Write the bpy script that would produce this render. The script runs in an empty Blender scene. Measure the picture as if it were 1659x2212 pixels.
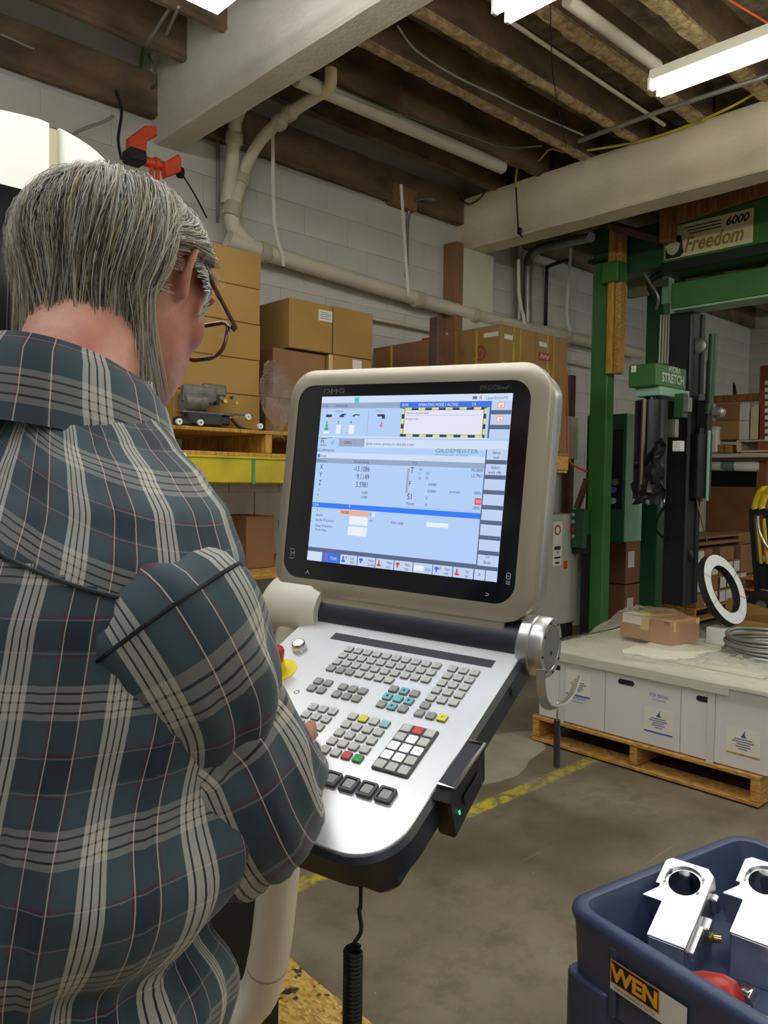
import bpy, bmesh, math, random
from math import sin, cos, pi, radians, sqrt, atan2
from mathutils import Vector, Matrix, noise

random.seed(7)
SC = bpy.context.scene
COL = SC.collection

# ------------------------------------------------------------------ camera, world, exposure
FPX, IW, IH = 1700.0, 1659.0, 2212.0
CAM = Vector((0.0, 0.0, 1.45))
RW = Matrix(((0.729, -0.018, 0.684), (-0.684, -0.039, 0.728), (0.014, -0.999, -0.040)))   # photo axes (right, down, forward) -> world
cam_d = bpy.data.cameras.new('camera')
cam_d.sensor_fit = 'HORIZONTAL'; cam_d.sensor_width = 36.0; cam_d.lens = FPX * 36.0 / IW
cam_d.clip_start = 0.02; cam_d.clip_end = 100
cam_o = bpy.data.objects.new('camera', cam_d); COL.objects.link(cam_o)
_f = (RW @ Vector((0, 0, 1))).normalized(); _r = (RW @ Vector((1, 0, 0))); _r = (_r - _f * _r.dot(_f)).normalized(); _u = _r.cross(_f)
cam_o.matrix_world = Matrix(((_r.x, _u.x, -_f.x, CAM.x), (_r.y, _u.y, -_f.y, CAM.y), (_r.z, _u.z, -_f.z, CAM.z), (0, 0, 0, 1)))
SC.camera = cam_o
wd_ = bpy.data.worlds.new('world'); SC.world = wd_; wd_.use_nodes = True
wd_.node_tree.nodes['Background'].inputs[0].default_value = (0.75, 0.85, 1.0, 1)     # overcast daylight behind the dock door
wd_.node_tree.nodes['Background'].inputs[1].default_value = 2.0
SC.view_settings.view_transform = 'Standard'; SC.view_settings.look = 'None'
SC.view_settings.exposure = 0.0; SC.view_settings.gamma = 1.0
SC.view_settings.use_curve_mapping = False
TUBE_POWER = 28.0

# ------------------------------------------------------------------ surveying: where a sight line meets a real plane of the building
def _ray(px, py): return RW @ Vector((px - IW / 2, py - IH / 2, FPX))
def on_x(px, py, x): d = _ray(px, py); return CAM + d * (x / d.x)
def on_y(px, py, y): d = _ray(px, py); return CAM + d * (y / d.y)
def on_z(px, py, z): d = _ray(px, py); return CAM + d * ((z - CAM.z) / d.z)
def at_d(px, py, dep): return CAM + _ray(px, py) * (dep / FPX)

# ------------------------------------------------------------------ mesh building
def srgb(r, g, b):
    f = lambda c: (c / 255 / 12.92) if c <= 10.31 else ((c / 255 + 0.055) / 1.055) ** 2.4
    return (f(r), f(g), f(b), 1.0)

class Fr:
    """a local frame: origin and three axes"""
    def __init__(s, o=(0, 0, 0), x=(1, 0, 0), y=(0, 1, 0), z=(0, 0, 1)):
        s.o = Vector(o); s.x = Vector(x); s.y = Vector(y); s.z = Vector(z)
    def __call__(s, p): return s.o + s.x * p[0] + s.y * p[1] + s.z * p[2]
def frz(o, ang, tilt=0):
    c, s = cos(ang), sin(ang)
    return Fr(o, (c, s, 0), (-s, c, 0), (0, 0, 1))
def fr_axis(o, z, up=(0, 0, 1)):
    z = Vector(z).normalized(); up = Vector(up)
    if abs(z.dot(up)) > 0.98: up = Vector((1, 0, 0))
    x = up.cross(z).normalized(); y = z.cross(x)
    return Fr(o, x, y, z)
ID = Fr()

def smooth_path(pts, n=6):
    P = [Vector(p) for p in pts]; out = []
    for i in range(len(P) - 1):
        a = P[max(i - 1, 0)]; b = P[i]; c = P[i + 1]; d = P[min(i + 2, len(P) - 1)]
        for k in range(n):
            t = k / n
            out.append(0.5 * ((2 * b) + (c - a) * t + (2 * a - 5 * b + 4 * c - d) * t * t + (3 * b - a - 3 * c + d) * t ** 3))
    out.append(P[-1]); return out

def rrect(x0, x1, y0, y1, r, n=5):
    rr = r if isinstance(r, (tuple, list)) else (r, r, r, r)        # corners: x1y0, x1y1, x0y1, x0y0
    out = []
    for (cx, cy, a0, q) in ((x1 - rr[0], y0 + rr[0], -90, rr[0]), (x1 - rr[1], y1 - rr[1], 0, rr[1]), (x0 + rr[2], y1 - rr[2], 90, rr[2]), (x0 + rr[3], y0 + rr[3], 180, rr[3])):
        for k in range(n + 1):
            a = radians(a0 + 90 * k / n); out.append((cx + q * cos(a), cy + q * sin(a)))
    return out

class MB:
    def __init__(s): s.v = []; s.f = []; s.uv = None; s.mi = []; s.cur = 0
    def add(s, vs, fs, fr=ID):
        b = len(s.v); s.v += [fr(p) for p in vs]; s.f += [tuple(b + i for i in f) for f in fs]; s.mi += [s.cur] * len(fs); return s
    def mat(s, i): s.cur = i; return s
    def box(s, c, d, fr=ID, ch=0.0):
        cx, cy, cz = c; hx, hy, hz = d[0] / 2, d[1] / 2, d[2] / 2
        if ch <= 0:
            vs = [(cx + a * hx, cy + b * hy, cz + e * hz) for e in (-1, 1) for b in (-1, 1) for a in (-1, 1)]
            return s.add(vs, [(0, 2, 3, 1), (4, 5, 7, 6), (0, 1, 5, 4), (2, 6, 7, 3), (0, 4, 6, 2), (1, 3, 7, 5)], fr)
        ch = min(ch, 0.49 * min(d)); vs = []; idx = {}
        for a in (-1, 1):
            for b in (-1, 1):
                for e in (-1, 1):
                    for k in range(3):
                        h = [hx - ch, hy - ch, hz - ch]; h[k] += ch
                        idx[(a, b, e, k)] = len(vs); vs.append((cx + a * h[0], cy + b * h[1], cz + e * h[2]))
        fs = []
        for k in range(3):
            i, j = (k + 1) % 3, (k + 2) % 3
            for sg in (-1, 1):
                q = []
                for (p, r_) in ((-1, -1), (1, -1), (1, 1), (-1, 1)):
                    t = [0, 0, 0]; t[k] = sg; t[i] = p; t[j] = r_; q.append(idx[(t[0], t[1], t[2], k)])
                fs.append(tuple(q if sg > 0 else q[::-1]))
            for p in (-1, 1):
                for r_ in (-1, 1):
                    t0 = [0, 0, 0]; t1 = [0, 0, 0]; t0[k] = -1; t1[k] = 1
                    for t in (t0, t1): t[i] = p; t[j] = r_
                    q = [idx[(*t0, i)], idx[(*t1, i)], idx[(*t1, j)], idx[(*t0, j)]]
                    fs.append(tuple(q if p * r_ < 0 else q[::-1]))
        for a in (-1, 1):
            for b in (-1, 1):
                for e in (-1, 1):
                    q = [idx[(a, b, e, k)] for k in range(3)]; fs.append(tuple(q if a * b * e > 0 else q[::-1]))
        return s.add(vs, fs, fr)
    def tube(s, path, r, seg=8, caps=True, closed=False, fr=ID, prof=None):
        P = [Vector(p) for p in path]; n = len(P); rs = r if isinstance(r, (list, tuple)) else [r] * n
        T = []
        for i in range(n):
            a = P[(i - 1) % n] if (closed or i > 0) else P[i]; b = P[(i + 1) % n] if (closed or i < n - 1) else P[i]
            t = b - a; T.append(t.normalized() if t.length > 1e-9 else Vector((0, 0, 1)))
        N = T[0].orthogonal().normalized()
        if abs(T[0].z) < 0.9: N = (Vector((0, 0, 1)) - T[0] * T[0].z).normalized()
        vs = []
        for i in range(n):
            N = (N - T[i] * N.dot(T[i])); N = N.normalized() if N.length > 1e-6 else T[i].orthogonal().normalized()
            B = T[i].cross(N)
            for k in range(seg):
                a = 2 * pi * k / seg; x, y = (cos(a), sin(a)) if prof is None else prof[k]
                vs.append(P[i] + (N * x + B * y) * rs[i])
        fs = []
        for i in range(n if closed else n - 1):
            j = (i + 1) % n
            for k in range(seg):
                l = (k + 1) % seg; fs.append((i * seg + k, i * seg + l, j * seg + l, j * seg + k))
        if caps and not closed:
            fs.append(tuple(range(seg))[::-1]); fs.append(tuple((n - 1) * seg + k for k in range(seg)))
        return s.add(vs, fs, fr)
    def cyl(s, a, b, r, seg=16, r2=None): return s.tube([a, b], [r, r if r2 is None else r2], seg)
    def lathe(s, prof, fr=ID, seg=24, arc=2 * pi, cap=True):
        full = abs(arc - 2 * pi) < 1e-6; m = seg if full else seg + 1; n = len(prof)
        vs = [(r * cos(arc * k / seg), r * sin(arc * k / seg), z) for (r, z) in prof for k in range(m)]
        fs = []
        for i in range(n - 1):
            for k in range(seg):
                l = (k + 1) % m; fs.append((i * m + k, i * m + l, (i + 1) * m + l, (i + 1) * m + k))
        if cap and full:
            if prof[0][0] > 1e-6: fs.append(tuple(range(m))[::-1])
            if prof[-1][0] > 1e-6: fs.append(tuple((n - 1) * m + k for k in range(m)))
        return s.add(vs, fs, fr)
    def prism(s, out, z0, z1, fr=ID, ch=0.0):
        n = len(out); lv = [(out, z0), (out, z1)]
        if ch > 0:
            cx = sum(p[0] for p in out) / n; cy = sum(p[1] for p in out) / n
            ins = []
            for i in range(n):
                a = Vector(out[i - 1]); b = Vector(out[i]); c = Vector(out[(i + 1) % n]); d1 = (b - a); d2 = (c - b)
                nn = Vector((-(d1.normalized().y + d2.normalized().y), d1.normalized().x + d2.normalized().x))
                nn = nn.normalized() if nn.length > 1e-9 else Vector((0, 0)); ins.append((b.x + nn.x * ch, b.y + nn.y * ch))
            lv = [(ins, z0), (out, z0 + ch), (out, z1 - ch), (ins, z1)]
        vs = [(p[0], p[1], z) for (o, z) in lv for p in o]; fs = []
        for i in range(len(lv) - 1):
            for k in range(n):
                l = (k + 1) % n; fs.append((i * n + k, i * n + l, (i + 1) * n + l, (i + 1) * n + k))
        fs.append(tuple(range(n))[::-1]); fs.append(tuple((len(lv) - 1) * n + k for k in range(n)))
        return s.add(vs, fs, fr)
    def frame(s, out, inn, z0, z1, fr=ID):
        n = len(out); vs = [(p[0], p[1], z) for (o, z) in ((out, z0), (out, z1), (inn, z1), (inn, z0)) for p in o]; fs = []
        for i in range(4):
            for k in range(n):
                l = (k + 1) % n; j = (i + 1) % 4; fs.append((i * n + k, i * n + l, j * n + l, j * n + k))
        return s.add(vs, fs, fr)
    def quad(s, a, b, c, d): return s.add([a, b, c, d], [(0, 1, 2, 3)])
    def rect(s, x0, x1, y0, y1, z, fr): return s.add([(x0, y0, z), (x1, y0, z), (x1, y1, z), (x0, y1, z)], [(0, 1, 2, 3)], fr)
    def surf(s, fn, nu, nv, wrap=False, uvs=None):
        """fn(i, j) -> point; faces on the grid, uv(i, j) in metres"""
        m = nu if wrap else nu + 1; b = len(s.v)
        s.v += [fn(i, j) for j in range(nv + 1) for i in range(m)]
        if s.uv is None and uvs: s.uv = [None] * len(s.f)
        for j in range(nv):
            for i in range(nu):
                l = (i + 1) % m
                s.f.append((b + j * m + i, b + j * m + l, b + (j + 1) * m + l, b + (j + 1) * m + i)); s.mi.append(s.cur)
                if uvs: s.uv.append((uvs(i, j), uvs(i + 1, j), uvs(i + 1, j + 1), uvs(i, j + 1)))
        return s
    def mesh(s, name, mats, smooth=None):
        me = bpy.data.meshes.new(name); me.from_pydata([tuple(v) for v in s.v], [], s.f); me.update()
        for m in (mats if isinstance(mats, (list, tuple)) else [mats]): me.materials.append(m)
        if max(s.mi, default=0) > 0: me.polygons.foreach_set('material_index', s.mi)
        if s.uv:
            ul = me.uv_layers.new(name='UVMap'); k = 0
            for p, u in zip(me.polygons, s.uv):
                for q, li in enumerate(p.loop_indices): ul.data[li].uv = u[q] if u else (0, 0)
        if smooth:
            me.polygons.foreach_set('use_smooth', [True] * len(me.polygons)); me.set_sharp_from_angle(angle=radians(smooth))
        return me

def obj(name, data, parent=None, label=None, kind=None):
    o = bpy.data.objects.new(name, data); COL.objects.link(o)
    if parent is not None:
        o.parent = parent; o.matrix_parent_inverse = parent_world(parent).inverted()
    if label: o['label'] = label
    if kind: o['kind'] = kind
    return o
def parent_world(p):
    m = p.matrix_basis.copy()
    while p.parent is not None:
        m = p.matrix_parent_inverse @ m; p = p.parent; m = p.matrix_basis @ m
    return m
def build(mb, name, mats, parent=None, label=None, smooth=None, kind=None):
    return obj(name, mb.mesh(name, mats, smooth), parent, label, kind)
def tag(o, label, cat, group=None):
    o['label'] = label; o['category'] = cat
    if group: o['group'] = group
    return o
def thing(name, label, cat, loc=(0, 0, 0), group=None, rz=0.0):
    o = bpy.data.objects.new(name, None); COL.objects.link(o); o.empty_display_size = 0.1
    o.location = loc; o.rotation_euler = (0, 0, rz); return tag(o, label, cat, group)
def solo(mb, name, mats, label, cat, smooth=None, group=None):
    return tag(build(mb, name, mats, None, None, smooth), label, cat, group)
def copy_thing(o, loc, label, rz=None):
    r = o.copy(); COL.objects.link(r); r.location = loc; r['label'] = label
    if rz is not None: r.rotation_euler = (0, 0, rz)
    def kids(a, b):
        for ch in list(a.children):
            c = ch.copy(); COL.objects.link(c); c.parent = b; c.matrix_parent_inverse = ch.matrix_parent_inverse.copy(); kids(ch, c)
    kids(o, r); return r
def inst(name, me, parent, loc, x=(1, 0, 0), y=(0, 1, 0), z=(0, 0, 1)):
    """another object that shares mesh me, placed by a frame in world space"""
    o = obj(name, me, parent)
    x, y, z = Vector(x), Vector(y), Vector(z); l = Vector(loc)
    o.matrix_basis = Matrix(((x.x, y.x, z.x, l.x), (x.y, y.y, z.y, l.y), (x.z, y.z, z.z, l.z), (0, 0, 0, 1)))
    return o

_tc = {}
def text(mb, st, fr, h, x=0.0, y=0.0, z=0.0, align='LEFT', sx=1.0, shear=0.0, ext=0.0, bold=0.0):
    """lettering lying in the x-y plane of a frame; h = capital height"""
    key = (st, align, shear, ext, bold)
    if key not in _tc:
        cu = bpy.data.curves.new('txt', 'FONT'); cu.body = st; cu.align_x = align; cu.shear = shear; cu.resolution_u = 3; cu.extrude = ext; cu.offset = bold
        to = bpy.data.objects.new('txt', cu); COL.objects.link(to)
        me = bpy.data.meshes.new_from_object(to.evaluated_get(bpy.context.evaluated_depsgraph_get())) if False else to.to_mesh()
        _tc[key] = ([v.co.copy() for v in me.vertices], [tuple(p.vertices) for p in me.polygons])
        to.to_mesh_clear(); bpy.data.objects.remove(to); bpy.data.curves.remove(cu)
    vs, fs = _tc[key]; k = h / 0.69
    mb.add([(x + v.x * k * sx, y + v.y * k, z + v.z) for v in vs], fs, fr); return mb

# ------------------------------------------------------------------ materials
def _nt(name):
    m = bpy.data.materials.new(name); m.use_nodes = True; nt = m.node_tree
    return m, nt, nt.nodes['Principled BSDF']
def N(nt, t, **kw):
    n = nt.nodes.new(t)
    for k, v in kw.items():
        if k.startswith('i_'): n.inputs[k[2:].replace('_', ' ')].default_value = v
        else: setattr(n, k, v)
    return n
def mat(name, c, rough=0.5, metal=0.0, vary=0.0, scale=8.0, bump=0.0, bscale=60.0, dark=None, spec=None, stretch=None, emit=None, estr=1.0, coat=0.0, detail=4.0):
    """plain material: colour that varies a little from place to place, fine relief"""
    m, nt, b = _nt(name); L = nt.links.new
    b.inputs['Base Color'].default_value = c; b.inputs['Roughness'].default_value = rough; b.inputs['Metallic'].default_value = metal
    if spec is not None: b.inputs['Specular IOR Level'].default_value = spec
    if coat: b.inputs['Coat Weight'].default_value = coat
    if emit is not None: b.inputs['Emission Color'].default_value = emit; b.inputs['Emission Strength'].default_value = estr
    tc = N(nt, 'ShaderNodeTexCoord'); src = tc.outputs['Object']
    if stretch:
        mp = N(nt, 'ShaderNodeMapping'); mp.inputs['Scale'].default_value = stretch; L(src, mp.inputs[0]); src = mp.outputs[0]
    if vary > 0 or dark:
        n1 = N(nt, 'ShaderNodeTexNoise'); n1.inputs['Scale'].default_value = scale; n1.inputs['Detail'].default_value = detail; L(src, n1.inputs['Vector'])
        mx = N(nt, 'ShaderNodeMix', data_type='RGBA')
        d = dark or tuple(x * (1 - vary) for x in c[:3]) + (1,)
        l = c if dark else tuple(min(1, x * (1 + vary * 0.6)) for x in c[:3]) + (1,)
        rp = N(nt, 'ShaderNodeMapRange'); rp.inputs[1].default_value = 0.35; rp.inputs[2].default_value = 0.65; L(n1.outputs[0], rp.inputs[0])
        mx.inputs[6].default_value = d; mx.inputs[7].default_value = l; L(rp.outputs[0], mx.inputs[0]); L(mx.outputs[2], b.inputs['Base Color'])
    if bump > 0:
        n2 = N(nt, 'ShaderNodeTexNoise'); n2.inputs['Scale'].default_value = bscale; n2.inputs['Detail'].default_value = 5.0; L(src, n2.inputs['Vector'])
        bp = N(nt, 'ShaderNodeBump'); bp.inputs['Strength'].default_value = bump; bp.inputs['Distance'].default_value = 0.01; L(n2.outputs[0], bp.inputs['Height']); L(bp.outputs[0], b.inputs['Normal'])
    return m
def emis(name, c, s=1.0):
    m, nt, b = _nt(name); b.inputs['Base Color'].default_value = (0.02, 0.02, 0.02, 1); b.inputs['Roughness'].default_value = 0.3
    b.inputs['Emission Color'].default_value = c; b.inputs['Emission Strength'].default_value = s; return m

M = {}
M['paint_wall'] = mat('painted_block', srgb(208, 205, 196), 0.75, vary=0.10, scale=1.3, bump=0.25, bscale=90, detail=8)
M['mortar'] = mat('painted_mortar', srgb(196, 193, 184), 0.85, vary=0.1, scale=3)
M['beam'] = mat('painted_beam', srgb(208, 202, 186), 0.7, vary=0.14, scale=2.0, bump=0.35, bscale=35, detail=9)
M['joist'] = mat('old_joist', srgb(136, 112, 86), 0.9, dark=srgb(84, 70, 56), scale=5, bump=0.6, bscale=30, detail=8, stretch=(0.5, 1, 1))
M['fuzz'] = mat('sprayed_insulation', srgb(206, 184, 136), 0.95, dark=srgb(150, 126, 84), scale=22, bump=1.0, bscale=60, detail=9)
M['deck'] = mat('ceiling_board', srgb(160, 146, 116), 0.95, dark=srgb(88, 80, 66), scale=9, bump=1.0, bscale=70, detail=10)
M['pipe'] = mat('painted_pipe', srgb(214, 206, 182), 0.5, vary=0.08, scale=3)
M['pipe_joint'] = mat('pipe_joint', srgb(192, 184, 160), 0.55, vary=0.1, scale=6)
M['strap'] = mat('hanger_strap', srgb(218, 212, 200), 0.6)
M['galv'] = mat('galvanised', srgb(150, 150, 148), 0.42, 0.7, vary=0.15, scale=12)
M['steel'] = mat('steel', srgb(190, 190, 190), 0.3, 1.0)
M['black'] = mat('black_plastic', srgb(24, 25, 28), 0.45)
M['blackm'] = mat('black_matt', srgb(20, 20, 22), 0.75, vary=0.2)
M['rust'] = mat('rusty', srgb(92, 66, 52), 0.8, vary=0.3, scale=10, bump=0.3)
M['orange'] = mat('orange_paint', srgb(208, 66, 24), 0.45, vary=0.18, scale=9)
M['cord_y'] = mat('yellow_hose', srgb(206, 200, 40), 0.5)
M['cord_w'] = mat('grey_cable', srgb(150, 148, 140), 0.6)
M['cord_g'] = mat('green_cable', srgb(84, 104, 60), 0.6)
M['cord_o'] = mat('orange_cable', srgb(206, 92, 44), 0.6)
M['card'] = mat('cardboard', srgb(164, 126, 66), 0.8, vary=0.07, scale=3, bump=0.05, bscale=200)
M['card2'] = mat('cardboard_brown', srgb(146, 106, 68), 0.8, vary=0.08, scale=3)
M['card3'] = mat('cardboard_purplish', srgb(140, 98, 66), 0.8, vary=0.08, scale=3)
M['tape'] = mat('packing_tape', srgb(206, 178, 120), 0.3)
M['label'] = mat('paper_label', srgb(224, 220, 208), 0.6)
M['ink'] = mat('black_ink', srgb(28, 28, 30), 0.6)
M['ink_red'] = mat('red_ink', srgb(176, 44, 40), 0.6)
M['ink_blue'] = mat('blue_ink', srgb(66, 92, 168), 0.6)
M['ink_grey'] = mat('grey_ink', srgb(128, 132, 148), 0.6)
M['wood'] = mat('pallet_wood', srgb(206, 158, 80), 0.75, dark=srgb(160, 112, 48), scale=9, bump=0.25, bscale=40, stretch=(3, 3, 12), detail=7)
M['wood_y'] = mat('yellow_wood', srgb(206, 160, 58), 0.7, dark=srgb(160, 116, 40), scale=7, stretch=(8, 8, 1))
M['wood_o'] = mat('stained_wood', srgb(166, 114, 62), 0.7, dark=srgb(124, 80, 42), scale=6, stretch=(6, 6, 1))
M['yellow'] = mat('yellow_paint', srgb(204, 180, 26), 0.5, vary=0.22, scale=5)
M['green'] = mat('machine_green', srgb(62, 112, 56), 0.42, vary=0.08, scale=4)
M['green_d'] = mat('machine_green_dark', srgb(42, 84, 56), 0.45, vary=0.12, scale=4)
M['green_l'] = mat('machine_green_pale', srgb(146, 186, 164), 0.4, vary=0.06, scale=4)
M['mast'] = mat('black_mast', srgb(38, 40, 42), 0.45, 0.2, vary=0.15)
M['white_card'] = mat('white_box_board', srgb(214, 212, 210), 0.6, vary=0.03, scale=3)
M['film'] = None
M['red'] = mat('red_paint', srgb(172, 28, 26), 0.4)
M['grey_cab'] = mat('grey_cabinet', srgb(176, 176, 166), 0.5, vary=0.05)
M['white'] = mat('white_plastic', srgb(232, 232, 228), 0.4)
M['concrete_light'] = mat('light_concrete', srgb(150, 146, 132), 0.85, vary=0.15, scale=5, bump=0.2)
# ------------------------------------------------------------------ room lamps (each lamp lights the room by its own glowing tubes)
M['tube'] = emis('tube_light', (1.0, 0.98, 0.84, 1), TUBE_POWER)
M['tube_cool'] = emis('tube_light_cool', (0.93, 0.96, 1.0, 1), TUBE_POWER)
M['lamp_white'] = mat('lamp_enamel', srgb(222, 220, 206), 0.45)
def lamp(x, y1, z, ln, label, group=None, cool=False, w=0.085, nt=2, refl=0.0):
    t = thing('fluorescent_light', label, 'ceiling light', (x, y1 - ln / 2, z), group)
    mb = MB(); h = w / 2 + 0.010
    mb.prism([(-h, 0.030), (-h + 0.015, 0.085), (h - 0.015, 0.085), (h, 0.030)], 0, ln, Fr((x, y1, z), (1, 0, 0), (0, 0, 1), (0, -1, 0)))
    if refl:
        for s in (-1, 1):
            mb.prism([(s * 0.03, 0.05), (s * refl, -0.01), (s * refl, -0.004), (s * 0.03, 0.058)][::s], 0, ln, Fr((x, y1, z), (1, 0, 0), (0, 0, 1), (0, -1, 0)))
    build(mb, 'lamp_housing', M['lamp_white'], t)
    for k in range(nt):
        xx = x + (k - (nt - 1) / 2) * w / max(1, nt - 1)
        tb = MB(); tb.tube([(xx, y1 - 0.02, z), (xx, y1 - ln / 2, z), (xx, y1 - ln + 0.02, z)], 0.019, 10)
        build(tb, 'tube', M['tube_cool' if cool else 'tube'], t, smooth=60)
        for yy in (y1 - 0.008, y1 - ln + 0.008):
            hb = MB(); hb.box((xx, yy, z + 0.012), (0.03, 0.02, 0.06), ch=0.004); build(hb, 'lamp_holder', M['lamp_white'], t)
    return t
lamp(3.57, 1.95, 3.34, 2.4, 'long two-tube fluorescent light hanging over the pale beam at upper right')
lamp(2.56, 2.08, 3.34, 2.4, 'two-tube fluorescent light cut by the top edge right of the near beam')
la = lamp(1.64, 2.90, 3.37, 2.4, 'wide white fluorescent light at the top edge left of the near beam', cool=True, w=0.12)
b = MB(); b.box((1.64, 1.70, 3.352), (0.215, 2.4, 0.006), ch=0.002); build(b, 'diffuser', emis('diffuser_light', (0.95, 0.97, 1.0, 1), 5.0), la)
g_off = 'fluorescent lights outside the view'
for (x, y) in ((0.72, 2.9), (-0.3, 2.9), (3.57, -1.2), (2.56, -1.2), (-0.25, 0.45), (-1.8, -2.0), (7.3, 0.9), (8.6, 1.6)):
    lamp(x, y, 3.34, 2.4, 'fluorescent light hanging from the roof joists beyond the picture edge', g_off, cool=(x < 1))

# ------------------------------------------------------------------ floor
def floor_material():
    m, nt, b = _nt('worn_concrete'); L = nt.links.new
    tc = N(nt, 'ShaderNodeTexCoord'); P = tc.outputs['Object']
    def noise_(s, d=6, rough=0.6, vec=P):
        n = N(nt, 'ShaderNodeTexNoise'); n.inputs['Scale'].default_value = s; n.inputs['Detail'].default_value = d; n.inputs['Roughness'].default_value = rough; L(vec, n.inputs['Vector']); return n.outputs[0]
    def ramp(v, lo, hi, a=0.0, c=1.0):
        r = N(nt, 'ShaderNodeMapRange'); r.inputs[1].default_value = lo; r.inputs[2].default_value = hi; r.inputs[3].default_value = a; r.inputs[4].default_value = c; L(v, r.inputs[0]); return r.outputs[0]
    def math_(op, a, b2=None):
        n = N(nt, 'ShaderNodeMath', operation=op)
        for i, q in enumerate((a, b2)):
            if q is None: continue
            if isinstance(q, (int, float)): n.inputs[i].default_value = q
            else: L(q, n.inputs[i])
        return n.outputs[0]
    def mix(f, a, c):
        n = N(nt, 'ShaderNodeMix', data_type='RGBA')
        for i, q in ((0, f), (6, a), (7, c)):
            if isinstance(q, (tuple, float)): n.inputs[i].default_value = q
            else: L(q, n.inputs[i])
        return n.outputs[2]
    sx = N(nt, 'ShaderNodeSeparateXYZ'); L(P, sx.inputs[0])
    col = mix(ramp(noise_(1.1, 8), 0.35, 0.65), srgb(98, 90, 74), srgb(136, 128, 110))
    col = mix(ramp(noise_(7, 9, 0.7), 0.48, 0.68, 0, 0.6), col, srgb(80, 72, 57))
    col = mix(ramp(noise_(0.8, 3), 0.52, 0.68, 0, 0.65), col, srgb(74, 66, 52))
    # worn yellow aisle line along x
    wob = math_('ADD', sx.outputs[1], math_('MULTIPLY', noise_(5, 3), 0.03))
    dl = math_('ABSOLUTE', math_('SUBTRACT', wob, 2.225))
    ml = math_('MULTIPLY', ramp(dl, 0.030, 0.045, 1, 0), ramp(noise_(16, 8, 0.75), 0.42, 0.56))
    inx = math_('MULTIPLY', math_('GREATER_THAN', sx.outputs[0], 1.2), math_('LESS_THAN', sx.outputs[0], 3.75))
    ml = math_('MULTIPLY', ml, math_('MULTIPLY', inx, ramp(noise_(1.7, 2), 0.3, 0.5, 0.35, 1)))
    col = mix(ml, col, srgb(196, 182, 44))
    # paint flecks and scratches
    mp = N(nt, 'ShaderNodeMapping'); mp.inputs['Rotation'].default_value = (0, 0, 0.5); mp.inputs['Scale'].default_value = (1.2, 26, 1); L(P, mp.inputs[0])
    col = mix(ramp(noise_(1.3, 3, 0.5, mp.outputs[0]), 0.69, 0.73, 0, 0.4), col, srgb(170, 160, 140))
    col = mix(ramp(noise_(38, 2), 0.74, 0.78, 0, 0.6), col, srgb(190, 186, 170))
    L(col, b.inputs['Base Color'])
    L(ramp(noise_(3, 6), 0.3, 0.7, 0.35, 0.62), b.inputs['Roughness'])
    bp = N(nt, 'ShaderNodeBump'); bp.inputs['Strength'].default_value = 0.12; bp.inputs['Distance'].default_value = 0.01; L(noise_(45, 8), bp.inputs['Height']); L(bp.outputs[0], b.inputs['Normal'])
    return m
X0, X1, Y0, Y1, ZT = -4.0, 11.0, -6.0, 4.5, 3.58
b = MB(); b.box(((X0 + X1) / 2, (Y0 + Y1) / 2, -0.05), (X1 - X0 + 0.4, Y1 - Y0 + 0.4, 0.1)); build(b, 'floor', floor_material(), kind='structure')
# a lighter repaired patch of the slab, ragged outline
b = MB(); o_ = []
for k in range(28):
    a = 2 * pi * k / 28; r = 1 + 0.10 * sin(3 * a + 1) + 0.06 * sin(7 * a)
    o_.append((3.12 + 0.56 * r * cos(a), 2.63 + 0.27 * r * sin(a)))
b.prism(o_, 0.0, 0.004); build(b, 'trim_1', M['concrete_light'], kind='structure', label='paler repaired patch in the concrete floor')

# ------------------------------------------------------------------ walls: painted block courses
def block_wall(name, plane, fixed, lo, hi, zlo, ztop, sgn, keep, backing):
    """blocks 0.4 x 0.2 m; the ones near the eye are single objects, the rest one joined part"""
    w = MB(); c, d = backing; w.box(c, d); wall = build(w, name, M['mortar'], kind='structure')
    pb = MB(); pb.box((0, 0, 0), (0.399, 0.03, 0.1985), ch=0.0015); me = pb.mesh('block', M['paint_wall'])
    hb = MB(); hb.box((0, 0, 0), (0.1985, 0.03, 0.1985), ch=0.0015); mh = hb.mesh('block', M['paint_wall'])
    rest = MB(); n = 0; row = 0; z = ztop - 0.1
    while z > zlo:
        x = lo - (0.2 if row % 2 else 0.0) + (0.1 if plane == 'x' else 0.0) - (0.4 if plane == 'x' else 0)
        while x < hi:
            a, e = max(x, lo), min(x + 0.4, hi); full = e - a > 0.3
            if 0.02 < e - a <= 0.19:
                cx = (a + e) / 2; p = (cx, fixed - sgn * .013, z) if plane == 'y' else (fixed - sgn * .013, cx, z)
                rest.box((0, 0, 0), (e - a - .001, 0.03, 0.1985), Fr(p, (1, 0, 0) if plane == 'y' else (0, 1, 0), (0, 1, 0) if plane == 'y' else (-1, 0, 0)))
            elif e - a > 0.19:
                cx = (a + e) / 2; off = 0.013 + 0.0012 * random.uniform(-1, 1)
                if plane == 'y': p = (cx, fixed - sgn * (0.0 + off), z); ax = (1, 0, 0); ay = (0, 1, 0)
                else: p = (fixed - sgn * off, cx, z); ax = (0, 1, 0); ay = (-1, 0, 0)
                if keep(cx, z) and n < 295:
                    inst('block', me if full else mh, wall, p, ax, ay); n += 1
                else:
                    f = Fr(p, ax, ay); rest.box((0, 0, 0), (0.394 if full else 0.1985, 0.03, 0.1985), f)
            x += 0.4
        z -= 0.2; row += 1
    if rest.f: build(rest, 'blocks', M['paint_wall'], wall, kind='stuff')
    return wall
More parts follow.
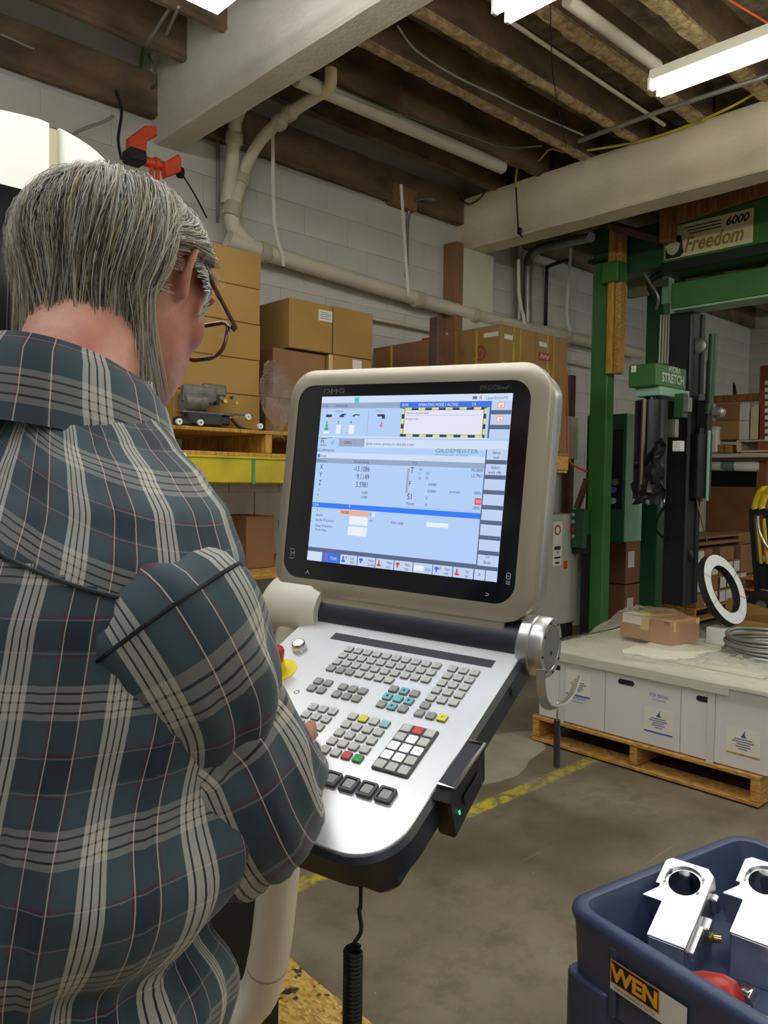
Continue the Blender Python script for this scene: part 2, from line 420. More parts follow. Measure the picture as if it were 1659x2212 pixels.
block_wall('wall_back', 'y', Y1, X0, X1, 0.0, 3.56, 1, lambda x, z: z > 1.9 and x > 0.6, (((X0 + X1) / 2, Y1 + 0.1, 2.03), (X1 - X0, 0.2, 4.06)))
block_wall('wall_right', 'x', X1, Y0, Y1, 0.0, 3.56, 1, lambda y, z: z > 1.2 and y > 1.6, ((X1 + 0.1, (Y0 + Y1) / 2, 2.03), (0.2, Y1 - Y0, 4.06)))
b = MB(); b.box((X0 - 0.1, (Y0 + Y1) / 2, 2.03), (0.2, Y1 - Y0, 4.06)); build(b, 'wall_left', M['paint_wall'], kind='structure')
b = MB(); b.box(((X0 + 6.9) / 2, Y0 - 0.1, 2.03), (6.9 - X0, 0.2, 4.06)); b.box((10.8, Y0 - 0.1, 2.03), (0.4, 0.2, 4.06)); b.box((8.75, Y0 - 0.1, 3.5), (3.7, 0.2, 1.1))
build(b, 'wall_front', M['paint_wall'], kind='structure')     # with an open dock door between x 6.9 and 10.6
pl = bpy.data.lights.new('dock_door_daylight', 'AREA'); pl.shape = 'RECTANGLE'; pl.size = 3.7; pl.size_y = 2.95; pl.cycles.is_portal = True
po = bpy.data.objects.new('dock_door_daylight', pl); COL.objects.link(po); po.location = (8.75, Y0 - 0.01, 1.48); po.rotation_euler = (radians(90), 0, 0)

# ------------------------------------------------------------------ ceiling: boards, joists, concrete-cased beams
b = MB(); b.box(((X0 + X1) / 2, (Y0 + Y1) / 2, 4.10), (X1 - X0, Y1 - Y0, 0.1)); ceil = build(b, 'ceiling', M['deck'], kind='structure')
def lumpy_joist(x0, x1, y, zb, zt, w, amp):
    """wooden joist whose underside carries ragged sprayed insulation"""
    m = MB(); n = max(4, int((x1 - x0) / 0.05)); prof = [(-w / 2, zt), (-w / 2, zb + 0.02), (-w / 2 - 0.006, zb), (-w / 6, zb - 0.008), (w / 6, zb - 0.008), (w / 2 + 0.006, zb), (w / 2, zb + 0.02), (w / 2, zt)]
    def fn(i, j):
        x = x0 + (x1 - x0) * j / n; py, pz = prof[i]
        if 1 < i < 6:
            q = noise.noise_vector((x * 14, y * 9 + i * 3.1, pz * 9)); py += q.y * amp; pz += q.z * amp - amp * 0.4
        return (x, y + py, pz)
    m.surf(fn, 7, n)
    return m
for k, y in enumerate([4.10, 3.67, 3.26, 2.85, 2.41, 1.98, 1.56, 1.15, 0.74, 0.33, -0.08, -0.49]):
    mb = lumpy_joist(2.36, 5.12, y, 3.80, 4.05, 0.05 if y not in (2.41, 1.98) else 0.08, 0.011)
    mb.mi = [1 if (i % 7) in (1, 2, 3, 4, 5) and y < 3.4 else 0 for i in range(len(mb.f))]
    build(mb, 'joist', [M['joist'], M['fuzz']], ceil, smooth=40)
for k in range(14):
    y = 4.10 - 0.42 * k
    build(lumpy_joist(X0, 2.28, y, 3.80, 4.05, 0.05, 0.005), 'joist', M['joist'], ceil)
    build(lumpy_joist(5.2, X1, y, 3.70, 4.05, 0.05, 0.004), 'joist', M['joist'], ceil)
for (x0, x1) in ((X0, 2.26), (2.44, 5.02), (5.24, X1)):
    build(lumpy_joist(x0, x1, 4.455, 3.60, 3.84, 0.07, 0.004), 'ledger_board', M['joist'], ceil)
def beam(x0, x1, z0, z1, y1, y0):
    m = MB(); n = 60; c = 0.012
    prof = [(x0, z1), (x0, z0 + c), (x0 + c, z0), (x1 - c, z0), (x1, z0 + c), (x1, z1)]
    def fn(i, j):
        y = y1 + (y0 - y1) * j / n; px, pz = prof[i]; q = noise.noise_vector((px * 5, y * 3.5, pz * 5)) * 0.006
        return (px + q.x, y, pz + q.z)
    m.surf(fn, 5, n); return m
build(beam(2.26, 2.44, 3.45, 4.05, 4.5, Y0), 'concrete_beam', M['beam'], ceil, 'wide grey painted beam crossing overhead above the person', smooth=40)
build(beam(5.02, 5.24, 3.38, 3.80, 4.5, Y0), 'concrete_beam', mat('lamplit_beam', srgb(222, 214, 184), 0.7, vary=0.14, scale=2.0, bump=0.35, bscale=35, detail=9), ceil, 'pale painted beam in front of the green machine, lamplight in its colour', smooth=40)  # nearby lamp's warm light put into this beam's paler colour
# the pier below the pale beam
b = MB(); b.box((5.13, 4.42, 2.9), (0.40, 0.16, 0.96), ch=0.01); build(b, 'trim_2', mat('cream_pier', srgb(214, 212, 186), 0.7, vary=0.06), kind='structure', label='cream pier under the end of the pale beam')
b = MB(); b.box((4.88, 4.41, 2.55), (0.09, 0.16, 1.7), ch=0.004); solo(b, 'timber_plank', M['card2'], 'brown timber plank standing upright beside the cream pier', 'plank')
# cardboard-coloured wall block filling under the joists
for (px, py) in ((860, 460),):
    p = on_y(868, 434, 4.45); b = MB(); b.box((p.x, 4.45, p.z + 0.02), (0.26, 0.08, 0.16), ch=0.004); solo(b, 'wood_block', M['card2'], 'pinkish brown wood block wedged between wall top and joist', 'wood block')
# ------------------------------------------------------------------ the machine control panel: tilted screen unit over a sloping keyboard
U_ = Vector((0.2551, -0.9665, -0.0290)).normalized(); V_ = Vector((0.103, -0.002, 0.995)); V_ = (V_ - U_ * V_.dot(U_)).normalized(); N_ = U_.cross(V_)
SO = Vector((0.947, 0.960, 1.447))
VK = (N_ * -sin(pi / 3) + V_ * 0.5).normalized(); NK = U_.cross(VK)
S = Fr(SO, U_, V_, N_)                                  # screen face: x across, y up, z towards the operator
K = Fr(SO - NK * 0.2262, U_, VK, NK)                     # keyboard face
M['champ'] = mat('champagne_metal', srgb(186, 178, 158), 0.36, 0.55)
M['alu'] = mat('brushed_aluminium', srgb(205, 206, 206), 0.34, 0.85, vary=0.05, scale=60)
M['plate'] = mat('satin_plate', srgb(226, 227, 226), 0.36, 0.5, vary=0.03, scale=40, stretch=(1, 30, 1))
M['navy'] = mat('dark_housing', srgb(44, 48, 58), 0.42)
M['glass'] = mat('black_glass', srgb(16, 18, 26), 0.12, spec=0.5)
M['key'] = mat('key_grey_pale', srgb(206, 206, 200), 0.55)
M['key_g'] = mat('key_grey', srgb(160, 160, 156), 0.55)
M['key_t'] = mat('key_teal', srgb(118, 196, 204), 0.5)
M['key_b'] = mat('key_blue', srgb(150, 200, 214), 0.5)
M['key_y'] = mat('key_yellow', srgb(228, 226, 62), 0.5)
M['key_r'] = mat('key_red', srgb(206, 70, 72), 0.5)
M['key_n'] = mat('key_green', srgb(52, 162, 88), 0.5)
M['key_side'] = mat('key_skirt', srgb(120, 120, 118), 0.6)
M['key_frame'] = mat('key_frame', srgb(70, 70, 76), 0.5)
M['key_lit'] = mat('key_lit', srgb(230, 230, 230), 0.5, emit=(1, 1, 1, 1), estr=0.5)
M['cream'] = mat('cream_enamel', srgb(226, 220, 202), 0.38)
M['chrome'] = mat('chrome', srgb(230, 230, 230), 0.12, 1.0)
M['lit'] = emis('lit_button', (0.95, 0.95, 1, 1), 2.2)
M['led'] = emis('green_led', (0.05, 1.0, 0.35, 1), 1.5)
M['estop_y'] = mat('estop_yellow', srgb(240, 222, 20), 0.5)

panel = thing('control_panel', 'machine control panel with lit blue screen above a sloping silver keyboard', 'control panel', K((0.02, -0.35, -0.05)))
# housing of the screen
b = MB(); outer = rrect(-0.262, 0.252, -0.212, 0.200, 0.052, 9); inner = rrect(-0.2415, 0.2195, -0.1845, 0.1715, 0.034, 9)
b.prism(rrect(-0.258, 0.248, -0.208, 0.196, 0.05, 9), -0.072, -0.001, S, 0.012)
house = build(b, 'screen_housing', M['alu'], panel, smooth=50)
b = MB(); n = len(outer)
o2 = rrect(-0.259, 0.249, -0.209, 0.197, 0.050, 9)
vs = [(p[0], p[1], z) for (o, z) in ((outer, -0.014), (outer, 0.0015), (o2, 0.004), (inner, 0.004), (inner, 0.0005)) for p in o]
fs = [(i * n + k, i * n + (k + 1) % n, (i + 1) * n + (k + 1) % n, (i + 1) * n + k) for i in range(4) for k in range(n)]
b.add(vs, fs, S); build(b, 'screen_bezel', M['champ'], panel, 'champagne coloured front frame', smooth=50)
b = MB(); b.prism(rrect(-0.15, 0.205, -0.236, -0.205, (0.012, 0.004, 0.004, 0.012), 4), -0.03, 0.0, S, 0.002); build(b, 'bottom_lip', M['champ'], panel, smooth=40)
b = MB(); b.prism(inner, -0.004, 0.0022, S); glass = build(b, 'screen_glass', M['glass'], panel, smooth=40)
b = MB(); text(b, 'DMG', S, 0.0085, -0.187, 0.1562, 0.0026, sx=1.75)
build(b, 'maker_lettering', M['galv'], glass)
b = MB(); text(b, 'ERGOline', S, 0.0068, 0.128, 0.157, 0.0026, sx=1.25, shear=0.2); text(b, '®', S, 0.004, 0.177, 0.160, 0.0026); build(b, 'series_lettering', mat('dim_print', srgb(74, 74, 78), 0.6), glass)
b = MB(); text(b, 'M', S, 0.010, -0.2285, -0.147, 0.0026); b.rect(-0.230, -0.2185, -0.134, -0.1328, 0.0026, S); b.rect(-0.230, -0.2185, -0.151, -0.1498, 0.0026, S)
text(b, '^', S, 0.012, -0.1895, -0.181, 0.0026, sx=1.2); text(b, '>', S, 0.009, 0.170, -0.176, 0.0026)
b.frame(rrect(0.203, 0.2105, -0.144, -0.1335, 0.002, 2), rrect(0.2042, 0.2093, -0.1428, -0.1347, 0.001, 2), 0.0024, 0.0026, S); b.rect(0.2055, 0.208, -0.14, -0.138, 0.0026, S)
for k in range(3): b.rect(0.2035, 0.2105, -0.1475 - 0.0022 * k, -0.1463 - 0.0022 * k, 0.0026, S)
build(b, 'touch_symbols', mat('pale_print', srgb(170, 176, 186), 0.6), glass, kind='stuff')
# lit display: 376 x 301 mm, laid out from its top left corner in millimetres
D = Fr(S((-0.188, 0.1505, 0.0027)), U_ * 0.001, V_ * -0.001, N_)
DT = Fr(S((-0.188, 0.1505, 0.0027)), U_ * 0.001, V_ * 0.001, N_)
def disp(name, c, s=1.0): return emis('display_' + name, srgb(*c), s)
b = MB(); b.box((188, 150.5, -0.0001), (376, 301, 0.0006), D); screen = build(b, 'display', disp('blue', (176, 206, 246)), panel, 'bright blue display')
lay = {}
def R_(c, x0, x1, y0, y1, z=1):
    lay.setdefault(c, MB()).rect(x0, x1, y0, y1, 0.00025 + 0.00008 * z, D)
def T_(c, st, x, y, h, z=3, sx=0.86, al='LEFT'):
    text(lay.setdefault(c, MB()), st, DT, h, x, -(y + h / 2), 0.00025 + 0.00008 * z, al, sx)
for (x0, x1, y0, y1) in ((0, 376, 0, 12),): R_('pale', x0, x1, y0, y1)
R_('grey', 0, 169, 12, 22); R_('grey', 169, 339, 22, 23)
R_('line', 105, 106, 24, 72); R_('white', 0, 339, 73, 74)
R_('blue', 169, 339, 12, 22); T_('white', '02/02', 173, 17, 4.4); T_('white', 'OPERATING MODE 1 ACTIVE!', 205, 17, 4.6); T_('white', '1/4', 305, 17, 5)
R_('cyan', 73, 83, 2, 12, 2); T_('ink', 'T1', 75, 7, 4, 4)
T_('ink', '31.08', 4, 17.5, 4); T_('ink', 'SPINDLE 0/0', 32, 17.5, 4); T_('teal', 'UpperScreenM3', 330, 7, 5.0, sx=0.8); T_('red', '4', 318, 6, 8); R_('dark', 306, 314, 4, 9)
T_('ink', 'Machine data', 33, 27, 2.6); T_('ink', 'Rotary axis', 120, 27, 2.6)
R_('dark', 13, 26, 33, 38); R_('dark', 43, 53, 34, 38); R_('dark', 47, 57, 32, 34); R_('dark', 72, 76, 34, 37); R_('dark', 75, 87, 33, 35); R_('dark', 124, 139, 33, 37); R_('dark', 134, 140, 35, 41)
for k, w in enumerate((3, 5, 8)): R_('green', 16 - w / 2, 16 + w / 2, 45 + 6 * k, 50 + 6 * k)
R_('white', 10, 22, 64, 68); R_('green', 40, 43, 45, 49); R_('white', 38, 48, 52, 68); R_('green', 68, 71, 45, 49); R_('white', 66, 77, 52, 68)
T_('red', '4', 130, 52, 11)
T_('ink', 'X: -13.1 | Y: 9.1149', 2, 75.5, 3)
R_('dark', 174, 333, 22, 72, 1)
R_('paper', 180, 328, 26.5, 67.5, 3)
for k in range(6):
    R_('yell', 180 + 26 * k, 193 + 26 * k, 22, 26, 2); R_('yell', 186 + 26 * k, 199 + 26 * k, 68, 72, 2)
for k in range(3): R_('yell', 174, 179, 24 + 17 * k, 33 + 17 * k, 2); R_('yell', 329, 333, 24 + 17 * k, 33 + 17 * k, 2)
T_('ink', 'Machine: automatic mode', 183, 31, 3.4, 5); R_('line', 183, 320, 35, 35.6, 4); T_('ink', 'Process mode', 183, 41, 3.4, 5)
R_('grey', 47, 102, 77, 91); T_('ink', 'M', 6, 83, 8); R_('ink', 5, 20, 77, 78); R_('ink', 5, 20, 89, 90); T_('ink', '//', 31, 84, 8); T_('ink', 'G0902', 58, 84, 5); T_('ink', '1', 80, 83, 4)
R_('pale', 102, 376, 77, 92, 0); T_('ink', 'Spindle interlock: operating area safety door is open', 106, 85, 4.4, sx=0.72)
T_('ink', 'NC:/MPF/NOTE', 0, 99, 4.6); R_('blue', 2, 8, 106, 112); T_('ink', 'Reset', 10, 109, 4.4)
T_('teal', 'GILDEMEISTER', 246, 94.5, 6.6, sx=1.28); T_('teal', 'DMG · DECKEL MAHO · GILDEMEISTER', 246, 101.5, 2.6, sx=0.95); R_('pale', 0, 338, 103, 113, 0)
R_('grey', 0, 338, 113, 122); T_('ink', 'Workpiece', 2, 118, 4); T_('ink', 'Position [inch]', 84, 118, 4.4); T_('ink', 'T,F,S', 203, 117, 4.4)
for k, (a, v_) in enumerate((('X', '-13.1086'), ('Y', '9.1149'), ('Z', '5.5981'))):
    T_('ink', a, 10, 129 + 14.6 * k, 9, sx=0.75); T_('ink', v_, 119, 130 + 14 * k, 9.4, sx=0.72, al='RIGHT')
for k, a in enumerate(('C', 'B')): T_('ink', a, 10, 172 + 8 * k, 4.5); T_('ink', '0.000', 119, 172 + 8 * k, 4.6, al='RIGHT')
R_('grey', 195, 199, 126, 168); T_('ink', 'T', 201, 129, 10, sx=0.8); T_('ink', '32', 218, 127, 4); T_('red', 'D', 218, 135, 4); T_('ink', '32', 218, 142, 4); T_('ink', 'D1', 232, 134, 4.4); T_('ink', '32', 232, 141, 4.4)
T_('ink', 'R0.0000', 336, 125, 5, al='RIGHT'); T_('ink', 'L5.7962', 336, 134, 5, al='RIGHT')
T_('ink', 'F', 200, 152, 9, sx=0.8); T_('ink', '0.0000', 238, 152, 4.6); T_('ink', '0.0000', 238, 163, 4.6); T_('ink', 'inch/min', 279, 162, 4.6); T_('ink', '100%', 336, 162, 5, al='RIGHT')
T_('ink', 'S1', 199, 174, 10, sx=0.85); T_('ink', '0', 236, 175, 4.6); T_('ink', 'Master', 199, 186, 4.6); T_('ink', '0', 236, 186, 4.6); R_('red', 326, 337, 170, 181); T_('white', 'SO', 328, 175.5, 5, 5); T_('ink', '100%', 336, 186, 5, al='RIGHT')
R_('line', 199, 330, 191.6, 192.1)
R_('blue2', 0, 338, 194.5, 203.5); T_('white', 'T,S,M', 2, 199, 4.4); R_('white', 83, 84, 195.5, 199.5, 4)
R_('orange', 62, 124, 205, 212.5, 2); T_('ink', 'PROBE', 66, 209, 4.6, 5); T_('ink', 'T', 12, 209, 4); T_('ink', 'D', 127, 209, 4.6, 5); R_('white', 132, 138, 205.5, 212.5, 2); T_('ink', '1', 134, 209, 4.4, 5)
for st, y in (('Spindle', 217), ('Spindle M function', 226), ('Other M function', 236.5), ('Work offset', 244)): T_('ink', st, 11, y, 4.4)
R_('white', 85, 124, 215, 230); R_('white', 84, 124, 233, 249); T_('ink', 'rpm', 127, 220, 4); T_('ink', 'Gear stage', 172, 220, 4.6); R_('white', 241, 282, 215, 222.5)
# soft keys down the right and along the bottom
R_('slate', 338, 376, 12, 73, 0)
for y0, y1 in ((12, 27), (34, 51), (58, 73)): R_('soft', 341, 376, y0, y1, 2)
for y in (19, 42): R_('orange', 351, 364, y - 5, y + 5, 3); R_('white', 353, 362, y - 3.4, y + 3.4, 4); R_('orange', 356, 360, y - 1, y + 3, 5)
R_('slate', 338, 376, 90, 284, 0)
for k in range(8): R_('soft', 340, 376, 90 + 24.3 * k, 107.5 + 24.3 * k, 2)
for (st, y) in (('Select', 95.5), ('tool', 103), ('Select', 119.5), ('work offs.', 127.5)): T_('ink', st, 357, y, 4.8, 5, al='CENTER')
T_('bluek', '<<', 357, 263, 5.6, 5, al='CENTER'); T_('ink', 'Back', 357, 271.5, 5, 5, al='CENTER')
R_('slate', 0, 376, 276.5, 301, 0); R_('pale', 0, 33, 284, 301, 2); R_('blue', 34, 72, 284, 301, 2); R_('red', 41, 44, 287, 297, 4); T_('white', 'T,S,M', 52, 293, 4.8, 5)
for k, (st, st2, ic) in enumerate((('Set', 'WO', 'bluek'), ('Meas.', 'workp.', 'bluek'), ('Meas.', 'tool', 'red'), ('Posi-', 'tion', 'red'), ('', 'JOG', 'white'), ('Face', 'mill.', 'bluek'), ('Sui', 'vel', 'red'))):
    x = 73.5 + 37.5 * k; R_('soft', x, x + 36, 284, 301, 2)
    if k == 4: R_('white', x + 2, x + 20, 289, 297, 4); T_('ink', 'JOG', x + 23, 294, 4.8, 5)
    else:
        T_('ink', st, x + 22, 289.5, 4.4, 5); T_('ink', st2, x + 21, 296.5, 4.4, 5); R_(ic, x + 5, x + 8, 287, 296, 4); R_(ic, x + 3, x + 11, 294 - 6 * (k % 2), 297.5 - 6 * (k % 2), 4)
        if k in (0, 5): R_('red', x + 12, x + 14, 287, 291, 4)
R_('soft', 336.5, 355, 284, 301, 2); T_('ink', '>', 343, 292, 7, 5); R_('soft', 356.5, 376, 284, 301, 2)
for c, (col, nm) in {'pale': ((206, 220, 246), 'status_field'), 'grey': ((148, 166, 196), 'title_strip'), 'line': ((150, 170, 205), 'divider'), 'white': ((232, 238, 252), 'entry_field'), 'blue': ((58, 112, 226), 'blue_strip'), 'blue2': ((50, 120, 240), 'heading_strip'),
               'cyan': ((70, 208, 214), 'tool_mark'), 'ink': ((40, 46, 66), 'display_text'), 'teal': ((48, 128, 130), 'teal_text'), 'red': ((226, 72, 78), 'red_mark'), 'dark': ((52, 58, 76), 'hazard_border'), 'green': ((50, 176, 96), 'green_mark'),
               'paper': ((226, 226, 244), 'message_field'), 'yell': ((226, 220, 120), 'hazard_stripe'), 'orange': ((240, 170, 130), 'orange_mark'), 'slate': ((84, 100, 132), 'dark_strip'), 'soft': ((190, 208, 240), 'soft_key'), 'bluek': ((62, 98, 214), 'blue_mark')}.items():
    if c in lay: build(lay[c], nm, disp(c, col), screen, kind='stuff')

# hinge between screen and keyboard
HX = lambda u: S((u, -0.243, -0.030))
b = MB(); b.tube([HX(-0.175), HX(0.0), HX(0.236)], 0.036, 24); b.prism([(-0.17, -0.285), (0.23, -0.285), (0.23, -0.225), (-0.17, -0.225)], -0.06, -0.006, S, 0.006)
build(b, 'hinge_bar', M['navy'], panel, smooth=40)
hf = Fr(HX(0.232), V_, N_, U_)
b = MB(); b.lathe([(0.044, 0.0), (0.047, 0.003), (0.047, 0.019), (0.0455, 0.021), (0.047, 0.023), (0.047, 0.040), (0.045, 0.043), (0.035, 0.043), (0.034, 0.041)], hf, 40)
hub = build(b, 'hinge_hub', M['alu'], panel, 'round silver hinge end with small bolts', smooth=35)
b = MB(); b.lathe([(0.034, 0.038), (0.034, 0.0425), (0.0, 0.0425)], hf, 32, cap=False); build(b, 'hub_cover', mat('hub_grey', srgb(128, 130, 136), 0.45, 0.3), hub)
for k in range(8):
    a = 2 * pi * k / 8 + 0.3; b = MB(); b.lathe([(0.0022, 0.042), (0.0022, 0.0445), (0, 0.0445)], Fr(hf((0.040 * cos(a), 0.040 * sin(a), 0)), V_, N_, U_), 8); build(b, 'bolt', M['navy'], hub)
b = MB(); b.lathe([(0.003, 0.042), (0.003, 0.0436), (0, 0.0436)], Fr(hf((-0.008, 0.0, 0)), V_, N_, U_), 8); build(b, 'bolt', M['ink'], hub)
# keyboard tray and plate
tray = rrect(-0.184, 0.246, -0.563, -0.083, (0.070, 0.012, 0.012, 0.070), 10)
b = MB(); b.prism(tray, -0.044, 0.003, K, 0.006); build(b, 'keyboard_tray', M['navy'], panel, smooth=40)
b = MB(); b.box((0.185, -0.46, -0.058), (0.085, 0.16, 0.05), K, 0.018); b.box((-0.02, -0.36, -0.055), (0.2, 0.2, 0.03), K, 0.01); build(b, 'tray_underside', M['navy'], panel)
plate = rrect(-0.177, 0.239, -0.5545, -0.090, (0.064, 0.016, 0.016, 0.064), 10)
b = MB(); b.prism(plate, -0.002, 0.0046, K, 0.0012); build(b, 'keyboard_plate', M['plate'], panel, smooth=40)
b = MB(); b.box((0.056, -0.1645, 0.0046), (0.302, 0.0185, 0.0008), K); build(b, 'plate_strip', M['navy'], panel, 'dark strip across the keyboard plate')  # plain dark strip across the upper part of the plate
KZ = 0.0046
def key_mesh(w, h, t, m):
    mb = MB(); c = 0.0016
    o0 = rrect(-w / 2, w / 2, -h / 2, h / 2, c, 2); o1 = rrect(-w / 2 + .0006, w / 2 - .0006, -h / 2 + .0006, h / 2 - .0006, c, 2); n = len(o0)
    vs = [(p[0], p[1], z) for (o, z) in ((o0, 0), (o0, t * .7), (o1, t)) for p in o]
    mb.add(vs, [(i * n + k, i * n + (k + 1) % n, (i + 1) * n + (k + 1) % n, (i + 1) * n + k) for i in range(2) for k in range(n)]); mb.mi = [1] * n + [0] * n; mb.cur = 0
    mb.f.append(tuple(range(2 * n, 3 * n))); mb.mi.append(0)
    return mb.mesh('key', [m, M['key_side']])
KM = {c: key_mesh(0.0138, 0.0138, 0.0036, M[c]) for c in ('key', 'key_g', 'key_t', 'key_b', 'key_y', 'key_r', 'key_n')}
KF = {c: key_mesh(0.0150, 0.0150, 0.0040, M[c]) for c in ('key_lit', 'key_g', 'key_r', 'key')}
P_ = 0.01838
def key(u, k, c='key', st=None, big=False):
    o = inst('key', (KF if big else KM)[c], panel, K((u, k, KZ + (0.001 if big else 0))), U_, VK, NK)
    if st:
        b = MB(); text(b, st, K, 0.0042, u, k - 0.002, KZ + (0.0051 if big else 0.0037), 'CENTER'); build(b, 'key_legend', M['ink_grey'] if not big else M['ink'], o)
    return o
AL = ['ABCDEFGHIJ', 'KLMNOPQRST', 'UVWXYZ*/(,']
for r, row in enumerate(AL):
    for i, ch in enumerate(row): key(-0.0419 + P_ * i, -0.1934 - 0.0182 * r, 'key', ch)
for i in range(7): key(-0.0419 + P_ * i, -0.2480, 'key_g' if i < 3 else 'key')
for r, row in enumerate(('789', '456', '123', '-0.', '+=.')):
    for i, ch in enumerate(row): key(0.1514 + 0.0187 * i, -0.1936 - 0.0183 * r, 'key', ch)
key(0.1514, -0.2849, 'key_g'); key(0.1515, -0.3032, 'key_g'); key(0.1700, -0.3030, 'key_g', 'O'); key(0.1882, -0.3025, 'key_y', '◊')
for i in range(2):
    for r in range(2): key(-0.0430 + P_ * i, -0.2829 - 0.0184 * r, 'key_g')
for i in range(3):
    for r in range(2): key(0.0052 + P_ * i, -0.2839 - 0.0184 * r, 'key_g')
for r in range(3):
    for i in range(3):
        c = (r == 1 or i == 1); s = {(0, 1): 0, (1, 0): 1, (2, 1): 2, (1, 2): 3}.get((r, i))
        o = key(0.0864 + P_ * i, -0.2653 - 0.0184 * r, 'key_t' if c else 'key_g')
        if s is not None:
            a0 = pi / 2 + s * pi / 2; b = MB()
            b.add([(0.0864 + P_ * i + 0.0034 * cos(a0 + d), -0.2653 - 0.0184 * r + 0.0034 * sin(a0 + d), KZ + 0.0037) for d in (0, 2.1, 4.2)], [(0, 1, 2)], K); build(b, 'key_legend', M['ink'], o)
for r in range(5):
    for i in range(3): key(-0.0137 + P_ * i, -0.3391 - 0.0183 * r, 'key_g' if r > 3 else 'key', ('X', 'Y', 'Z', '4', '5', '6', '7', '8', '9', '', '~', '', '', '', '')[r * 3 + i] or None)
for r in range(5):
    for i in range(4):
        c = {(0, 1): 'key_y', (0, 3): 'key_b', (4, 2): 'key_r', (4, 3): 'key_n'}.get((r, i), 'key')
        key(0.0592 + P_ * i, -0.3393 - 0.01835 * r, c)
b = MB(); b.prism(rrect(0.1405, 0.1975, -0.4225, -0.3295, 0.003, 3), KZ, KZ + 0.003, K, 0.001); build(b, 'key_surround', M['key_frame'], panel)
for r in range(5):
    for i in range(3):
        c = 'key_r' if (r, i) == (0, 1) else 'key_lit' if (r, i) in ((1, 1), (2, 0), (2, 1), (2, 2), (3, 0), (3, 1)) else 'key'
        key(0.1506 + 0.0183 * i, -0.3388 - 0.0185 * r, c, {(1, 1): '+Z', (2, 0): '-X', (2, 1): '~', (2, 2): '+X', (3, 1): '-Z'}.get((r, i)), True)
for i in range(7):
    u0 = 0.1856 - 0.0279 * i
    b = MB(); b.frame(rrect(u0 - 0.0118, u0 + 0.0118, -0.4704, -0.4468, 0.0025, 3), rrect(u0 - 0.0088, u0 + 0.0088, -0.4674, -0.4498, 0.002, 3), KZ - 0.0002, KZ + 0.0055, K); build(b, 'key_frame', M['key_frame'], panel)
    key(u0, -0.4586, 'key_g', None, True)
# buttons at the left of the plate
kf = lambda u, k: Fr(K((u, k, KZ)), U_, VK, NK)
b = MB(); b.lathe([(0.0115, 0), (0.0125, 0.003), (0.0115, 0.013), (0.0100, 0.0145), (0.0085, 0.0135)], kf(-0.130, -0.2155), 28, cap=False); rb = build(b, 'lit_push_button', M['chrome'], panel, 'chrome push button glowing white', smooth=50)
b = MB(); b.lathe([(0.0088, 0.012), (0.0088, 0.0142), (0, 0.0142)], kf(-0.130, -0.2155), 24, cap=False); build(b, 'button_lamp', M['lit'], rb)
b = MB(); b.lathe([(0.030, 0), (0.030, 0.0012), (0, 0.0012)], kf(-0.128, -0.2765), 36, cap=False); es = build(b, 'emergency_stop', M['estop_y'], panel, 'red mushroom stop button on a yellow disc', smooth=30)
b = MB(); b.lathe([(0.0125, 0.001), (0.0125, 0.016), (0.011, 0.018)], kf(-0.128, -0.2765), 24); build(b, 'collar', M['estop_y'], es, smooth=40)
b = MB(); b.lathe([(0.0105, 0.017), (0.0155, 0.030), (0.0170, 0.036), (0.0160, 0.040), (0.011, 0.0425), (0, 0.043)], kf(-0.128, -0.2765), 28); build(b, 'push_head', M['red'], es, smooth=50)
b = MB(); b.lathe([(0.012, 0), (0.012, 0.010), (0.010, 0.012)], kf(-0.088, -0.331), 24); kr = build(b, 'key_switch', M['chrome'], panel, 'chrome key switch', smooth=40)
b = MB(); b.box((-0.088, -0.331, KZ + 0.018), (0.007, 0.020, 0.016), K, 0.001); build(b, 'switch_key', M['black'], kr)
b = MB()
for k in range(8): a = k * pi / 4; b.box((-0.063 + 0.004 * cos(a), -0.3155 + 0.004 * sin(a), KZ + 0.0003), (0.0018, 0.0018, 0.0004), K)
build(b, 'override_mark', M['ink_grey'], panel)
# memory-stick bay clipped on the right edge
b = MB(); b.prism([(-0.440, -0.055), (-0.345, -0.045), (-0.330, 0.004), (-0.420, 0.012), (-0.440, 0.002)], 0.240, 0.266, Fr(K.o, VK, NK, U_), 0.003); usb = build(b, 'memory_bay', M['black'], panel, 'black socket box with a chrome rim and a green light')
b = MB(); b.tube([K((0.244, -0.424, 0.0125)), K((0.2655, -0.424, 0.0125)), K((0.2655, -0.331, 0.0052)), K((0.244, -0.331, 0.0052))], 0.0028, 6); build(b, 'chrome_rim', M['chrome'], usb)
b = MB(); b.box((0.2685, -0.425, -0.025), (0.001, 0.003, 0.006), K); build(b, 'green_light', M['led'], usb)
b = MB(); b.box((0.2685, -0.385, -0.022), (0.0014, 0.05, 0.014), K, 0.0005); build(b, 'bay_slot', M['ink'], usb)
b = MB(); b.lathe([(0.009, 0), (0.009, 0.003), (0, 0.003)], Fr(K((0.246, -0.19, -0.016)), VK, NK, U_), 16, cap=False); build(b, 'side_plug', M['navy'], panel)
# hook under the hub
hk = smooth_path([(0.968, 0.685, 1.172), (0.972, 0.686, 1.142), (0.990, 0.691, 1.115), (1.030, 0.703, 1.099), (1.075, 0.715, 1.094), (1.112, 0.724, 1.101), (1.140, 0.731, 1.121)], 5)
b = MB(); b.tube(hk, 0.008, 4, prof=[(0.22, .85), (0.22, -.85), (-0.22, -.85), (-0.22, .85)]); build(b, 'cable_hook', M['alu'], panel, 'bent flat steel hook below the hinge')
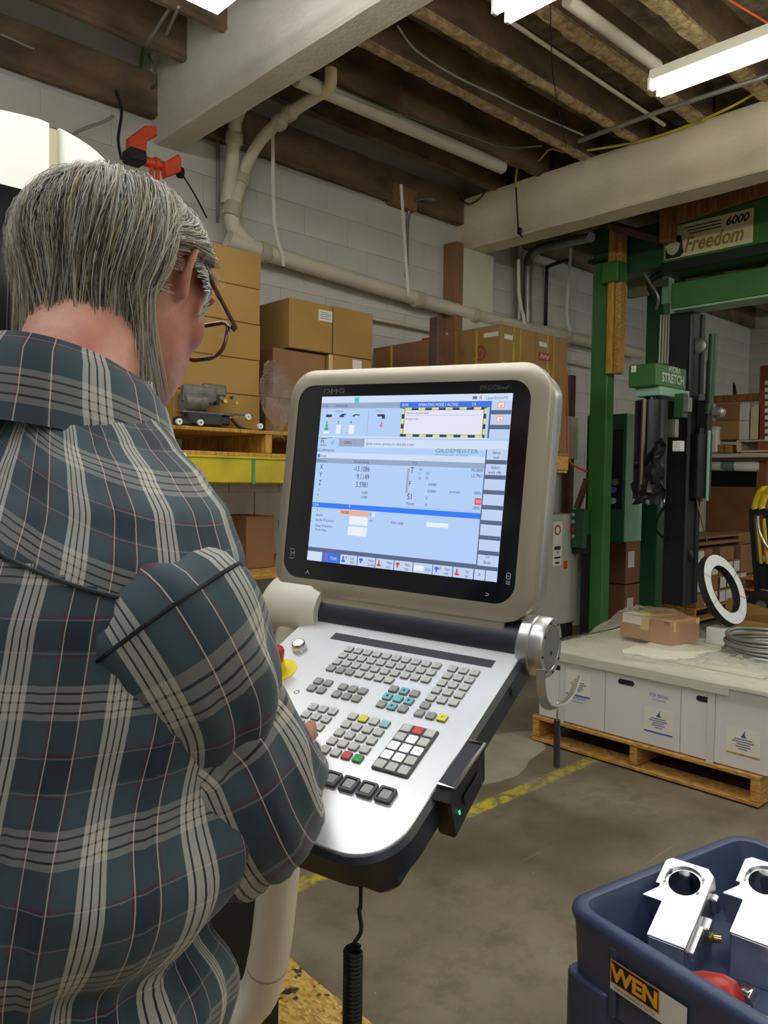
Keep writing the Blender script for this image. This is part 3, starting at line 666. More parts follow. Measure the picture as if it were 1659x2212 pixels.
# cream swing arm that carries the panel
b = MB(); b.tube([HX(-0.150), HX(-0.165), HX(-0.172), HX(-0.262), HX(-0.282)], [0.050, 0.054, 0.058, 0.058, 0.040], 28)
arm = build(b, 'swing_arm', M['cream'], panel, 'cream enamelled arm and joint holding the panel from the left', smooth=50)
a0 = HX(-0.225); pts = smooth_path([a0 + Vector((0, 0, -0.03)), a0 + Vector((-0.004, 0.012, -0.25)), a0 + Vector((-0.012, 0.035, -0.52)), a0 + Vector((-0.022, 0.055, -0.70)), a0 + Vector((-0.045, 0.080, -0.785)), a0 + Vector((-0.12, 0.145, -0.835)), a0 + Vector((-0.24, 0.26, -0.845)), a0 + Vector((-0.36, 0.44, -0.845))], 5)
b = MB(); pr = [(cos(2 * pi * k / 20) * 1.25, sin(2 * pi * k / 20) * 0.85) for k in range(20)]; b.tube(pts, 0.047, 20, prof=pr); build(b, 'arm_tube', M['cream'], arm, smooth=60)
b = MB(); b.tube([pts[15] + (pts[16] - pts[15]) * .1, pts[15] + (pts[16] - pts[15]) * .25], 0.0474, 20, prof=pr); build(b, 'arm_joint', mat('joint_line', srgb(170, 160, 140), 0.6), arm, smooth=60)
# coiled cable hanging from the tray, ring and strap on the hook
b = MB(); q0 = K((0.192, -0.548, -0.045)); q1 = at_d(770, 2030, (RW.transposed() @ (q0 - CAM)).z)
path = smooth_path([q0, q0 + Vector((0, 0, -0.03)), q0 * 0.5 + q1 * 0.5 + Vector((0.001, 0, 0)), q1 + Vector((0.004, -0.004, 0.012)), q1 + Vector((-0.002, 0.002, -0.004))], 6)
cx, cy, cz = q1.x - 0.002, q1.y + 0.003, q1.z - 0.012; rr = 0.0098
for k in range(12 * 62):
    a = 2 * pi * k / 12; path.append(Vector((cx + rr * cos(a), cy + rr * sin(a), cz - 0.0052 * k / 12)))
b.tube(path, 0.0026, 6); solo(b, 'coiled_cable', M['black'], 'black coiled cable hanging from the underside of the keyboard tray', 'cable', smooth=60)
ring = thing('key_ring', 'dark strap and split ring hanging on the steel hook below the hinge', 'key ring', (1.04, 0.705, 1.098))
rp = [Vector((1.045, 0.706, 1.088)) + Vector((0.96, -0.28, 0)).normalized() * 0.011 * cos(t) * 0.5 + Vector((0, 0, 1)) * 0.015 * sin(t) + Vector((0.28, 0.96, 0)) * 0.006 * cos(t) for t in [2 * pi * k / 20 for k in range(20)]]
b = MB(); b.tube(rp, 0.0013, 6, closed=True); build(b, 'ring', M['steel'], ring)
b = MB(); b.tube(smooth_path([(1.045, 0.706, 1.076), (1.046, 0.706, 1.05), (1.046, 0.705, 1.0)], 3), 0.0052, 8); build(b, 'strap', mat('strap_dark', srgb(66, 66, 72), 0.6), ring)
# ------------------------------------------------------------------ pipes, hangers, cables along the back wall and roof
drain = thing('drain_pipe', 'thick cream drain pipe running along the block wall with collars and a branch', 'pipe', (3.0, 4.35, 2.9))
YP = 4.36
pl_ = [on_y(500, 517, YP), on_y(560, 541, YP), on_y(1020, 680, YP), on_y(1250, 733, YP), on_y(1385, 765, YP)]
b = MB(); b.tube(smooth_path(pl_, 4), 0.055, 20); build(b, 'main_run', M['pipe'], drain, smooth=60)
def collar(p, d, r, ln, name='collar'):
    d = Vector(d).normalized(); b = MB(); p = Vector(p)
    b.tube([p - d * ln / 2, p - d * (ln / 2 - .006), p + d * (ln / 2 - .006), p + d * ln / 2], [r * .94, r, r, r * .94], 20); return build(b, name, M['pipe_joint'], drain, smooth=45)
for (px, py) in ((568, 545), (902, 647), (1022, 681), (1222, 727)):
    p = on_y(px, py, YP - .01); collar(p, (1, 0, -.1), 0.066, 0.07)
c0, c1, c2, c3 = on_y(548, 536, YP), on_y(507, 495, YP), on_y(501, 455, YP), on_y(521, 388, YP)
b = MB(); b.tube(smooth_path([c0, c1, c2], 6), 0.05, 18); b.tube([c2, c3], 0.042, 18); build(b, 'branch', M['pipe'], drain, smooth=60)
collar(c2, c3 - c2, 0.060, 0.09); collar(c3, c3 - c2, 0.056, 0.07)
r1, r2, r3, r4, r5 = on_y(540, 340, 4.28), on_y(572, 292, 4.15), on_y(625, 245, 3.95), on_y(690, 203, 3.7), on_y(711, 188, 3.62)
b = MB(); b.tube(smooth_path([c3, r1, r2, r3, r4], 5), 0.036, 16); build(b, 'upper_branch', M['pipe'], drain, 'greyer upper branch pipe below the near beam', smooth=60)
collar(r3, r4 - r3, 0.047, 0.06); collar(r2 * .4 + r3 * .6, r4 - r3, 0.05, 0.05)
b = MB(); b.tube(smooth_path([r4, r5, on_y(714, 172, 3.6), on_y(714, 150, 3.6)], 4), 0.036, 16); build(b, 'elbow', mat('new_pipe', srgb(226, 208, 160), 0.45), drain, 'newer cream elbow near the roof', smooth=60)
s0, s1, s2 = on_y(508, 262, 4.30), on_y(506, 300, 4.33), on_y(500, 368, 4.36)
b = MB(); b.tube([s0 + Vector((0, -.2, .25)), s0, s1, s2, on_y(490, 440, 4.40)], 0.042, 16); build(b, 'soil_stack', M['pipe'], drain, smooth=60)
collar(s1, (0, 0, 1), 0.054, 0.07)
def cable(name, pts, r, m, label, cat='cable', n=6, seg=6, group=None):
    b = MB(); b.tube(smooth_path(pts, n), r, seg); return solo(b, name, m, label, cat, smooth=60, group=group)
def strap(pts, w, label):
    b = MB(); b.tube(smooth_path(pts, 2), w / 2, 4, prof=[(0.15, 1), (0.15, -1), (-0.15, -1), (-0.15, 1)]); return solo(b, 'hanger_strap', M['strap'], label, 'strap', group='straps holding the drain pipe')
strap([on_y(589, 288, 4.2), on_y(592, 480, 4.29), on_y(610, 548, 4.29), on_y(612, 575, 4.30)], 0.022, 'white hanger strap farthest left on the drain pipe, below the near beam')
strap([on_y(866, 398, 4.2), on_y(874, 520, 4.28), on_y(880, 610, 4.28), on_y(882, 640, 4.29)], 0.022, 'white hanger strap below the wood block at the wall top')
strap([on_y(1120, 560, 4.2), on_y(1121, 635, 4.28), on_y(1130, 680, 4.29), on_y(1133, 700, 4.29)], 0.026, 'white hanger strap beside the grey duct pipes')
strap([on_y(1233, 535, 4.2), on_y(1229, 600, 4.28), on_y(1224, 680, 4.28), on_y(1232, 715, 4.29)], 0.026, 'white hanger strap just left of the green post')
cable('conduit', [on_y(470, 285, 4.46), on_y(470, 480, 4.46)], 0.011, M['galv'], 'thin grey conduit rising up the wall beside the soil stack', 'conduit', 2)
cable('conduit', [on_y(940, 430, 4.3), on_y(905, 430, 4.38), on_y(884, 455, 4.45), on_y(879, 520, 4.46), on_y(878, 600, 4.46)], 0.013, M['galv'], 'grey conduit bending down the wall left of the pale beam end', 'conduit')
cable('conduit', [on_x(985, 455, 4.98), on_x(970, 490, 4.985), on_x(945, 525, 4.985), on_x(925, 545, 4.985)], 0.016, M['galv'], 'short pale conduit curving across the end of the pale beam', 'conduit')
cable('small_pipe', [on_y(800, 688, 4.42), on_y(930, 714, 4.42), on_y(1290, 795, 4.42)], 0.016, M['pipe'], 'thin white pipe on the wall below the drain pipe', 'pipe', 2)
dp = thing('duct_pipe', 'pair of grey duct pipes rising behind the pale beam and bending overhead', 'pipe', (5.6, 4.4, 2.2))
b = MB(); b.tube(smooth_path([on_y(1121, 700, 4.40), on_y(1121, 560, 4.40), on_y(1123, 530, 4.38)], 4), 0.033, 14); build(b, 'rear_pipe', M['galv'], dp, smooth=60)
b = MB(); b.tube(smooth_path([on_y(1139, 700, 4.36), on_y(1140, 580, 4.36), on_y(1148, 550, 4.34), on_y(1180, 533, 4.2), on_y(1277, 512, 3.6)], 5), 0.040, 14); build(b, 'front_pipe', M['galv'], dp, smooth=60)
cable('black_pipe', [on_y(1178, 712, 4.44), on_y(1181, 590, 4.44), on_y(1186, 575, 4.42), on_y(1225, 562, 4.1)], 0.017, M['black'], 'black iron pipe standing on the white wall with a bent top', 'pipe', 4)
# cables and rods near the roof
cable('power_cable', [on_z(858, 55, 3.78), on_z(900, 110, 3.74), on_z(985, 165, 3.74), on_z(1070, 205, 3.74), on_z(1130, 235, 3.76), on_z(1260, 292, 3.78)], 0.006, M['cord_w'], 'grey cable looping along the joists in the middle bay')
cable('green_wire', [on_z(730, 190, 3.7), on_z(860, 245, 3.72), on_z(1000, 290, 3.7), on_z(1090, 318, 3.7), on_z(1170, 315, 3.74)], 0.005, M['cord_g'], 'thin green wire running under the joists towards the pale beam')
b = MB(); b.tube([on_z(640, 170, 3.72), on_z(1085, 362, 3.72)], 0.045, 16); solo(b, 'roof_pipe', M['beam'], 'pale pipe running between the joists in the middle bay', 'pipe', smooth=60)
b = MB(); b.tube([on_z(1225, 0, 3.74), on_z(1420, 143, 3.74)], 0.032, 16); solo(b, 'sprinkler_pipe', M['beam'], 'pale sprinkler pipe at the top beside the long fluorescent light', 'pipe', smooth=60)
b = MB(); b.tube([on_z(1100, 45, 3.78), on_z(1435, 270, 3.78)], 0.012, 8); solo(b, 'thin_pipe', M['pipe_joint'], 'thin pale pipe tucked under the joists in the middle bay', 'pipe', smooth=60)
cable('air_hose', [on_x(1720, 165, 4.99), on_x(1659, 185, 4.99), on_x(1560, 240, 5.0), on_x(1400, 300, 5.0), on_x(1240, 328, 5.0), on_x(1190, 322, 4.98), on_x(1165, 345, 4.98), on_x(1150, 340, 4.98), on_x(1125, 345, 4.97), on_x(1115, 375, 4.98), on_x(1114, 405, 4.98)], 0.009, M['cord_y'], 'yellow air hose lying along the top of the pale beam', 'hose')
cable('hanging_rod', [on_x(1114, 400, 4.985), on_x(1119, 490, 4.985), on_x(1121, 500, 4.985), on_x(1127, 512, 4.985)], 0.006, M['blackm'], 'dark rod hanging in front of the pale beam below the hose end', 'rod', 2)
b = MB(); b.box(on_x(1122, 499, 4.975), (0.03, 0.03, 0.05), ch=0.006); solo(b, 'rod_fitting', M['blackm'], 'small dark fitting at the foot of the hanging rod', 'fitting')
cable('steel_conduit', [on_z(1660, 163, 3.70), on_z(1440, 235, 3.70), on_z(1250, 305, 3.70)], 0.016, M['galv'], 'steel conduit running above the pale beam below the long light', 'conduit', 2)
cable('dark_cable', [on_x(980, 415, 4.97), on_x(1010, 440, 4.97), on_x(1040, 425, 4.97), on_x(1048, 400, 4.99)], 0.006, M['black'], 'dark cable loop sagging at the left end of the pale beam')
cable('support_wire', [on_z(1188, 0, 3.5), on_z(1192, 130, 3.6), on_z(1200, 200, 3.68), on_z(1222, 318, 3.78)], 0.003, M['blackm'], 'thin dark wire hanging across the joists in the middle bay', 'wire')
cable('orange_wire', [on_z(1560, -10, 3.75), on_z(1659, 50, 3.75)], 0.006, M['cord_o'], 'orange cable crossing the top right corner')
cable('cross_cable', [on_z(0, 73, 3.72), on_z(130, 132, 3.72), on_z(250, 185, 3.72)], 0.007, M['cord_w'], 'grey cable under the joists at the upper left')
for i, (pts, m_, lb) in enumerate((([on_z(385, 15, 3.72), on_x(350, 95, 2.2), on_x(322, 165, 2.22), on_x(318, 200, 2.22)], 'cord_w', 'pale cable slanting down beside the near beam, nearest the light'),
                               ([on_z(365, 20, 3.72), on_z(325, 80, 3.7), on_x(312, 105, 2.15)], 'galv', 'grey rod slanting down beside the near beam, left of the pale cable'),
                               ([on_x(308, 95, 2.15), on_x(302, 160, 2.2), on_x(306, 215, 2.22), on_x(322, 240, 2.22)], 'cord_g', 'green cord hanging in the tangle over the orange clamp'),
                               ([on_x(318, 115, 2.15), on_x(335, 160, 2.2), on_x(326, 190, 2.22), on_x(300, 180, 2.2)], 'cord_g', 'green cord loop at the right of the tangle over the orange clamp'),
                               ([on_y(245, 250, 4.4), on_y(225, 262, 4.4), on_y(172, 282, 4.4), on_y(150, 300, 4.4)], 'cord_w', 'pale cord sagging behind the white machine cover'),
                               ([on_y(250, 195, 4.4), on_y(262, 240, 4.4), on_y(255, 300, 4.4), on_y(262, 345, 4.4)], 'blackm', 'dark chain hanging left of the orange clamp'),
                               ([on_x(275, 205, 2.2), on_x(290, 235, 2.22), on_x(284, 275, 2.22)], 'blackm', 'dark cord hanging over the orange clamp'))):
    cable('hanging_cable', pts, 0.008, M[m_], lb)
cable('pull_cord', [on_y(390, 372, 4.05), on_y(420, 420, 4.1), on_y(446, 470, 4.2)], 0.005, M['black'], 'thin black cord slanting down from the orange clamp', 'cord', 3)
# orange beam clamp with trolley
oc = thing('beam_clamp', 'orange hoist clamp gripping the end of the near beam', 'clamp', (2.3, 4.1, 3.3))
def at(px, py, y=4.05): return on_y(px, py, y)
b = MB(); f = Fr((0, 4.02, 0), (1, 0, 0), (0, 0, 1), (0, 1, 0))
def poly(pts, y): return [(on_y(px, py, y).x, on_y(px, py, y).z) for (px, py) in pts]
b.prism(poly([(280, 295), (315, 270), (338, 272), (340, 292), (318, 305), (316, 335), (300, 342), (278, 328)][::-1], 4.02), 0, 0.05, f, 0.006); build(b, 'side_plate', M['orange'], oc)
b = MB(); b.box(at(290, 340), (0.10, 0.1, 0.07), ch=0.01); build(b, 'wheel_block', M['blackm'], oc)
b = MB(); b.tube([at(308, 347), at(366, 363)], 0.027, 14); b.tube([at(332, 352), at(340, 355)], 0.034, 14); build(b, 'spindle', M['orange'], oc, smooth=60)
b = MB(); b.prism(poly([(356, 350), (386, 332), (392, 340), (392, 370), (360, 382)][::-1], 4.0), 0, 0.06, Fr((0, 4.0, 0), (1, 0, 0), (0, 0, 1), (0, 1, 0)), 0.006); build(b, 'jaw', M['orange'], oc)
for px in (327, 340): b = MB(); b.box(at(px, 371), (0.018, 0.02, 0.09), ch=0.003); build(b, 'lug', M['orange'], oc)
b = MB(); b.tube([at(385, 372), at(393, 374)], 0.03, 12); build(b, 'end_knob', M['blackm'], oc, smooth=60)

# ------------------------------------------------------------------ white machining centre at the left, behind the person
mach = thing('milling_machine', 'big white machine cover with rounded shoulder behind the person at left', 'machine', (-0.4, 2.6, 0))
M['mach'] = mat('machine_white', srgb(236, 236, 226), 0.38)
YM = 2.02
PT = [(-1.6, 2.335), (0.20, 2.335), (0.45, 2.325), (0.60, 2.315)] + [on_y(px, py, YM) for (px, py) in ()]
for (px, py) in ((50, 247), (85, 256), (115, 269), (140, 281), (165, 295), (190, 311), (210, 327), (228, 345), (240, 364), (246, 385), (249, 410)):
    p = on_y(px, py, YM); PT.append((p.x, p.z))
PT = sorted([q for q in PT if q[0] < 0.55] + [q for q in PT if q[0] >= 0.6], key=lambda q: q[0])
XS = on_y(118, 330, YM).x
def zt(x):
    for (p, q) in zip(PT, PT[1:]):
        if p[0] <= x <= q[0]: return p[1] + (q[1] - p[1]) * (x - p[0]) / max(1e-6, q[0] - p[0])
    return PT[-1][1]
XE = PT[-1][0]
def clip(lo, hi):
    xs = [lo] + [q[0] for q in PT if lo < q[0] < hi] + [hi]; return [(lo, 0.02), (hi, 0.02)] + [(x, zt(x)) for x in xs[::-1]]
b = MB(); b.prism(clip(-1.6, XS - 0.012), 0, 2.2, Fr((0, YM + 2.2, 0), (1, 0, 0), (0, 0, 1), (0, -1, 0)), 0.003); build(b, 'cover', M['mach'], mach, smooth=50)
b = MB(); b.prism(clip(XS + 0.012, XE), 0, 2.2, Fr((0, YM + 2.2, 0), (1, 0, 0), (0, 0, 1), (0, -1, 0)), 0.003); build(b, 'end_cover', M['mach'], mach, smooth=50)
b = MB(); b.box((XS, YM + 1.1, (zt(XS) - .008) / 2), (0.03, 2.19, zt(XS) - .008)); build(b, 'seam', mat('seal_cream', srgb(206, 200, 160), 0.5), mach)
wp = on_y(62, 415, YM); b = MB(); b.prism(rrect(wp.x - 1.3, wp.x, 1.05, wp.z, 0.02, 3), 0, 0.02, Fr((0, YM + 0.012, 0), (1, 0, 0), (0, 0, 1), (0, -1, 0))); build(b, 'door_window', M['glass'], mach, 'black window in the machine door')
b = MB(); b.box((0.25, 1.75, 0.385), (1.70, 0.48, 0.75), ch=0.01); build(b, 'lower_cabinet', M['blackm'], mach, 'black lower cabinet of the machine')
# chip-board platform under the person
def osb():
    m, nt, bs = _nt('chip_board'); L = nt.links.new; tc = N(nt, 'ShaderNodeTexCoord')
    v = N(nt, 'ShaderNodeTexVoronoi'); v.inputs['Scale'].default_value = 120; v.inputs['Randomness'].default_value = 1.0; mp = N(nt, 'ShaderNodeMapping'); mp.inputs['Scale'].default_value = (1, 0.55, 1); L(tc.outputs['Object'], mp.inputs[0]); L(mp.outputs[0], v.inputs['Vector'])
    r = N(nt, 'ShaderNodeValToRGB'); e = r.color_ramp.elements; e[0].color = srgb(150, 112, 46); e[1].color = srgb(222, 190, 108); e.new(0.5).color = srgb(196, 158, 78)
    L(v.outputs['Color'], r.inputs[0]); n = N(nt, 'ShaderNodeTexNoise'); n.inputs['Scale'].default_value = 30; L(tc.outputs['Object'], n.inputs['Vector'])
    mr = N(nt, 'ShaderNodeMapRange'); mr.inputs[1].default_value = 0.60; mr.inputs[2].default_value = 0.66; L(n.outputs[0], mr.inputs[0]); mx = N(nt, 'ShaderNodeMix', data_type='RGBA'); L(mr.outputs[0], mx.inputs[0]); L(r.outputs[0], mx.inputs[6]); mx.inputs[7].default_value = srgb(70, 52, 26)
    L(mx.outputs[2], bs.inputs['Base Color']); bs.inputs['Roughness'].default_value = 0.7
    bp = N(nt, 'ShaderNodeBump'); bp.inputs['Strength'].default_value = 0.5; bp.inputs['Distance'].default_value = 0.004; L(v.outputs['Distance'], bp.inputs['Height']); L(bp.outputs[0], bs.inputs['Normal']); return m
plat = thing('platform', 'chip-board floor platform that the person stands on', 'platform', (0.7, 1.1, 0))
pts = [(-0.6, -0.3), (0.86, -0.3), (0.86, 0.72), (1.25, 0.72)]
for k in range(10): y = 0.75 + 1.12 * k / 9; pts.append((1.338 + 0.033 * k / 9 + 0.006 * sin(k * 2.3), y))
pts += [(1.12, 1.885), (1.12, 1.49), (-0.6, 1.49)]
b = MB(); b.prism(pts, 0.0, 0.03); brd = build(b, 'board', osb(), plat)
hp = on_z(622, 2142, 0.03); b = MB(); b.prism([(hp.x + 0.016 * cos(a) * (1 + .25 * sin(3 * a)), hp.y + 0.012 * sin(a)) for a in [2 * pi * k / 12 for k in range(12)]], 0.0302, 0.0306); build(b, 'knot_hole', M['ink'], plat)

# ------------------------------------------------------------------ pallets
def pallet(x0, x1, y0, y1, z, label, cat='pallet', along='x', w=M['wood'], n=6, group=None):
    """boards lie along 'along'; three stringers across; z is the top"""
    t = thing('wood_pallet', label, cat, ((x0 + x1) / 2, (y0 + y1) / 2, z - 0.14), group)
    def bd(name, cx, cy, cz, l, wd, h):
        b = MB(); b.box((cx, cy, cz), ((l, wd, h) if along == 'x' else (wd, l, h)), ch=0.003); build(b, name, w, t)
    L_ = (x1 - x0) if along == 'x' else (y1 - y0); W_ = (y1 - y0) if along == 'x' else (x1 - x0)
    cx, cy = (x0 + x1) / 2, (y0 + y1) / 2
    for zz, nm, nn in ((z - 0.01, 'deck_board', n), (z - 0.13, 'bottom_board', 3)):
        for k in range(nn):
            wdt = min(0.13, W_ / nn * 0.86); q = -W_ / 2 + wdt / 2 + (W_ - wdt) * k / max(1, nn - 1)
            bd(nm, cx if along == 'x' else cx + q, cy + q if along == 'x' else cy, zz, L_ * random.uniform(.985, 1.0), wdt, 0.02)
    for q in (-L_ / 2 + 0.022, 0, L_ / 2 - 0.022):
        b = MB(); c = (cx + q, cy, z - 0.07) if along == 'x' else (cx, cy + q, z - 0.07); b.box(c, ((0.042, W_ - .004, 0.098) if along == 'x' else (W_ - .004, 0.042, 0.098)), ch=0.003); build(b, 'stringer', w, t)
    return t
def carton(x0, x1, y0, y1, z0, z1, label, m=None, group=None, tape='x', cat='box'):
    t = thing('carton', label, cat, ((x0 + x1) / 2, (y0 + y1) / 2, z0), group); m = m or M['card']
    b = MB(); b.box(((x0 + x1) / 2, (y0 + y1) / 2, (z0 + z1) / 2), (x1 - x0 - .002, y1 - y0 - .002, z1 - z0 - .002), ch=0.003); build(b, 'body', m, t)
    if tape:
        b = MB(); cx, cy = (x0 + x1) / 2, (y0 + y1) / 2
        if tape == 'x': b.box((cx, cy, z1 - 0.0005), (x1 - x0, 0.05, 0.0012)); b.box((x0 + 0.0005, cy, z1 - 0.03), (0.0012, 0.05, 0.06))
        else: b.box((cx, cy, z1 - 0.0005), (0.05, y1 - y0, 0.0012)); b.box((cx, y0 + 0.0005, z1 - 0.03), (0.05, 0.0012, 0.06))
        build(b, 'tape', M['tape'], t)
    return t
FX = lambda x: Fr((x, 0, 0), (0, -1, 0), (0, 0, 1), (-1, 0, 0))       # drawing frame on a face that looks along -x
FY = lambda y: Fr((0, y, 0), (1, 0, 0), (0, 0, 1), (0, -1, 0))        # on a face that looks along -y

# storage rack behind the person
rack = thing('storage_rack', 'yellow-beamed storage rack against the block wall behind the person', 'rack', (2.6, 3.9, 0))
for y in (3.50, 4.36):
    b = MB(); b.box((2.35, y, 1.495), (2.75, 0.05, 0.14), ch=0.006); b.box((2.35, y - 0.028, 1.56), (2.75, 0.01, 0.012)); build(b, 'beam', M['yellow'], rack)
    for x in (0.96, 3.74):
        b = MB(); b.box((x, y, 1.25), (0.08, 0.075, 2.5), ch=0.004); build(b, 'upright', M['rust'], rack)
b = MB(); b.box((2.35, 3.95, 0.93), (2.75, 0.9, 0.03)); build(b, 'lower_shelf', M['wood'], rack)
b = MB(); b.box((on_y(548, 1010, 3.47).x, 3.471, 1.495), (0.018, 0.004, 0.146)); build(b, 'green_tape', mat('green_tape', srgb(40, 150, 100), 0.4), rack, 'green tape wrapped on the yellow beam')
pallet(1.80, 3.05, 3.48, 4.38, 1.705, 'wooden pallet on the yellow rack beam carrying the tall carton stack', 'pallet', w=M['wood_y'])
cartons = 'plain cartons of the tall stack'
for k, (ps) in enumerate(('lowest', 'second from the bottom', 'middle', 'second from the top', 'topmost')):
    z = 1.706 + 0.191 * k; carton(1.93 + 0.003 * (k % 2), 2.447 - 0.004 * (k % 2), 3.60, 4.1, z, z + 0.19, 'plain yellowish carton, %s of the tall stack beside the man\'s glasses' % ps, group=cartons, tape=None)
z0 = 1.706
grp = 'brown cartons stacked beside the tall carton stack'
carton(2.58, 3.02, 3.74, 4.2, z0, 1.915, 'bottom carton hidden low behind the screen, left column', M['card2'], grp, None)
carton(3.03, 3.36, 3.72, 4.2, z0, 1.915, 'bottom carton hidden low behind the screen, right column', M['card2'], grp, None)
carton(2.62, 3.005, 3.73, 4.2, 1.916, 2.20, 'dark brown carton in the middle row, left column, beside hanging film', M['card2'], grp, None)
c = carton(3.01, 3.355, 3.70, 4.2, 1.916, 2.205, 'tan carton with a square white label and pale tape, middle row right', M['card'], grp, None)
b = MB(); b.box((3.23, 3.6995, 2.155), (0.075, 0.001, 0.075)); build(b, 'paper_label', M['label'], c); b = MB(); b.box((3.018, 3.699, 2.06), (0.03, 0.002, 0.28)); build(b, 'tape', M['tape'], c)
c = carton(2.71, 3.032, 3.70, 4.25, 2.207, 2.492, 'upper carton with a white shipping label near its top edge', M['card'], grp, None)
b = MB(); b.box((2.975, 3.6995, 2.425), (0.105, 0.001, 0.065)); lb = build(b, 'shipping_label', M['label'], c); b = MB()
for k in range(4): b.rect(2.935, 2.935 + 0.08 - 0.012 * (k % 2), 2.405 + 0.012 * k, 2.409 + 0.012 * k, 0.0007, FY(3.699))
build(b, 'print', M['ink_grey'], lb)
carton(3.04, 3.36, 3.70, 4.25, 2.207, 2.495, 'upper plain carton right of the one with the shipping label', M['card'], grp, None)
carton(2.43, 2.62, 3.7, 4.0, 0.946, 1.24, 'dark brown carton on the low shelf behind the screen edge', M['card3'], None, None)
# grey gearbox on the pallet
gb = thing('gearbox', 'grey oily machine gearbox with hoses lying on the rack pallet', 'gearbox', (2.02, 3.52, 1.706))
G_ = mat('cast_grey', srgb(112, 112, 104), 0.5, 0.3, vary=0.35, scale=25, bump=0.3, bscale=60); GD = mat('oily_dark', srgb(52, 50, 48), 0.4, 0.3, vary=0.3, scale=30)
gx = lambda px, py: on_y(px, py, 3.53)
b = MB(); b.box(gx(430, 853), (0.19, 0.05, 0.095), ch=0.012); b.box(gx(462, 843), (0.13, 0.04, 0.06), ch=0.008); build(b, 'upper_casting', G_, gb)
b = MB(); b.tube([gx(395, 868), gx(440, 868)], 0.05, 16); build(b, 'drum', G_, gb, smooth=60)
b = MB(); b.box(gx(446, 893), (0.30, 0.05, 0.012), ch=0.003); b.box(gx(520, 896), (0.13, 0.04, 0.006)); build(b, 'flange', G_, gb)
b = MB(); b.box(gx(440, 905), (0.20, 0.045, 0.07), ch=0.01); b.box(gx(395, 910), (0.10, 0.04, 0.045), ch=0.01); b.box(gx(478, 908), (0.09, 0.04, 0.05), ch=0.01); build(b, 'lower_casting', GD, gb)
for (px, py) in ((372, 912), (418, 914), (520, 902), (546, 922)):
    p = gx(px, py); b = MB(); b.lathe([(0.006, 0), (0.014, 0), (0.016, 0.006), (0.015, 0.02), (0.006, 0.02), (0.006, 0)], Fr(p - Vector((0, .055, 0)), (1, 0, 0), (0, 0, 1), (0, -1, 0)), 14, cap=False); build(b, 'white_cap', M['white'], gb, smooth=40)
b = MB(); b.tube(smooth_path([gx(500, 905), gx(515, 922), gx(530, 928), gx(545, 930)], 4), 0.008, 8); build(b, 'hose', M['black'], gb, smooth=60)
for k, (px, py) in enumerate(((466, 862), (474, 868), (458, 872), (492, 860), (498, 872))):
    b = MB(); b.cyl(gx(px, py) - Vector((0, .03, 0)), gx(px, py) - Vector((0, .06, 0)), 0.012 - 0.001 * k, 10); build(b, 'fitting', [G_, M['yellow'], GD][k % 3] if k != 4 else M['yellow'], gb)

# clear wrapping film
def film_mat():
    m, nt, bs = _nt('clear_film'); L = nt.links.new; out = nt.nodes['Material Output']
    tr = N(nt, 'ShaderNodeBsdfTransparent'); gl = N(nt, 'ShaderNodeBsdfGlossy'); gl.inputs['Roughness'].default_value = 0.07; gl.inputs['Color'].default_value = (0.95, 0.97, 1, 1)
    tl_ = N(nt, 'ShaderNodeBsdfTranslucent'); tl_.inputs['Color'].default_value = (0.9, 0.92, 0.95, 1)
    fr = N(nt, 'ShaderNodeFresnel'); fr.inputs['IOR'].default_value = 1.45
    tc = N(nt, 'ShaderNodeTexCoord'); mp = N(nt, 'ShaderNodeMapping'); mp.inputs['Scale'].default_value = (22, 22, 40); L(tc.outputs['Object'], mp.inputs[0])
    n = N(nt, 'ShaderNodeTexNoise'); n.inputs['Scale'].default_value = 2.2; n.inputs['Detail'].default_value = 6; L(mp.outputs[0], n.inputs['Vector'])
    bp = N(nt, 'ShaderNodeBump'); bp.inputs['Strength'].default_value = 0.6; bp.inputs['Distance'].default_value = 0.03; L(n.outputs[0], bp.inputs['Height']); L(bp.outputs[0], gl.inputs['Normal']); L(bp.outputs[0], fr.inputs['Normal'])
    a = N(nt, 'ShaderNodeMath', operation='MULTIPLY_ADD'); L(fr.outputs[0], a.inputs[0]); a.inputs[1].default_value = 0.75; a.inputs[2].default_value = 0.0; a.use_clamp = True
    m1 = N(nt, 'ShaderNodeMixShader'); L(a.outputs[0], m1.inputs[0]); L(tr.outputs[0], m1.inputs[1]); L(gl.outputs[0], m1.inputs[2])
    m2 = N(nt, 'ShaderNodeMixShader'); m2.inputs[0].default_value = 0.11; L(m1.outputs[0], m2.inputs[1]); L(tl_.outputs[0], m2.inputs[2]); L(m2.outputs[0], out.inputs['Surface']); return m
M['film'] = film_mat()
def crumple(fn, nu, nv, amp, fq):
    def g(i, j):
        p = Vector(fn(i / nu, j / nv)); q = noise.noise_vector(p * fq); r = noise.noise_vector(p * fq * 2.7); return p + (q + r * 0.5) * amp
    return g
b = MB(); p0, p1, p2, p3 = on_y(588, 782, 3.55), on_y(580, 800, 3.55), on_y(628, 900, 3.5), on_y(598, 948, 3.46)
def bagf(u, v):
    c = on_y(592 + 12 * v, 780 + 165 * v, 3.56 - 0.09 * v); w = 0.03 + 0.085 * sin(pi * min(1, v * 1.15)) ; a = u * 2 * pi
    return (c.x + w * cos(a), c.y + 0.035 * sin(a) * (1 + .3 * cos(3 * a)), c.z)
b.surf(crumple(bagf, 26, 30, 0.022, 17), 26, 30); solo(b, 'plastic_film', M['film'], 'crumpled clear plastic film hanging beside the tall carton stack', 'plastic film', smooth=20)
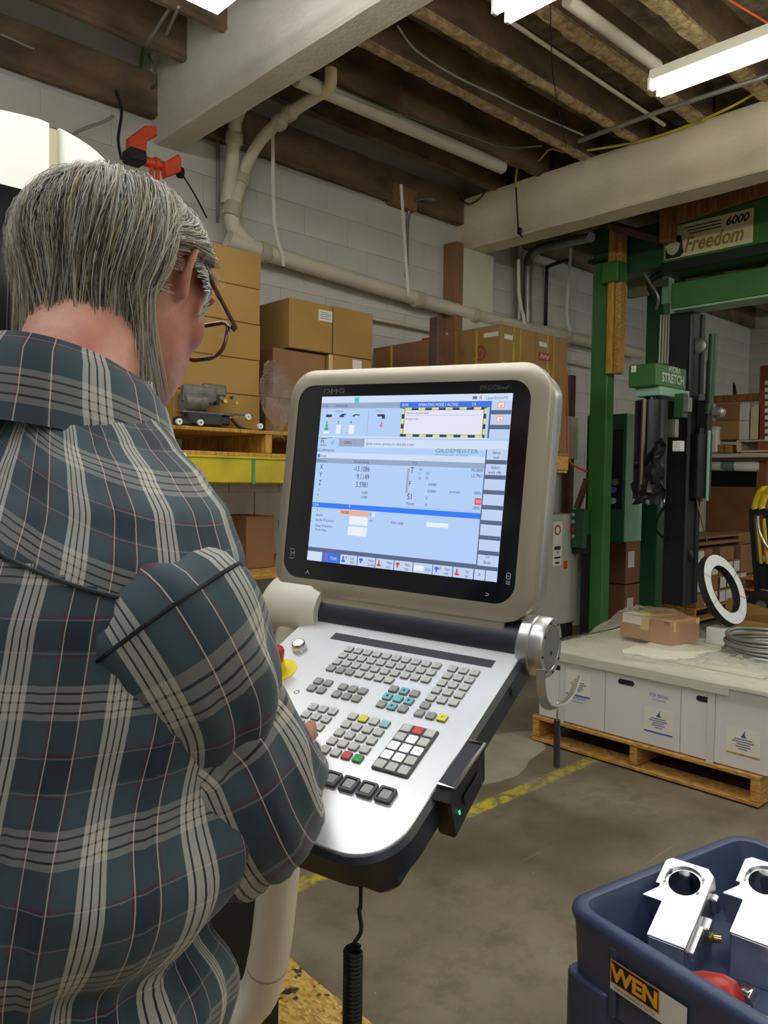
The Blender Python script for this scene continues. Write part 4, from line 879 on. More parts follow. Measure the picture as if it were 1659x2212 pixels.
# big strapped pallet load to the right, behind the screen
pallet(3.98, 4.78, 3.18, 4.42, 1.66, 'high pallet under the strapped carton load, hidden behind the screen', w=M['wood'], along='y')
big = 'strapped cartons of the high pallet load'
nm = {0: 'nearest the film-wrapped corner', 1: 'in the middle', 2: 'next to the wall'}
for zl, zn in ((1.662, 'lower'), (2.052, 'upper')):
    for j in range(3):
        for i in range(2):
            y0 = 3.19 + 0.405 * j; x0 = 4.0 + 0.375 * i
            c = carton(x0, x0 + 0.374, y0, y0 + 0.403, zl, zl + 0.388 + (0.02 if (j == 0 and zn == 'upper') else 0), 'strapped brown carton of the high load, %s layer, %s, %s row' % (zn, nm[j], 'front' if i == 0 else 'back'), M['card3'] if j else M['card'], big, None)
            if i == 0 and zn == 'upper':
                b = MB(); yc = y0 + (0.20, 0.16, 0.2)[j]; b.box((x0 - 0.001, yc, zl + 0.194), (0.003, 0.02, 0.39)); build(b, 'yellow_strap', M['yellow'], c)
                if j == 0:
                    b = MB(); cc = (-3.36, 2.29); b.frame([(cc[0] + .05 * cos(2 * pi * k / 18), cc[1] + .05 * sin(2 * pi * k / 18)) for k in range(18)], [(cc[0] + .038 * cos(2 * pi * k / 18), cc[1] + .038 * sin(2 * pi * k / 18)) for k in range(18)], 0, 0.0006, FX(x0 - .001)); text(b, 'V', FX(x0 - .001), 0.06, cc[0], cc[1] - 0.03, 0.0004, 'CENTER')
                    text(b, 'FY', FX(x0 - .001), 0.05, -3.51, 2.27, 0.0004, 'CENTER', 0.5); build(b, 'red_mark', M['ink_red'], c)
                    b = MB(); b.rect(-3.33, -3.21, 2.385, 2.415, 0.001, FX(x0 - .001)); build(b, 'paper_label', M['label'], c)
            if j == 0 and zn == 'upper':
                b = MB(); b.box((x0 + 0.13, y0 - .001, zl + 0.2), (0.016, 0.003, 0.4)); b.box((x0 + 0.2, y0 - .001, zl + 0.2), (0.01, 0.003, 0.4)); build(b, 'yellow_strap', M['yellow'], c)
                b = MB(); b.rect(x0 + .03, x0 + .13, 2.37, 2.40, 0.0015, FY(y0 - .001)); b.rect(x0 + .01, x0 + .15, 2.19, 2.22, 0.0015, FY(y0 - .001)); build(b, 'paper_label', M['label'], c)
                if i == 1:
                    b = MB(); b.rect(x0 + .03, x0 + .17, 2.28, 2.33, 0.002, FY(y0 - .001)); rl = build(b, 'red_label', M['ink_red'], c); b = MB(); b.add([(x0 + .04 + .02 * k, 2.29 + (.03 if k % 2 else 0), .0025) for k in range(6)] + [(x0 + .05 + .02 * k, 2.29 + (.03 if k % 2 else 0), .0025) for k in range(6)], [(k, k + 6, k + 7, k + 1) for k in range(5)], FY(y0 - .001)); build(b, 'print', M['label'], rl)
b = MB()
def wrapf(u, v):
    s = u * 2.0; x, y = (3.992, 3.55 - 0.37 * min(1, s)) if s < 1 else (3.992 + 0.78 * (s - 1), 3.178); return (x, y, 1.64 + 0.84 * v)
b.surf(crumple(wrapf, 44, 24, 0.006, 22), 44, 24); solo(b, 'stretch_wrap', M['film'], 'shiny stretch film wrapped round the end of the strapped carton load', 'stretch wrap', smooth=20)
# red tip on top of the load, brown rack behind it
b = MB(); p = on_x(945, 722, 4.2); b.box((4.2, p.y, 2.47), (0.14, 0.20, 0.03), ch=0.008); solo(b, 'red_folder', M['red'], 'red flat packet lying on the strapped carton load', 'packet')
br = thing('steel_rack', 'rusty brown steel rack right of the strapped carton load', 'rack', (5.1, 3.4, 0))
for (x, y) in ((4.14, 3.32), (4.14, 4.40), (6.62, 4.41), (4.70, 4.40)): b = MB(); b.box((x, y, 1.15 if x < 5 else 1.25), (0.08, 0.08, 2.30 if x < 5 else 2.5) if x > 5 else (0.08, 0.08, 1.40), fr=Fr((0, 0, -.45)) if x < 5 else ID, ch=0.004); build(b, 'upright', M['rust'], br)
for z in (2.18, 1.62): b = MB(); b.box((5.75, 4.42, z), (1.75, 0.05, 0.12)); build(b, 'beam', M['rust'], br)
for x in (4.14, 4.64): b = MB(); b.box((x, 3.85, 1.46), (0.05, 1.15, 0.10)); build(b, 'side_beam', M['rust'], br)
b = MB(); b.box((6.15, 4.30, 1.88), (0.75, 0.12, 0.40), ch=0.004); solo(b, 'cream_panel', mat('cream_board', srgb(214, 208, 176), 0.6), 'cream board standing in the brown rack left of the green post', 'board')
cable('orange_cable', [on_y(1224, 800, 3.2), on_y(1226, 930, 3.2), on_y(1228, 990, 3.2), on_y(1245, 1008, 3.25), on_y(1268, 1018, 3.4)], 0.008, M['cord_o'], 'orange cord hanging on the brown rack left of the green post')
# electrical cabinet with warning sign
ec = thing('electrical_cabinet', 'grey floor cabinet with danger sign between screen and green post', 'cabinet', (5.65, 4.15, 0))
b = MB(); b.box((5.65, 4.14, 0.70), (0.72, 0.5, 0.96), ch=0.01); build(b, 'body', M['grey_cab'], ec); b = MB(); b.box((5.65, 4.14, 0.11), (0.68, 0.46, 0.22)); build(b, 'plinth', M['blackm'], ec)
q = on_y(1205, 1175, 3.885); b = MB(); b.box((q.x, 3.8885, q.z), (0.13, 0.002, 0.38)); sg = build(b, 'warning_sign', M['label'], ec)
b = MB(); b.frame([(q.x - 0.005 + .045 * cos(2 * pi * k / 18), q.z + .12 + .045 * sin(2 * pi * k / 18)) for k in range(18)], [(q.x - 0.005 + .032 * cos(2 * pi * k / 18), q.z + .12 + .032 * sin(2 * pi * k / 18)) for k in range(18)], 0.001, 0.002, FY(3.887)); build(b, 'red_ring', M['ink_red'], sg)
b = MB()
for k, (w_, h_) in enumerate(((0.09, 0.03), (0.012, 0.022), (0.09, 0.016), (0.06, 0.016))): b.rect(q.x - w_ / 2, q.x + w_ / 2, q.z - 0.02 - 0.045 * k - h_, q.z - 0.02 - 0.045 * k, 0.001, FY(3.887))
build(b, 'sign_text', M['ink'], sg)
q = on_y(1222, 1220, 3.885); b = MB(); b.box((q.x, 3.888, q.z), (0.05, 0.004, 0.07)); build(b, 'orange_sticker', M['orange'], ec)

for k in range(4):
    i, r = k % 2, k // 2
    c = carton(6.95 + .38 * i, 7.32 + .38 * i, 3.95, 4.4, .01 + .46 * r, .46 + .46 * r, 'dark brown carton behind the green wrapper, %s row, %s' % (('bottom', 'top')[r], ('left', 'right')[i]), M['card3'], 'dark cartons behind the wrapper', None)
    b = MB(); b.box((7.05 + .38 * i, 3.949, .25 + .46 * r), (.12, .002, .16)); build(b, 'white_label', M['label'], c)
# ------------------------------------------------------------------ green stretch-wrapping machine
wr = thing('stretch_wrapper', 'tall green pallet wrapping machine with overhead arm and black film rolls', 'machine', (6.3, 3.4, 0))
def bx(px0, py0, px1, py1, X, t, mb=None, ch=0.004):
    """box whose face towards -x covers the sight lines of a rectangle, X = its plane, t = depth"""
    c = ((px0 + px1) / 2, (py0 + py1) / 2); ya, yb = on_x(px0, c[1], X).y, on_x(px1, c[1], X).y; za, zb = on_x(c[0], py1, X).z, on_x(c[0], py0, X).z
    mb = mb or MB(); mb.box((X + t / 2, (ya + yb) / 2, (za + zb) / 2), (t, abs(ya - yb), zb - za), ch=ch); return mb
def by(px0, py0, px1, py1, Y, t, mb=None, ch=0.004):
    c = ((px0 + px1) / 2, (py0 + py1) / 2); xa, xb = on_y(px0, c[1], Y).x, on_y(px1, c[1], Y).x; za, zb = on_y(c[0], py1, Y).z, on_y(c[0], py0, Y).z
    mb = mb or MB(); mb.box(((xa + xb) / 2, Y + t / 2, (za + zb) / 2), (abs(xb - xa), t, zb - za), ch=ch); return mb
b = MB(); yl, yr = on_x(1281, 560, 6.0).y, on_x(1318, 560, 6.0).y
b.box((6.06, (yl + yr) / 2, 1.80), (0.12, yl - yr, 3.60), ch=0.008); post = build(b, 'post', M['green'], wr, 'bright green front post')
b = bx(1278, 492, 1320, 545, 5.97, 0.2); build(b, 'post_cap', M['green_d'], wr)
b = MB(); b.box((6.0, yr - 0.035, 2.98), (0.09, 0.055, 1.2), ch=0.004); build(b, 'bumper_timber', M['wood_y'], wr, 'yellow timber tied to the post')
b = MB(); b.box((6.03, yr - 0.09, 2.98), (0.09, 0.05, 1.2), ch=0.004); build(b, 'bumper_timber', M['wood'], wr, 'paler timber tied to the post')
b = MB(); z1, z0_ = on_x(1335, 563, 5.95).z, on_x(1335, 607, 5.95).z; b.box((6.0, yr - 0.045, (z1 + z0_) / 2), (0.16, 0.15, z1 - z0_), ch=0.006); build(b, 'clamp_sleeve', M['green'], wr)
b = MB(); b.box((6.0, (yl + yr) / 2, on_x(1300, 564, 5.99).z), (0.15, yl - yr + .01, 0.025)); build(b, 'post_band', M['ink'], wr)
# rear post and the heads between
b = MB(); y2l, y2r = on_x(1392, 900, 6.75).y, on_x(1428, 900, 6.75).y; b.box((6.8, (y2l + y2r) / 2, 1.62), (0.13, y2l - y2r, 3.24), ch=0.006); build(b, 'post', M['green_d'], wr, 'darker rear post')
build(bx(1320, 490, 1445, 585, 6.15, 0.2), 'head_frame', M['green_d'], wr)
build(bx(1355, 585, 1400, 640, 6.6, 0.05), 'cross_plate', mat('pale_olive', srgb(150, 146, 110), 0.6), wr)
# crossbeam that carries the name plate
XB = 6.08
def beam_y(py, px): return on_x(px, py, XB).z
zt, zb_ = on_x(1440, 478, XB).z, on_x(1440, 568, XB).z
b = MB(); ys = on_x(1432, 520, XB).y; b.box((XB + 0.09, ys / 2 + 0.2, (zt + zb_) / 2), (0.18, ys - 0.4, zt - zb_), ch=0.006); build(b, 'cross_beam', M['green'], wr)
b = MB(); b.box((XB + 0.12, ys / 2 + 0.2, zb_ - 0.045), (0.3, ys - 0.4, 0.09), ch=0.01); b.tube(smooth_path([(XB + .1, ys, zb_ - .045), (XB + .1, ys + .1, zb_ - .06), (XB + .1, ys + .16, zb_ - .12), (XB + .1, ys + .08, zb_ - .3)], 4), 0.03, 8); build(b, 'drive_rail', mat('rail_black', srgb(22, 34, 28), 0.4), wr, smooth=40)
# name plate
sl, sr = on_x(1436, 520, XB - .012).y, on_x(1626, 495, XB - .012).y; z0s, z1s = on_x(1436, 562, XB - .012).z, on_x(1436, 505, XB - .012).z; hs = z1s - z0s
b = MB(); b.box((XB - 0.004, (sl + sr) / 2, z0s + hs * .6), (0.008, sl - sr, hs * 1.2)); sg = build(b, 'name_plate', mat('sign_cream', srgb(214, 208, 160), 0.5), wr)
fs = Fr((XB - 0.009, sl, z0s), (0, -1, 0), (0, 0, 1), (-1, 0, 0)); ws = sl - sr
b = MB(); text(b, 'Freedom', fs, hs * .52, ws * .23, hs * .16, 0.002, sx=ws * .72 / (hs * .52 / .69 * 3.95), shear=0.3, bold=.024); build(b, 'name_lettering', mat('sign_gold', srgb(150, 128, 60), 0.5), sg)
b = MB(); text(b, '6000', fs, hs * .28, ws * .70, hs * .80, 0.002, sx=1.0, shear=0.3, bold=.028)
for k in range(3): b.add([(ws * (.24 + .03 * k), hs * (1.06 - .12 * k), .0012), (ws * .66, hs * (1.06 - .12 * k), .0012), (ws * .65, hs * (1.02 - .12 * k), .0012), (ws * (.23 + .03 * k), hs * (1.02 - .12 * k), .0012)], [(0, 1, 2, 3)], fs)
b.add([(ws * .01, hs * .02, .0012), (ws * .19, hs * .02, .0012), (ws * .23, hs * .16, .0012), (ws * .20, hs * .8, .0012), (ws * .01, hs * .9, .0012)], [(0, 1, 2, 3, 4)], fs); build(b, 'number_lettering', M['ink'], sg)
b = MB(); b.add([(ws * .1 + hs * .27 * cos(a) * (1 + .08 * sin(5 * a)), hs * .42 + hs * .27 * sin(a) * (1 + .08 * cos(4 * a)), 0.002) for a in [2 * pi * k / 24 for k in range(24)]], [tuple(range(24))], fs); build(b, 'globe_mark', mat('sign_pale', srgb(190, 186, 160), 0.6), sg)
# swinging arm, mast and carriage
XA = 6.28
ya = on_x(1449, 640, XA).y; za1, za0 = on_x(1449, 612, XA).z, on_x(1449, 668, XA).z
b = MB(); b.box((XA + 0.12, ya / 2 - 0.3, (za1 + za0) / 2), (0.24, ya + 0.6, za1 - za0), ch=0.008); build(b, 'swing_arm', M['green'], wr)
b = MB(); b.box((XA + 0.12, ya / 2 - 0.3, za0 - 0.008), (0.23, ya + 0.58, 0.016)); build(b, 'arm_underside', M['green_l'], wr)
b = MB(); p = on_x(1443, 625, XA + .2); b.box(p, (0.10, 0.06, 0.26)); b.box((p.x, p.y, p.z + .16), (0.12, .08, .05)); build(b, 'arm_bracket', M['green_l'], wr)
XMm = 6.40
b = MB(); yl_, yr_ = on_x(1440, 900, XMm).y, on_x(1492, 900, XMm).y; zb0 = on_x(1450, 1308, XMm).z
b.box((XMm + 0.07, (yl_ + yr_) / 2, (za0 + zb0) / 2), (0.14, yl_ - yr_, za0 - zb0 - .02), ch=0.006)
b.box((XMm + 0.16, (yl_ + yr_) / 2, (za0 + zb0) / 2), (0.06, (yl_ - yr_) * 1.15, za0 - zb0 - .05), ch=0.004)
b.tube([(XMm - .02, yr_ + .01, za0 - .05), (XMm - .02, yr_ + .01, zb0 + .02)], 0.014, 8); mastp = build(b, 'mast', M['mast'], wr, 'black steel mast hanging from the arm')
for (px, py) in ((1513, 748), (1485, 1200)):
    p = on_x(px, py, XMm + .08); b = MB(); b.lathe([(0.06, 0), (0.065, 0.01), (0.065, 0.03), (0.058, 0.035), (0.02, 0.035), (0.018, 0.045), (0, 0.045)], Fr(p, (0, 1, 0), (0, 0, 1), (-1, 0, 0)), 20); build(b, 'guide_wheel', M['galv'] if py < 1000 else M['mast'], wr, smooth=40)
# thin pale cables left of the mast
b = MB()
for px in (1428, 1434, 1440, 1446): b.cyl(on_x(px, 680, 6.6), on_x(px - 4, 785, 6.6), 0.008, 6)
build(b, 'lift_cable', M['strap'], wr, kind='stuff')
# carriage with the roll of film
cyl_, cyr_ = on_x(1357, 812, 5.62).y, on_x(1418, 812, 5.62).y; zc1, zc0 = on_x(1418, 783, 5.62).z, on_x(1418, 832, 5.62).z; xr = on_y(1483, 812, cyr_).x
b = MB(); b.box(((5.62 + xr) / 2, (cyl_ + cyr_) / 2, (zc1 + zc0) / 2), (xr - 5.62, cyl_ - cyr_, zc1 - zc0), ch=0.008); cg = build(b, 'film_carriage', M['green'], wr)
b = MB(); b.box(((5.68 + xr + .04) / 2, (cyl_ + cyr_) / 2 - .02, zc0 - 0.035), (xr + .04 - 5.68, cyl_ - cyr_ - .02, 0.07), ch=0.006); build(b, 'carriage_base', M['green_l'], cg)
ff = FY(cyr_ - 0.001); b = MB(); text(b, 'STRETCH', ff, 0.066, 5.70, zc0 + 0.04, 0.002, sx=0.90, bold=.035); text(b, 'HYDRA', ff, 0.045, 5.80, zc0 + 0.12, 0.002, sx=0.9, bold=.03); build(b, 'carriage_lettering', mat('sticker_silver', srgb(196, 200, 192), 0.4), cg)
b = bx(1363, 790, 1374, 804, 5.617, 0.004); build(b, 'sticker', M['label'], cg)
def roll(px, pt, pb, X, r, lab, m=M['black']):
    a, c = on_x(px, pt, X), on_x(px, pb, X); q = MB(); q.lathe([(r * .35, c.z - .03), (r * .35, c.z), (r, c.z), (r, a.z), (r * .35, a.z), (r * .35, a.z + .05)], Fr((a.x, a.y, 0)), 28); return build(q, 'film_roll', m, wr, lab, smooth=40)
M['filmroll'] = mat('black_film_roll', srgb(26, 26, 32), 0.28)
roll(1408, 866, 1078, 5.75, 0.125, 'black roll of stretch film under the carriage', M['filmroll'])
b = MB(); b.cyl(on_x(1392, 862, 5.58), on_x(1383, 1084, 5.58), 0.018, 10); build(b, 'roll_bar', mat('dull_brass', srgb(120, 112, 88), 0.35, 0.7), wr, smooth=60)
b = MB()
def torn(u, v):
    c = on_x(1372 + 66 * u - 8 * v, 985 + 105 * v - 40 * u * (1 - v), 5.60); return (c.x + 0.05 * sin(5 * u + 3 * v), c.y, c.z)
b.surf(crumple(torn, 22, 18, 0.035, 11), 22, 18); build(b, 'torn_film', M['filmroll'], wr, smooth=25)
build(bx(1455, 850, 1476, 902, 5.9, 0.08), 'switch_box', M['green_d'], wr); build(bx(1476, 858, 1488, 890, 5.9, 0.06), 'switch_box', M['galv'], wr, 'pale end box')
build(bx(1440, 905, 1460, 945, 5.9, .05), 'bracket', M['galv'], wr); build(bx(1452, 952, 1471, 975, 5.88, 0.06), 'sensor', M['white'], wr)
b = MB(); b.tube([on_x(1434, 985, 5.8), on_x(1433, 1085, 5.8)], 0.012, 8); build(b, 'chain', M['steel'], wr)
roll(1513, 938, 1076, 6.5, 0.095, 'second black roll of film right of the mast', M['filmroll'])
b = MB(); b.cyl(on_x(1532, 930, 6.45), on_x(1527, 1082, 6.45), 0.014, 8); build(b, 'roll_bar', M['green_l'], wr, smooth=60)
b = MB(); b.cyl(on_x(1541, 722, 6.5), on_x(1531, 895, 6.5), 0.035, 14); build(b, 'column', M['green_d'], wr, 'dark green column right of the mast', smooth=60)
build(bx(1524, 778, 1532, 870, 6.45, 0.05), 'column_plate', M['mast'], wr); build(bx(1508, 850, 1532, 865, 6.46, 0.08), 'column_bracket', M['galv'], wr)
build(bx(1505, 865, 1528, 938, 6.5, 0.10), 'roll_head', M['mast'], wr); b = MB(); b.lathe([(0.05, 0), (0.05, 0.05), (0.03, 0.06), (0.03, 0.1), (0, 0.1)], Fr(on_x(1556, 892, 6.5), (0, 1, 0), (0, 0, 1), (-1, 0, 0)), 16); build(b, 'motor', M['galv'], wr, smooth=40)
b = MB(); b.tube(smooth_path([on_x(1448, 1080, 6.3), on_x(1425, 1110, 6.3), on_x(1416, 1140, 6.3), on_x(1432, 1160, 6.3), on_x(1450, 1160, 6.3)], 5), 0.012, 6); build(b, 'loose_cable', M['black'], wr, smooth=60)
b = MB(); b.tube(smooth_path([on_x(1392, 590, 6.1), on_x(1404, 610, 6.1), on_x(1422, 640, 6.1), on_x(1418, 668, 6.15)], 5), 0.012, 6); build(b, 'hose', M['galv'], wr, smooth=60)
# control cabinet of the wrapper with its green face and a side paled for reflected light, and the small button box
yc = on_x(1352, 1000, 6.27).y; zc1, zc0 = on_x(1352, 893, 6.27).z, on_x(1352, 1172, 6.27).z; xr = on_y(1388, 1000, yc).x
b = MB(); b.box(((6.27 + xr) / 2, yc + 0.2, (zc1 + zc0) / 2), (xr - 6.27, 0.4, zc1 - zc0), ch=0.006); cc = build(b, 'control_cabinet', M['green_d'], wr)
b = MB(); b.box(((6.27 + xr) / 2, yc - 0.003, (zc1 + zc0) / 2), (xr - 6.275, 0.006, zc1 - zc0 - .01)); build(b, 'cabinet_side', M['green_l'], cc, 'cabinet side with reflected light painted in pale green')  # pale sheet paints the reflection on this side of the cabinet
build(bx(1321, 928, 1345, 1100, 6.266, 0.004), 'control_face', M['black'], cc)
for (px, py, m_) in ((1330, 1042, 'galv'), (1326, 1058, 'ink_blue'), (1325, 1082, 'green_l')):
    p = on_x(px, py, 6.262); b = MB(); b.lathe([(0.028, 0), (0.028, 0.02), (0, 0.02)], Fr(p, (0, 1, 0), (0, 0, 1), (-1, 0, 0)), 14, cap=False); build(b, 'control_knob', M[m_], cc)
bb_ = bx(1231, 1100, 1262, 1184, 5.9, 0.16); bbx = build(bb_, 'button_box', M['green_d'], wr, 'small green box with four push buttons')
for k, py in enumerate((1112, 1127, 1143, 1159)):
    p = on_x(1238, py, 5.90); b = MB(); b.lathe([(0.022, 0), (0.022, 0.014), (0.014, 0.02), (0, 0.02)], Fr(p, (0, 1, 0), (0, 0, 1), (-1, 0, 0)), 14, cap=False); build(b, 'push_button', M['red'] if k == 2 else M['galv'], bbx)
build(bx(1233, 1184, 1265, 1196, 5.92, 0.14), 'box_foot', M['black'], wr)
b = MB(); p, q = on_x(1268, 1035, 5.98), on_x(1246, 1098, 5.98); b.tube([p, q], 0.03, 4); build(b, 'brace', M['rust'], wr)
b = MB(); b.box((6.05, 3.78, 0.5), (0.2, 0.06, 1.0)); build(b, 'post_shroud', M['blackm'], wr)
# timbers in the roof over the wrapper
b = MB(); b.tube([on_x(1450, 470, 6.0), on_x(1659, 400, 6.0), on_x(1800, 352, 6.0)], 0.06, 4, prof=[(1, .5), (1, -.5), (-1, -.5), (-1, .5)]); solo(b, 'roof_timber', M['wood_o'], 'orange-brown timber slanting across the roof above the wrapper name plate', 'timber')
build_ = bx(1424, 430, 1452, 520, 5.95, 0.08); solo(build_, 'timber_post', M['wood_o'], 'short upright timber between the pale beam and the wrapper name plate', 'timber')
b = MB(); b.tube([on_x(1310, 485, 5.8), on_x(1440, 520, 6.1)], 0.04, 4); solo(b, 'angle_iron', M['rust'], 'rusty angle iron running from the green post to the short timber', 'angle iron')

# ------------------------------------------------------------------ far right: shelving, hose reel, cartons, hand truck
sh = thing('shelving', 'brown steel shelving against the right-hand wall with cartons on it', 'shelving', (9.6, 3.0, 0))
XS_ = 9.3
for (a, c) in ((1632, 1656),):
    build(bx(1635, 790, 1657, 1200, XS_, 0.10), 'upright', mat('rack_brown', srgb(140, 80, 48), 0.6, vary=0.1), sh)
build(bx(1540, 852, 1640, 868, XS_, 0.06), 'beam', M['wood_o'], sh); build(bx(1536, 979, 1700, 988, XS_ - .1, 1.2), 'shelf', mat('pale_shelf', srgb(206, 196, 180), 0.6), sh)
build(bx(1530, 1014, 1655, 1052, XS_ + .6, 0.06), 'dark_back', M['blackm'], sh); build(bx(1480, 1052, 1700, 1185, XS_ + .5, 0.03), 'plywood_panel', mat('plywood', srgb(138, 96, 60), 0.75, vary=0.12, scale=4), sh)
build(bx(1530, 989, 1655, 996, XS_ - .08, 0.06), 'beam', M['rust'], sh)
for k, (a, c, t_, b_) in enumerate(((1652, 1659, 825, 950),)): 
    mb = MB()
    for i in range(9): bx(1652, 822 + 15 * i, 1666, 831 + 15 * i, XS_ - .01, .02, mb, 0)
    build(mb, 'punched_strip', M['white'], sh, kind='stuff')
def carton_px(px0, py0, px1, py1, X, t, label, m, group=None, side=None):
    th = thing('carton', label, 'box', on_x((px0 + px1) / 2, py1, X), group); build(bx(px0, py0, px1, py1, X, t), 'body', m, th)
    if side: build(bx(px1 - 1, py0, px1 + side, py1, X + .005, t - .01), 'white_end', M['white_card'], th)  # end face coloured white, daylight painted onto the carton
    return th
gsh = 'cartons on the brown shelving'
carton_px(1546, 871, 1598, 908, XS_, 0.5, 'brown shelf carton with daylight painted white on its end, upper of the two', M['card2'], gsh, 20)
carton_px(1533, 909, 1597, 950, XS_, 0.5, 'tan shelf carton with daylight painted white on its end, lower of the two', M['card'], gsh, 20)
carton_px(1621, 878, 1642, 949, XS_, 0.4, 'cream upright shelf carton beside the brown upright', mat('cream_card', srgb(216, 200, 164), 0.6), gsh)
carton_px(1540, 960, 1563, 978, XS_ - .05, 0.3, 'small tan carton lying on the pale shelf, left', M['card'], gsh)
carton_px(1565, 960, 1579, 978, XS_ - .05, 0.3, 'narrow tan carton lying on the pale shelf, right of the small one', M['card'], gsh)
b = MB(); p_ = on_x(1543, 978, XS_ - .02); b.box((p_.x, p_.y, p_.z + .14), (0.12, 0.10, 0.28), ch=0.01); b.box((p_.x, p_.y, p_.z + .29), (0.14, 0.12, 0.03), ch=0.01); solo(b, 'plastic_tub', M['white'], 'small white plastic tub on the shelving beside the black roll', 'tub')
p = on_x(1630, 954, XS_); pallet(XS_ - .02, XS_ + 1.0, p.y - .75, p.y + .2, p.z + .02, 'pale pallet standing on the pale shelf at the right edge', along='y', w=mat('bleached_wood', srgb(214, 196, 172), 0.75, vary=.1))
rl_ = thing('film_bundle', 'white wrapped roll with a green band lying below the pale shelf', 'roll', on_x(1590, 1006, XS_))
b = MB(); b.tube([on_x(1533, 1005, XS_), on_x(1538, 1005, XS_), on_x(1634, 1007, XS_), on_x(1640, 1007, XS_)], [0.04, 0.062, 0.062, 0.045], 16); build(b, 'roll', M['white'], rl_, smooth=50)
b = MB(); b.tube([on_x(1561, 1005, XS_), on_x(1590, 1006, XS_)], 0.064, 16); build(b, 'green_band', mat('dull_green', srgb(110, 134, 124), 0.6), rl_, smooth=50)
hr = thing('hose_reel', 'red hose reel on the white wall behind the shelving', 'hose reel', on_x(1545, 840, 10.7))
p = on_x(1548, 838, 10.6); b = MB(); b.lathe([(0.06, 0), (0.23, 0.0), (0.24, 0.02), (0.20, 0.03), (0.20, 0.10), (0.24, 0.12), (0.23, 0.14), (0.05, 0.14)], Fr(p, (0, 1, 0), (0, 0, 1), (-1, 0, 0)), 32); build(b, 'drum', M['red'], hr, smooth=40)
build(bx(1505, 810, 1575, 832, 10.55, 0.2), 'housing', M['red'], hr); b = MB(); b.tube(smooth_path([on_x(1573, 818, 10.5), on_x(1584, 830, 10.5), on_x(1589, 858, 10.5)], 5), 0.022, 8); build(b, 'hose', M['black'], hr, smooth=60)
build(bx(1507, 815, 1513, 832, 10.45, .02), 'yellow_mark', M['yellow'], hr)
# pallet of small white-ended cartons on the floor
pallet(7.75, 9.05, 3.62, 4.3, 0.19, 'floor pallet of small white-ended cartons behind the wrapper mast', along='x')
gsm = 'small white-ended cartons on the floor pallet'
pb_ = MB(); pb_.box((0, 0, 0), (0.168, 0.3, 0.148), ch=0.003); sm0 = pb_.mesh('body', M['card2']); pe = MB(); pe.box((0, -0.151, 0), (0.146, 0.002, 0.118)); sm1 = pe.mesh('white_end', M['white_card'])
for r in range(4):
    for c in range(7):
        if r == 3 and c in (2, 5): continue
        t = thing('small_carton', 'small brown carton with white end, row %s from the pallet, column %s from the mast' % (('first', 'second', 'third', 'fourth')[r], ('first', 'second', 'third', 'fourth', 'fifth', 'sixth', 'seventh')[c]), 'box', (7.86 + 0.176 * c, 3.78, 0.191 + 0.15 * r), gsm)
        for nm_, me in (('body', sm0), ('white_end', sm1)):
            o = obj(nm_, me, t); o.matrix_basis = Matrix.Translation((7.86 + 0.176 * c + random.uniform(-.003, .003), 3.78 + random.uniform(-.012, .012), 0.266 + 0.15 * r))
b = MB(); b.box((8.4, 3.9, 0.84), (1.3, 0.5, 0.03)); b.box((8.4, 3.9, 0.90), (1.0, 0.45, 0.02)); solo(b, 'cardboard_sheet', M['card2'], 'loose cardboard sheets lying over the small white-ended cartons', 'cardboard')
carton_px(1557, 1150, 1597, 1175, 8.9, 0.4, 'brown carton topping the film-wrapped stack left of the hand truck', M['card2'], None)
carton_px(1550, 1176, 1598, 1240, 8.9, 0.5, 'film-wrapped brown carton left of the hand truck', M['card2'], None)
p = on_x(1590, 1245, 8.9); pallet(8.85, 9.5, p.y - .3, p.y + .2, p.z, 'raised pallet under the film-wrapped carton left of the hand truck', along='y')
b = MB(); p = on_x(1575, 1290, 9.0); b.box((9.15, p.y, p.z / 2 + .03), (0.5, 0.5, p.z * 1.0 + .05), ch=.004); solo(b, 'crate', M['wood_o'], 'brown crate under the raised pallet left of the hand truck', 'crate')
ht = thing('hand_truck', 'black hand truck with yellow handles and black wheels at the right edge', 'hand truck', on_z(1650, 1330, 0.0))
XH = 7.2
for dx in (0, 15):
    b = MB(); b.tube(smooth_path([on_x(1632 + dx, 1100, XH), on_x(1631 + dx, 1092, XH), on_x(1640 + dx, 1066, XH), on_x(1650 + dx, 1056, XH), on_x(1664 + dx, 1058, XH + .2)], 4), 0.028, 10); build(b, 'handle', mat('safety_yellow', srgb(226, 192, 30), 0.4), ht, smooth=60)
build(bx(1619, 1100, 1680, 1112, XH, 0.06), 'top_bar', M['black'], ht)
for px in (1624, 1655): b = MB(); b.tube([on_x(px, 1102, XH), on_x(px + 14, 1290, XH)], 0.03, 4); build(b, 'side_rail', M['black'], ht)
for px in (1636, 1650):
    b = MB(); b.tube([on_x(px, 1120, XH - .03), on_x(px + 8, 1218, XH - .03)], 0.016, 8); build(b, 'yellow_rail', M['yellow'], ht, smooth=60)
build(bx(1630, 1215, 1700, 1275, XH, 0.03), 'toe_frame', M['blackm'], ht)
b = MB(); b.tube(smooth_path([on_x(1637, 1115, XH - .05), on_x(1642, 1150, XH - .05), on_x(1662, 1190, XH - .05)], 4), 0.012, 6); build(b, 'cable', M['steel'], ht, smooth=60)
p = on_x(1650, 1306, XH); b = MB(); b.lathe([(0.05, 0), (0.05, -.01), (0.10, -.01), (0.125, 0.0), (0.13, 0.03), (0.125, 0.06), (0.09, 0.07), (0.05, 0.07)], Fr(p, (0, 1, 0), (0, 0, 1), (-1, 0, 0)), 28, cap=False); whl = build(b, 'wheel', M['blackm'], ht, smooth=50)
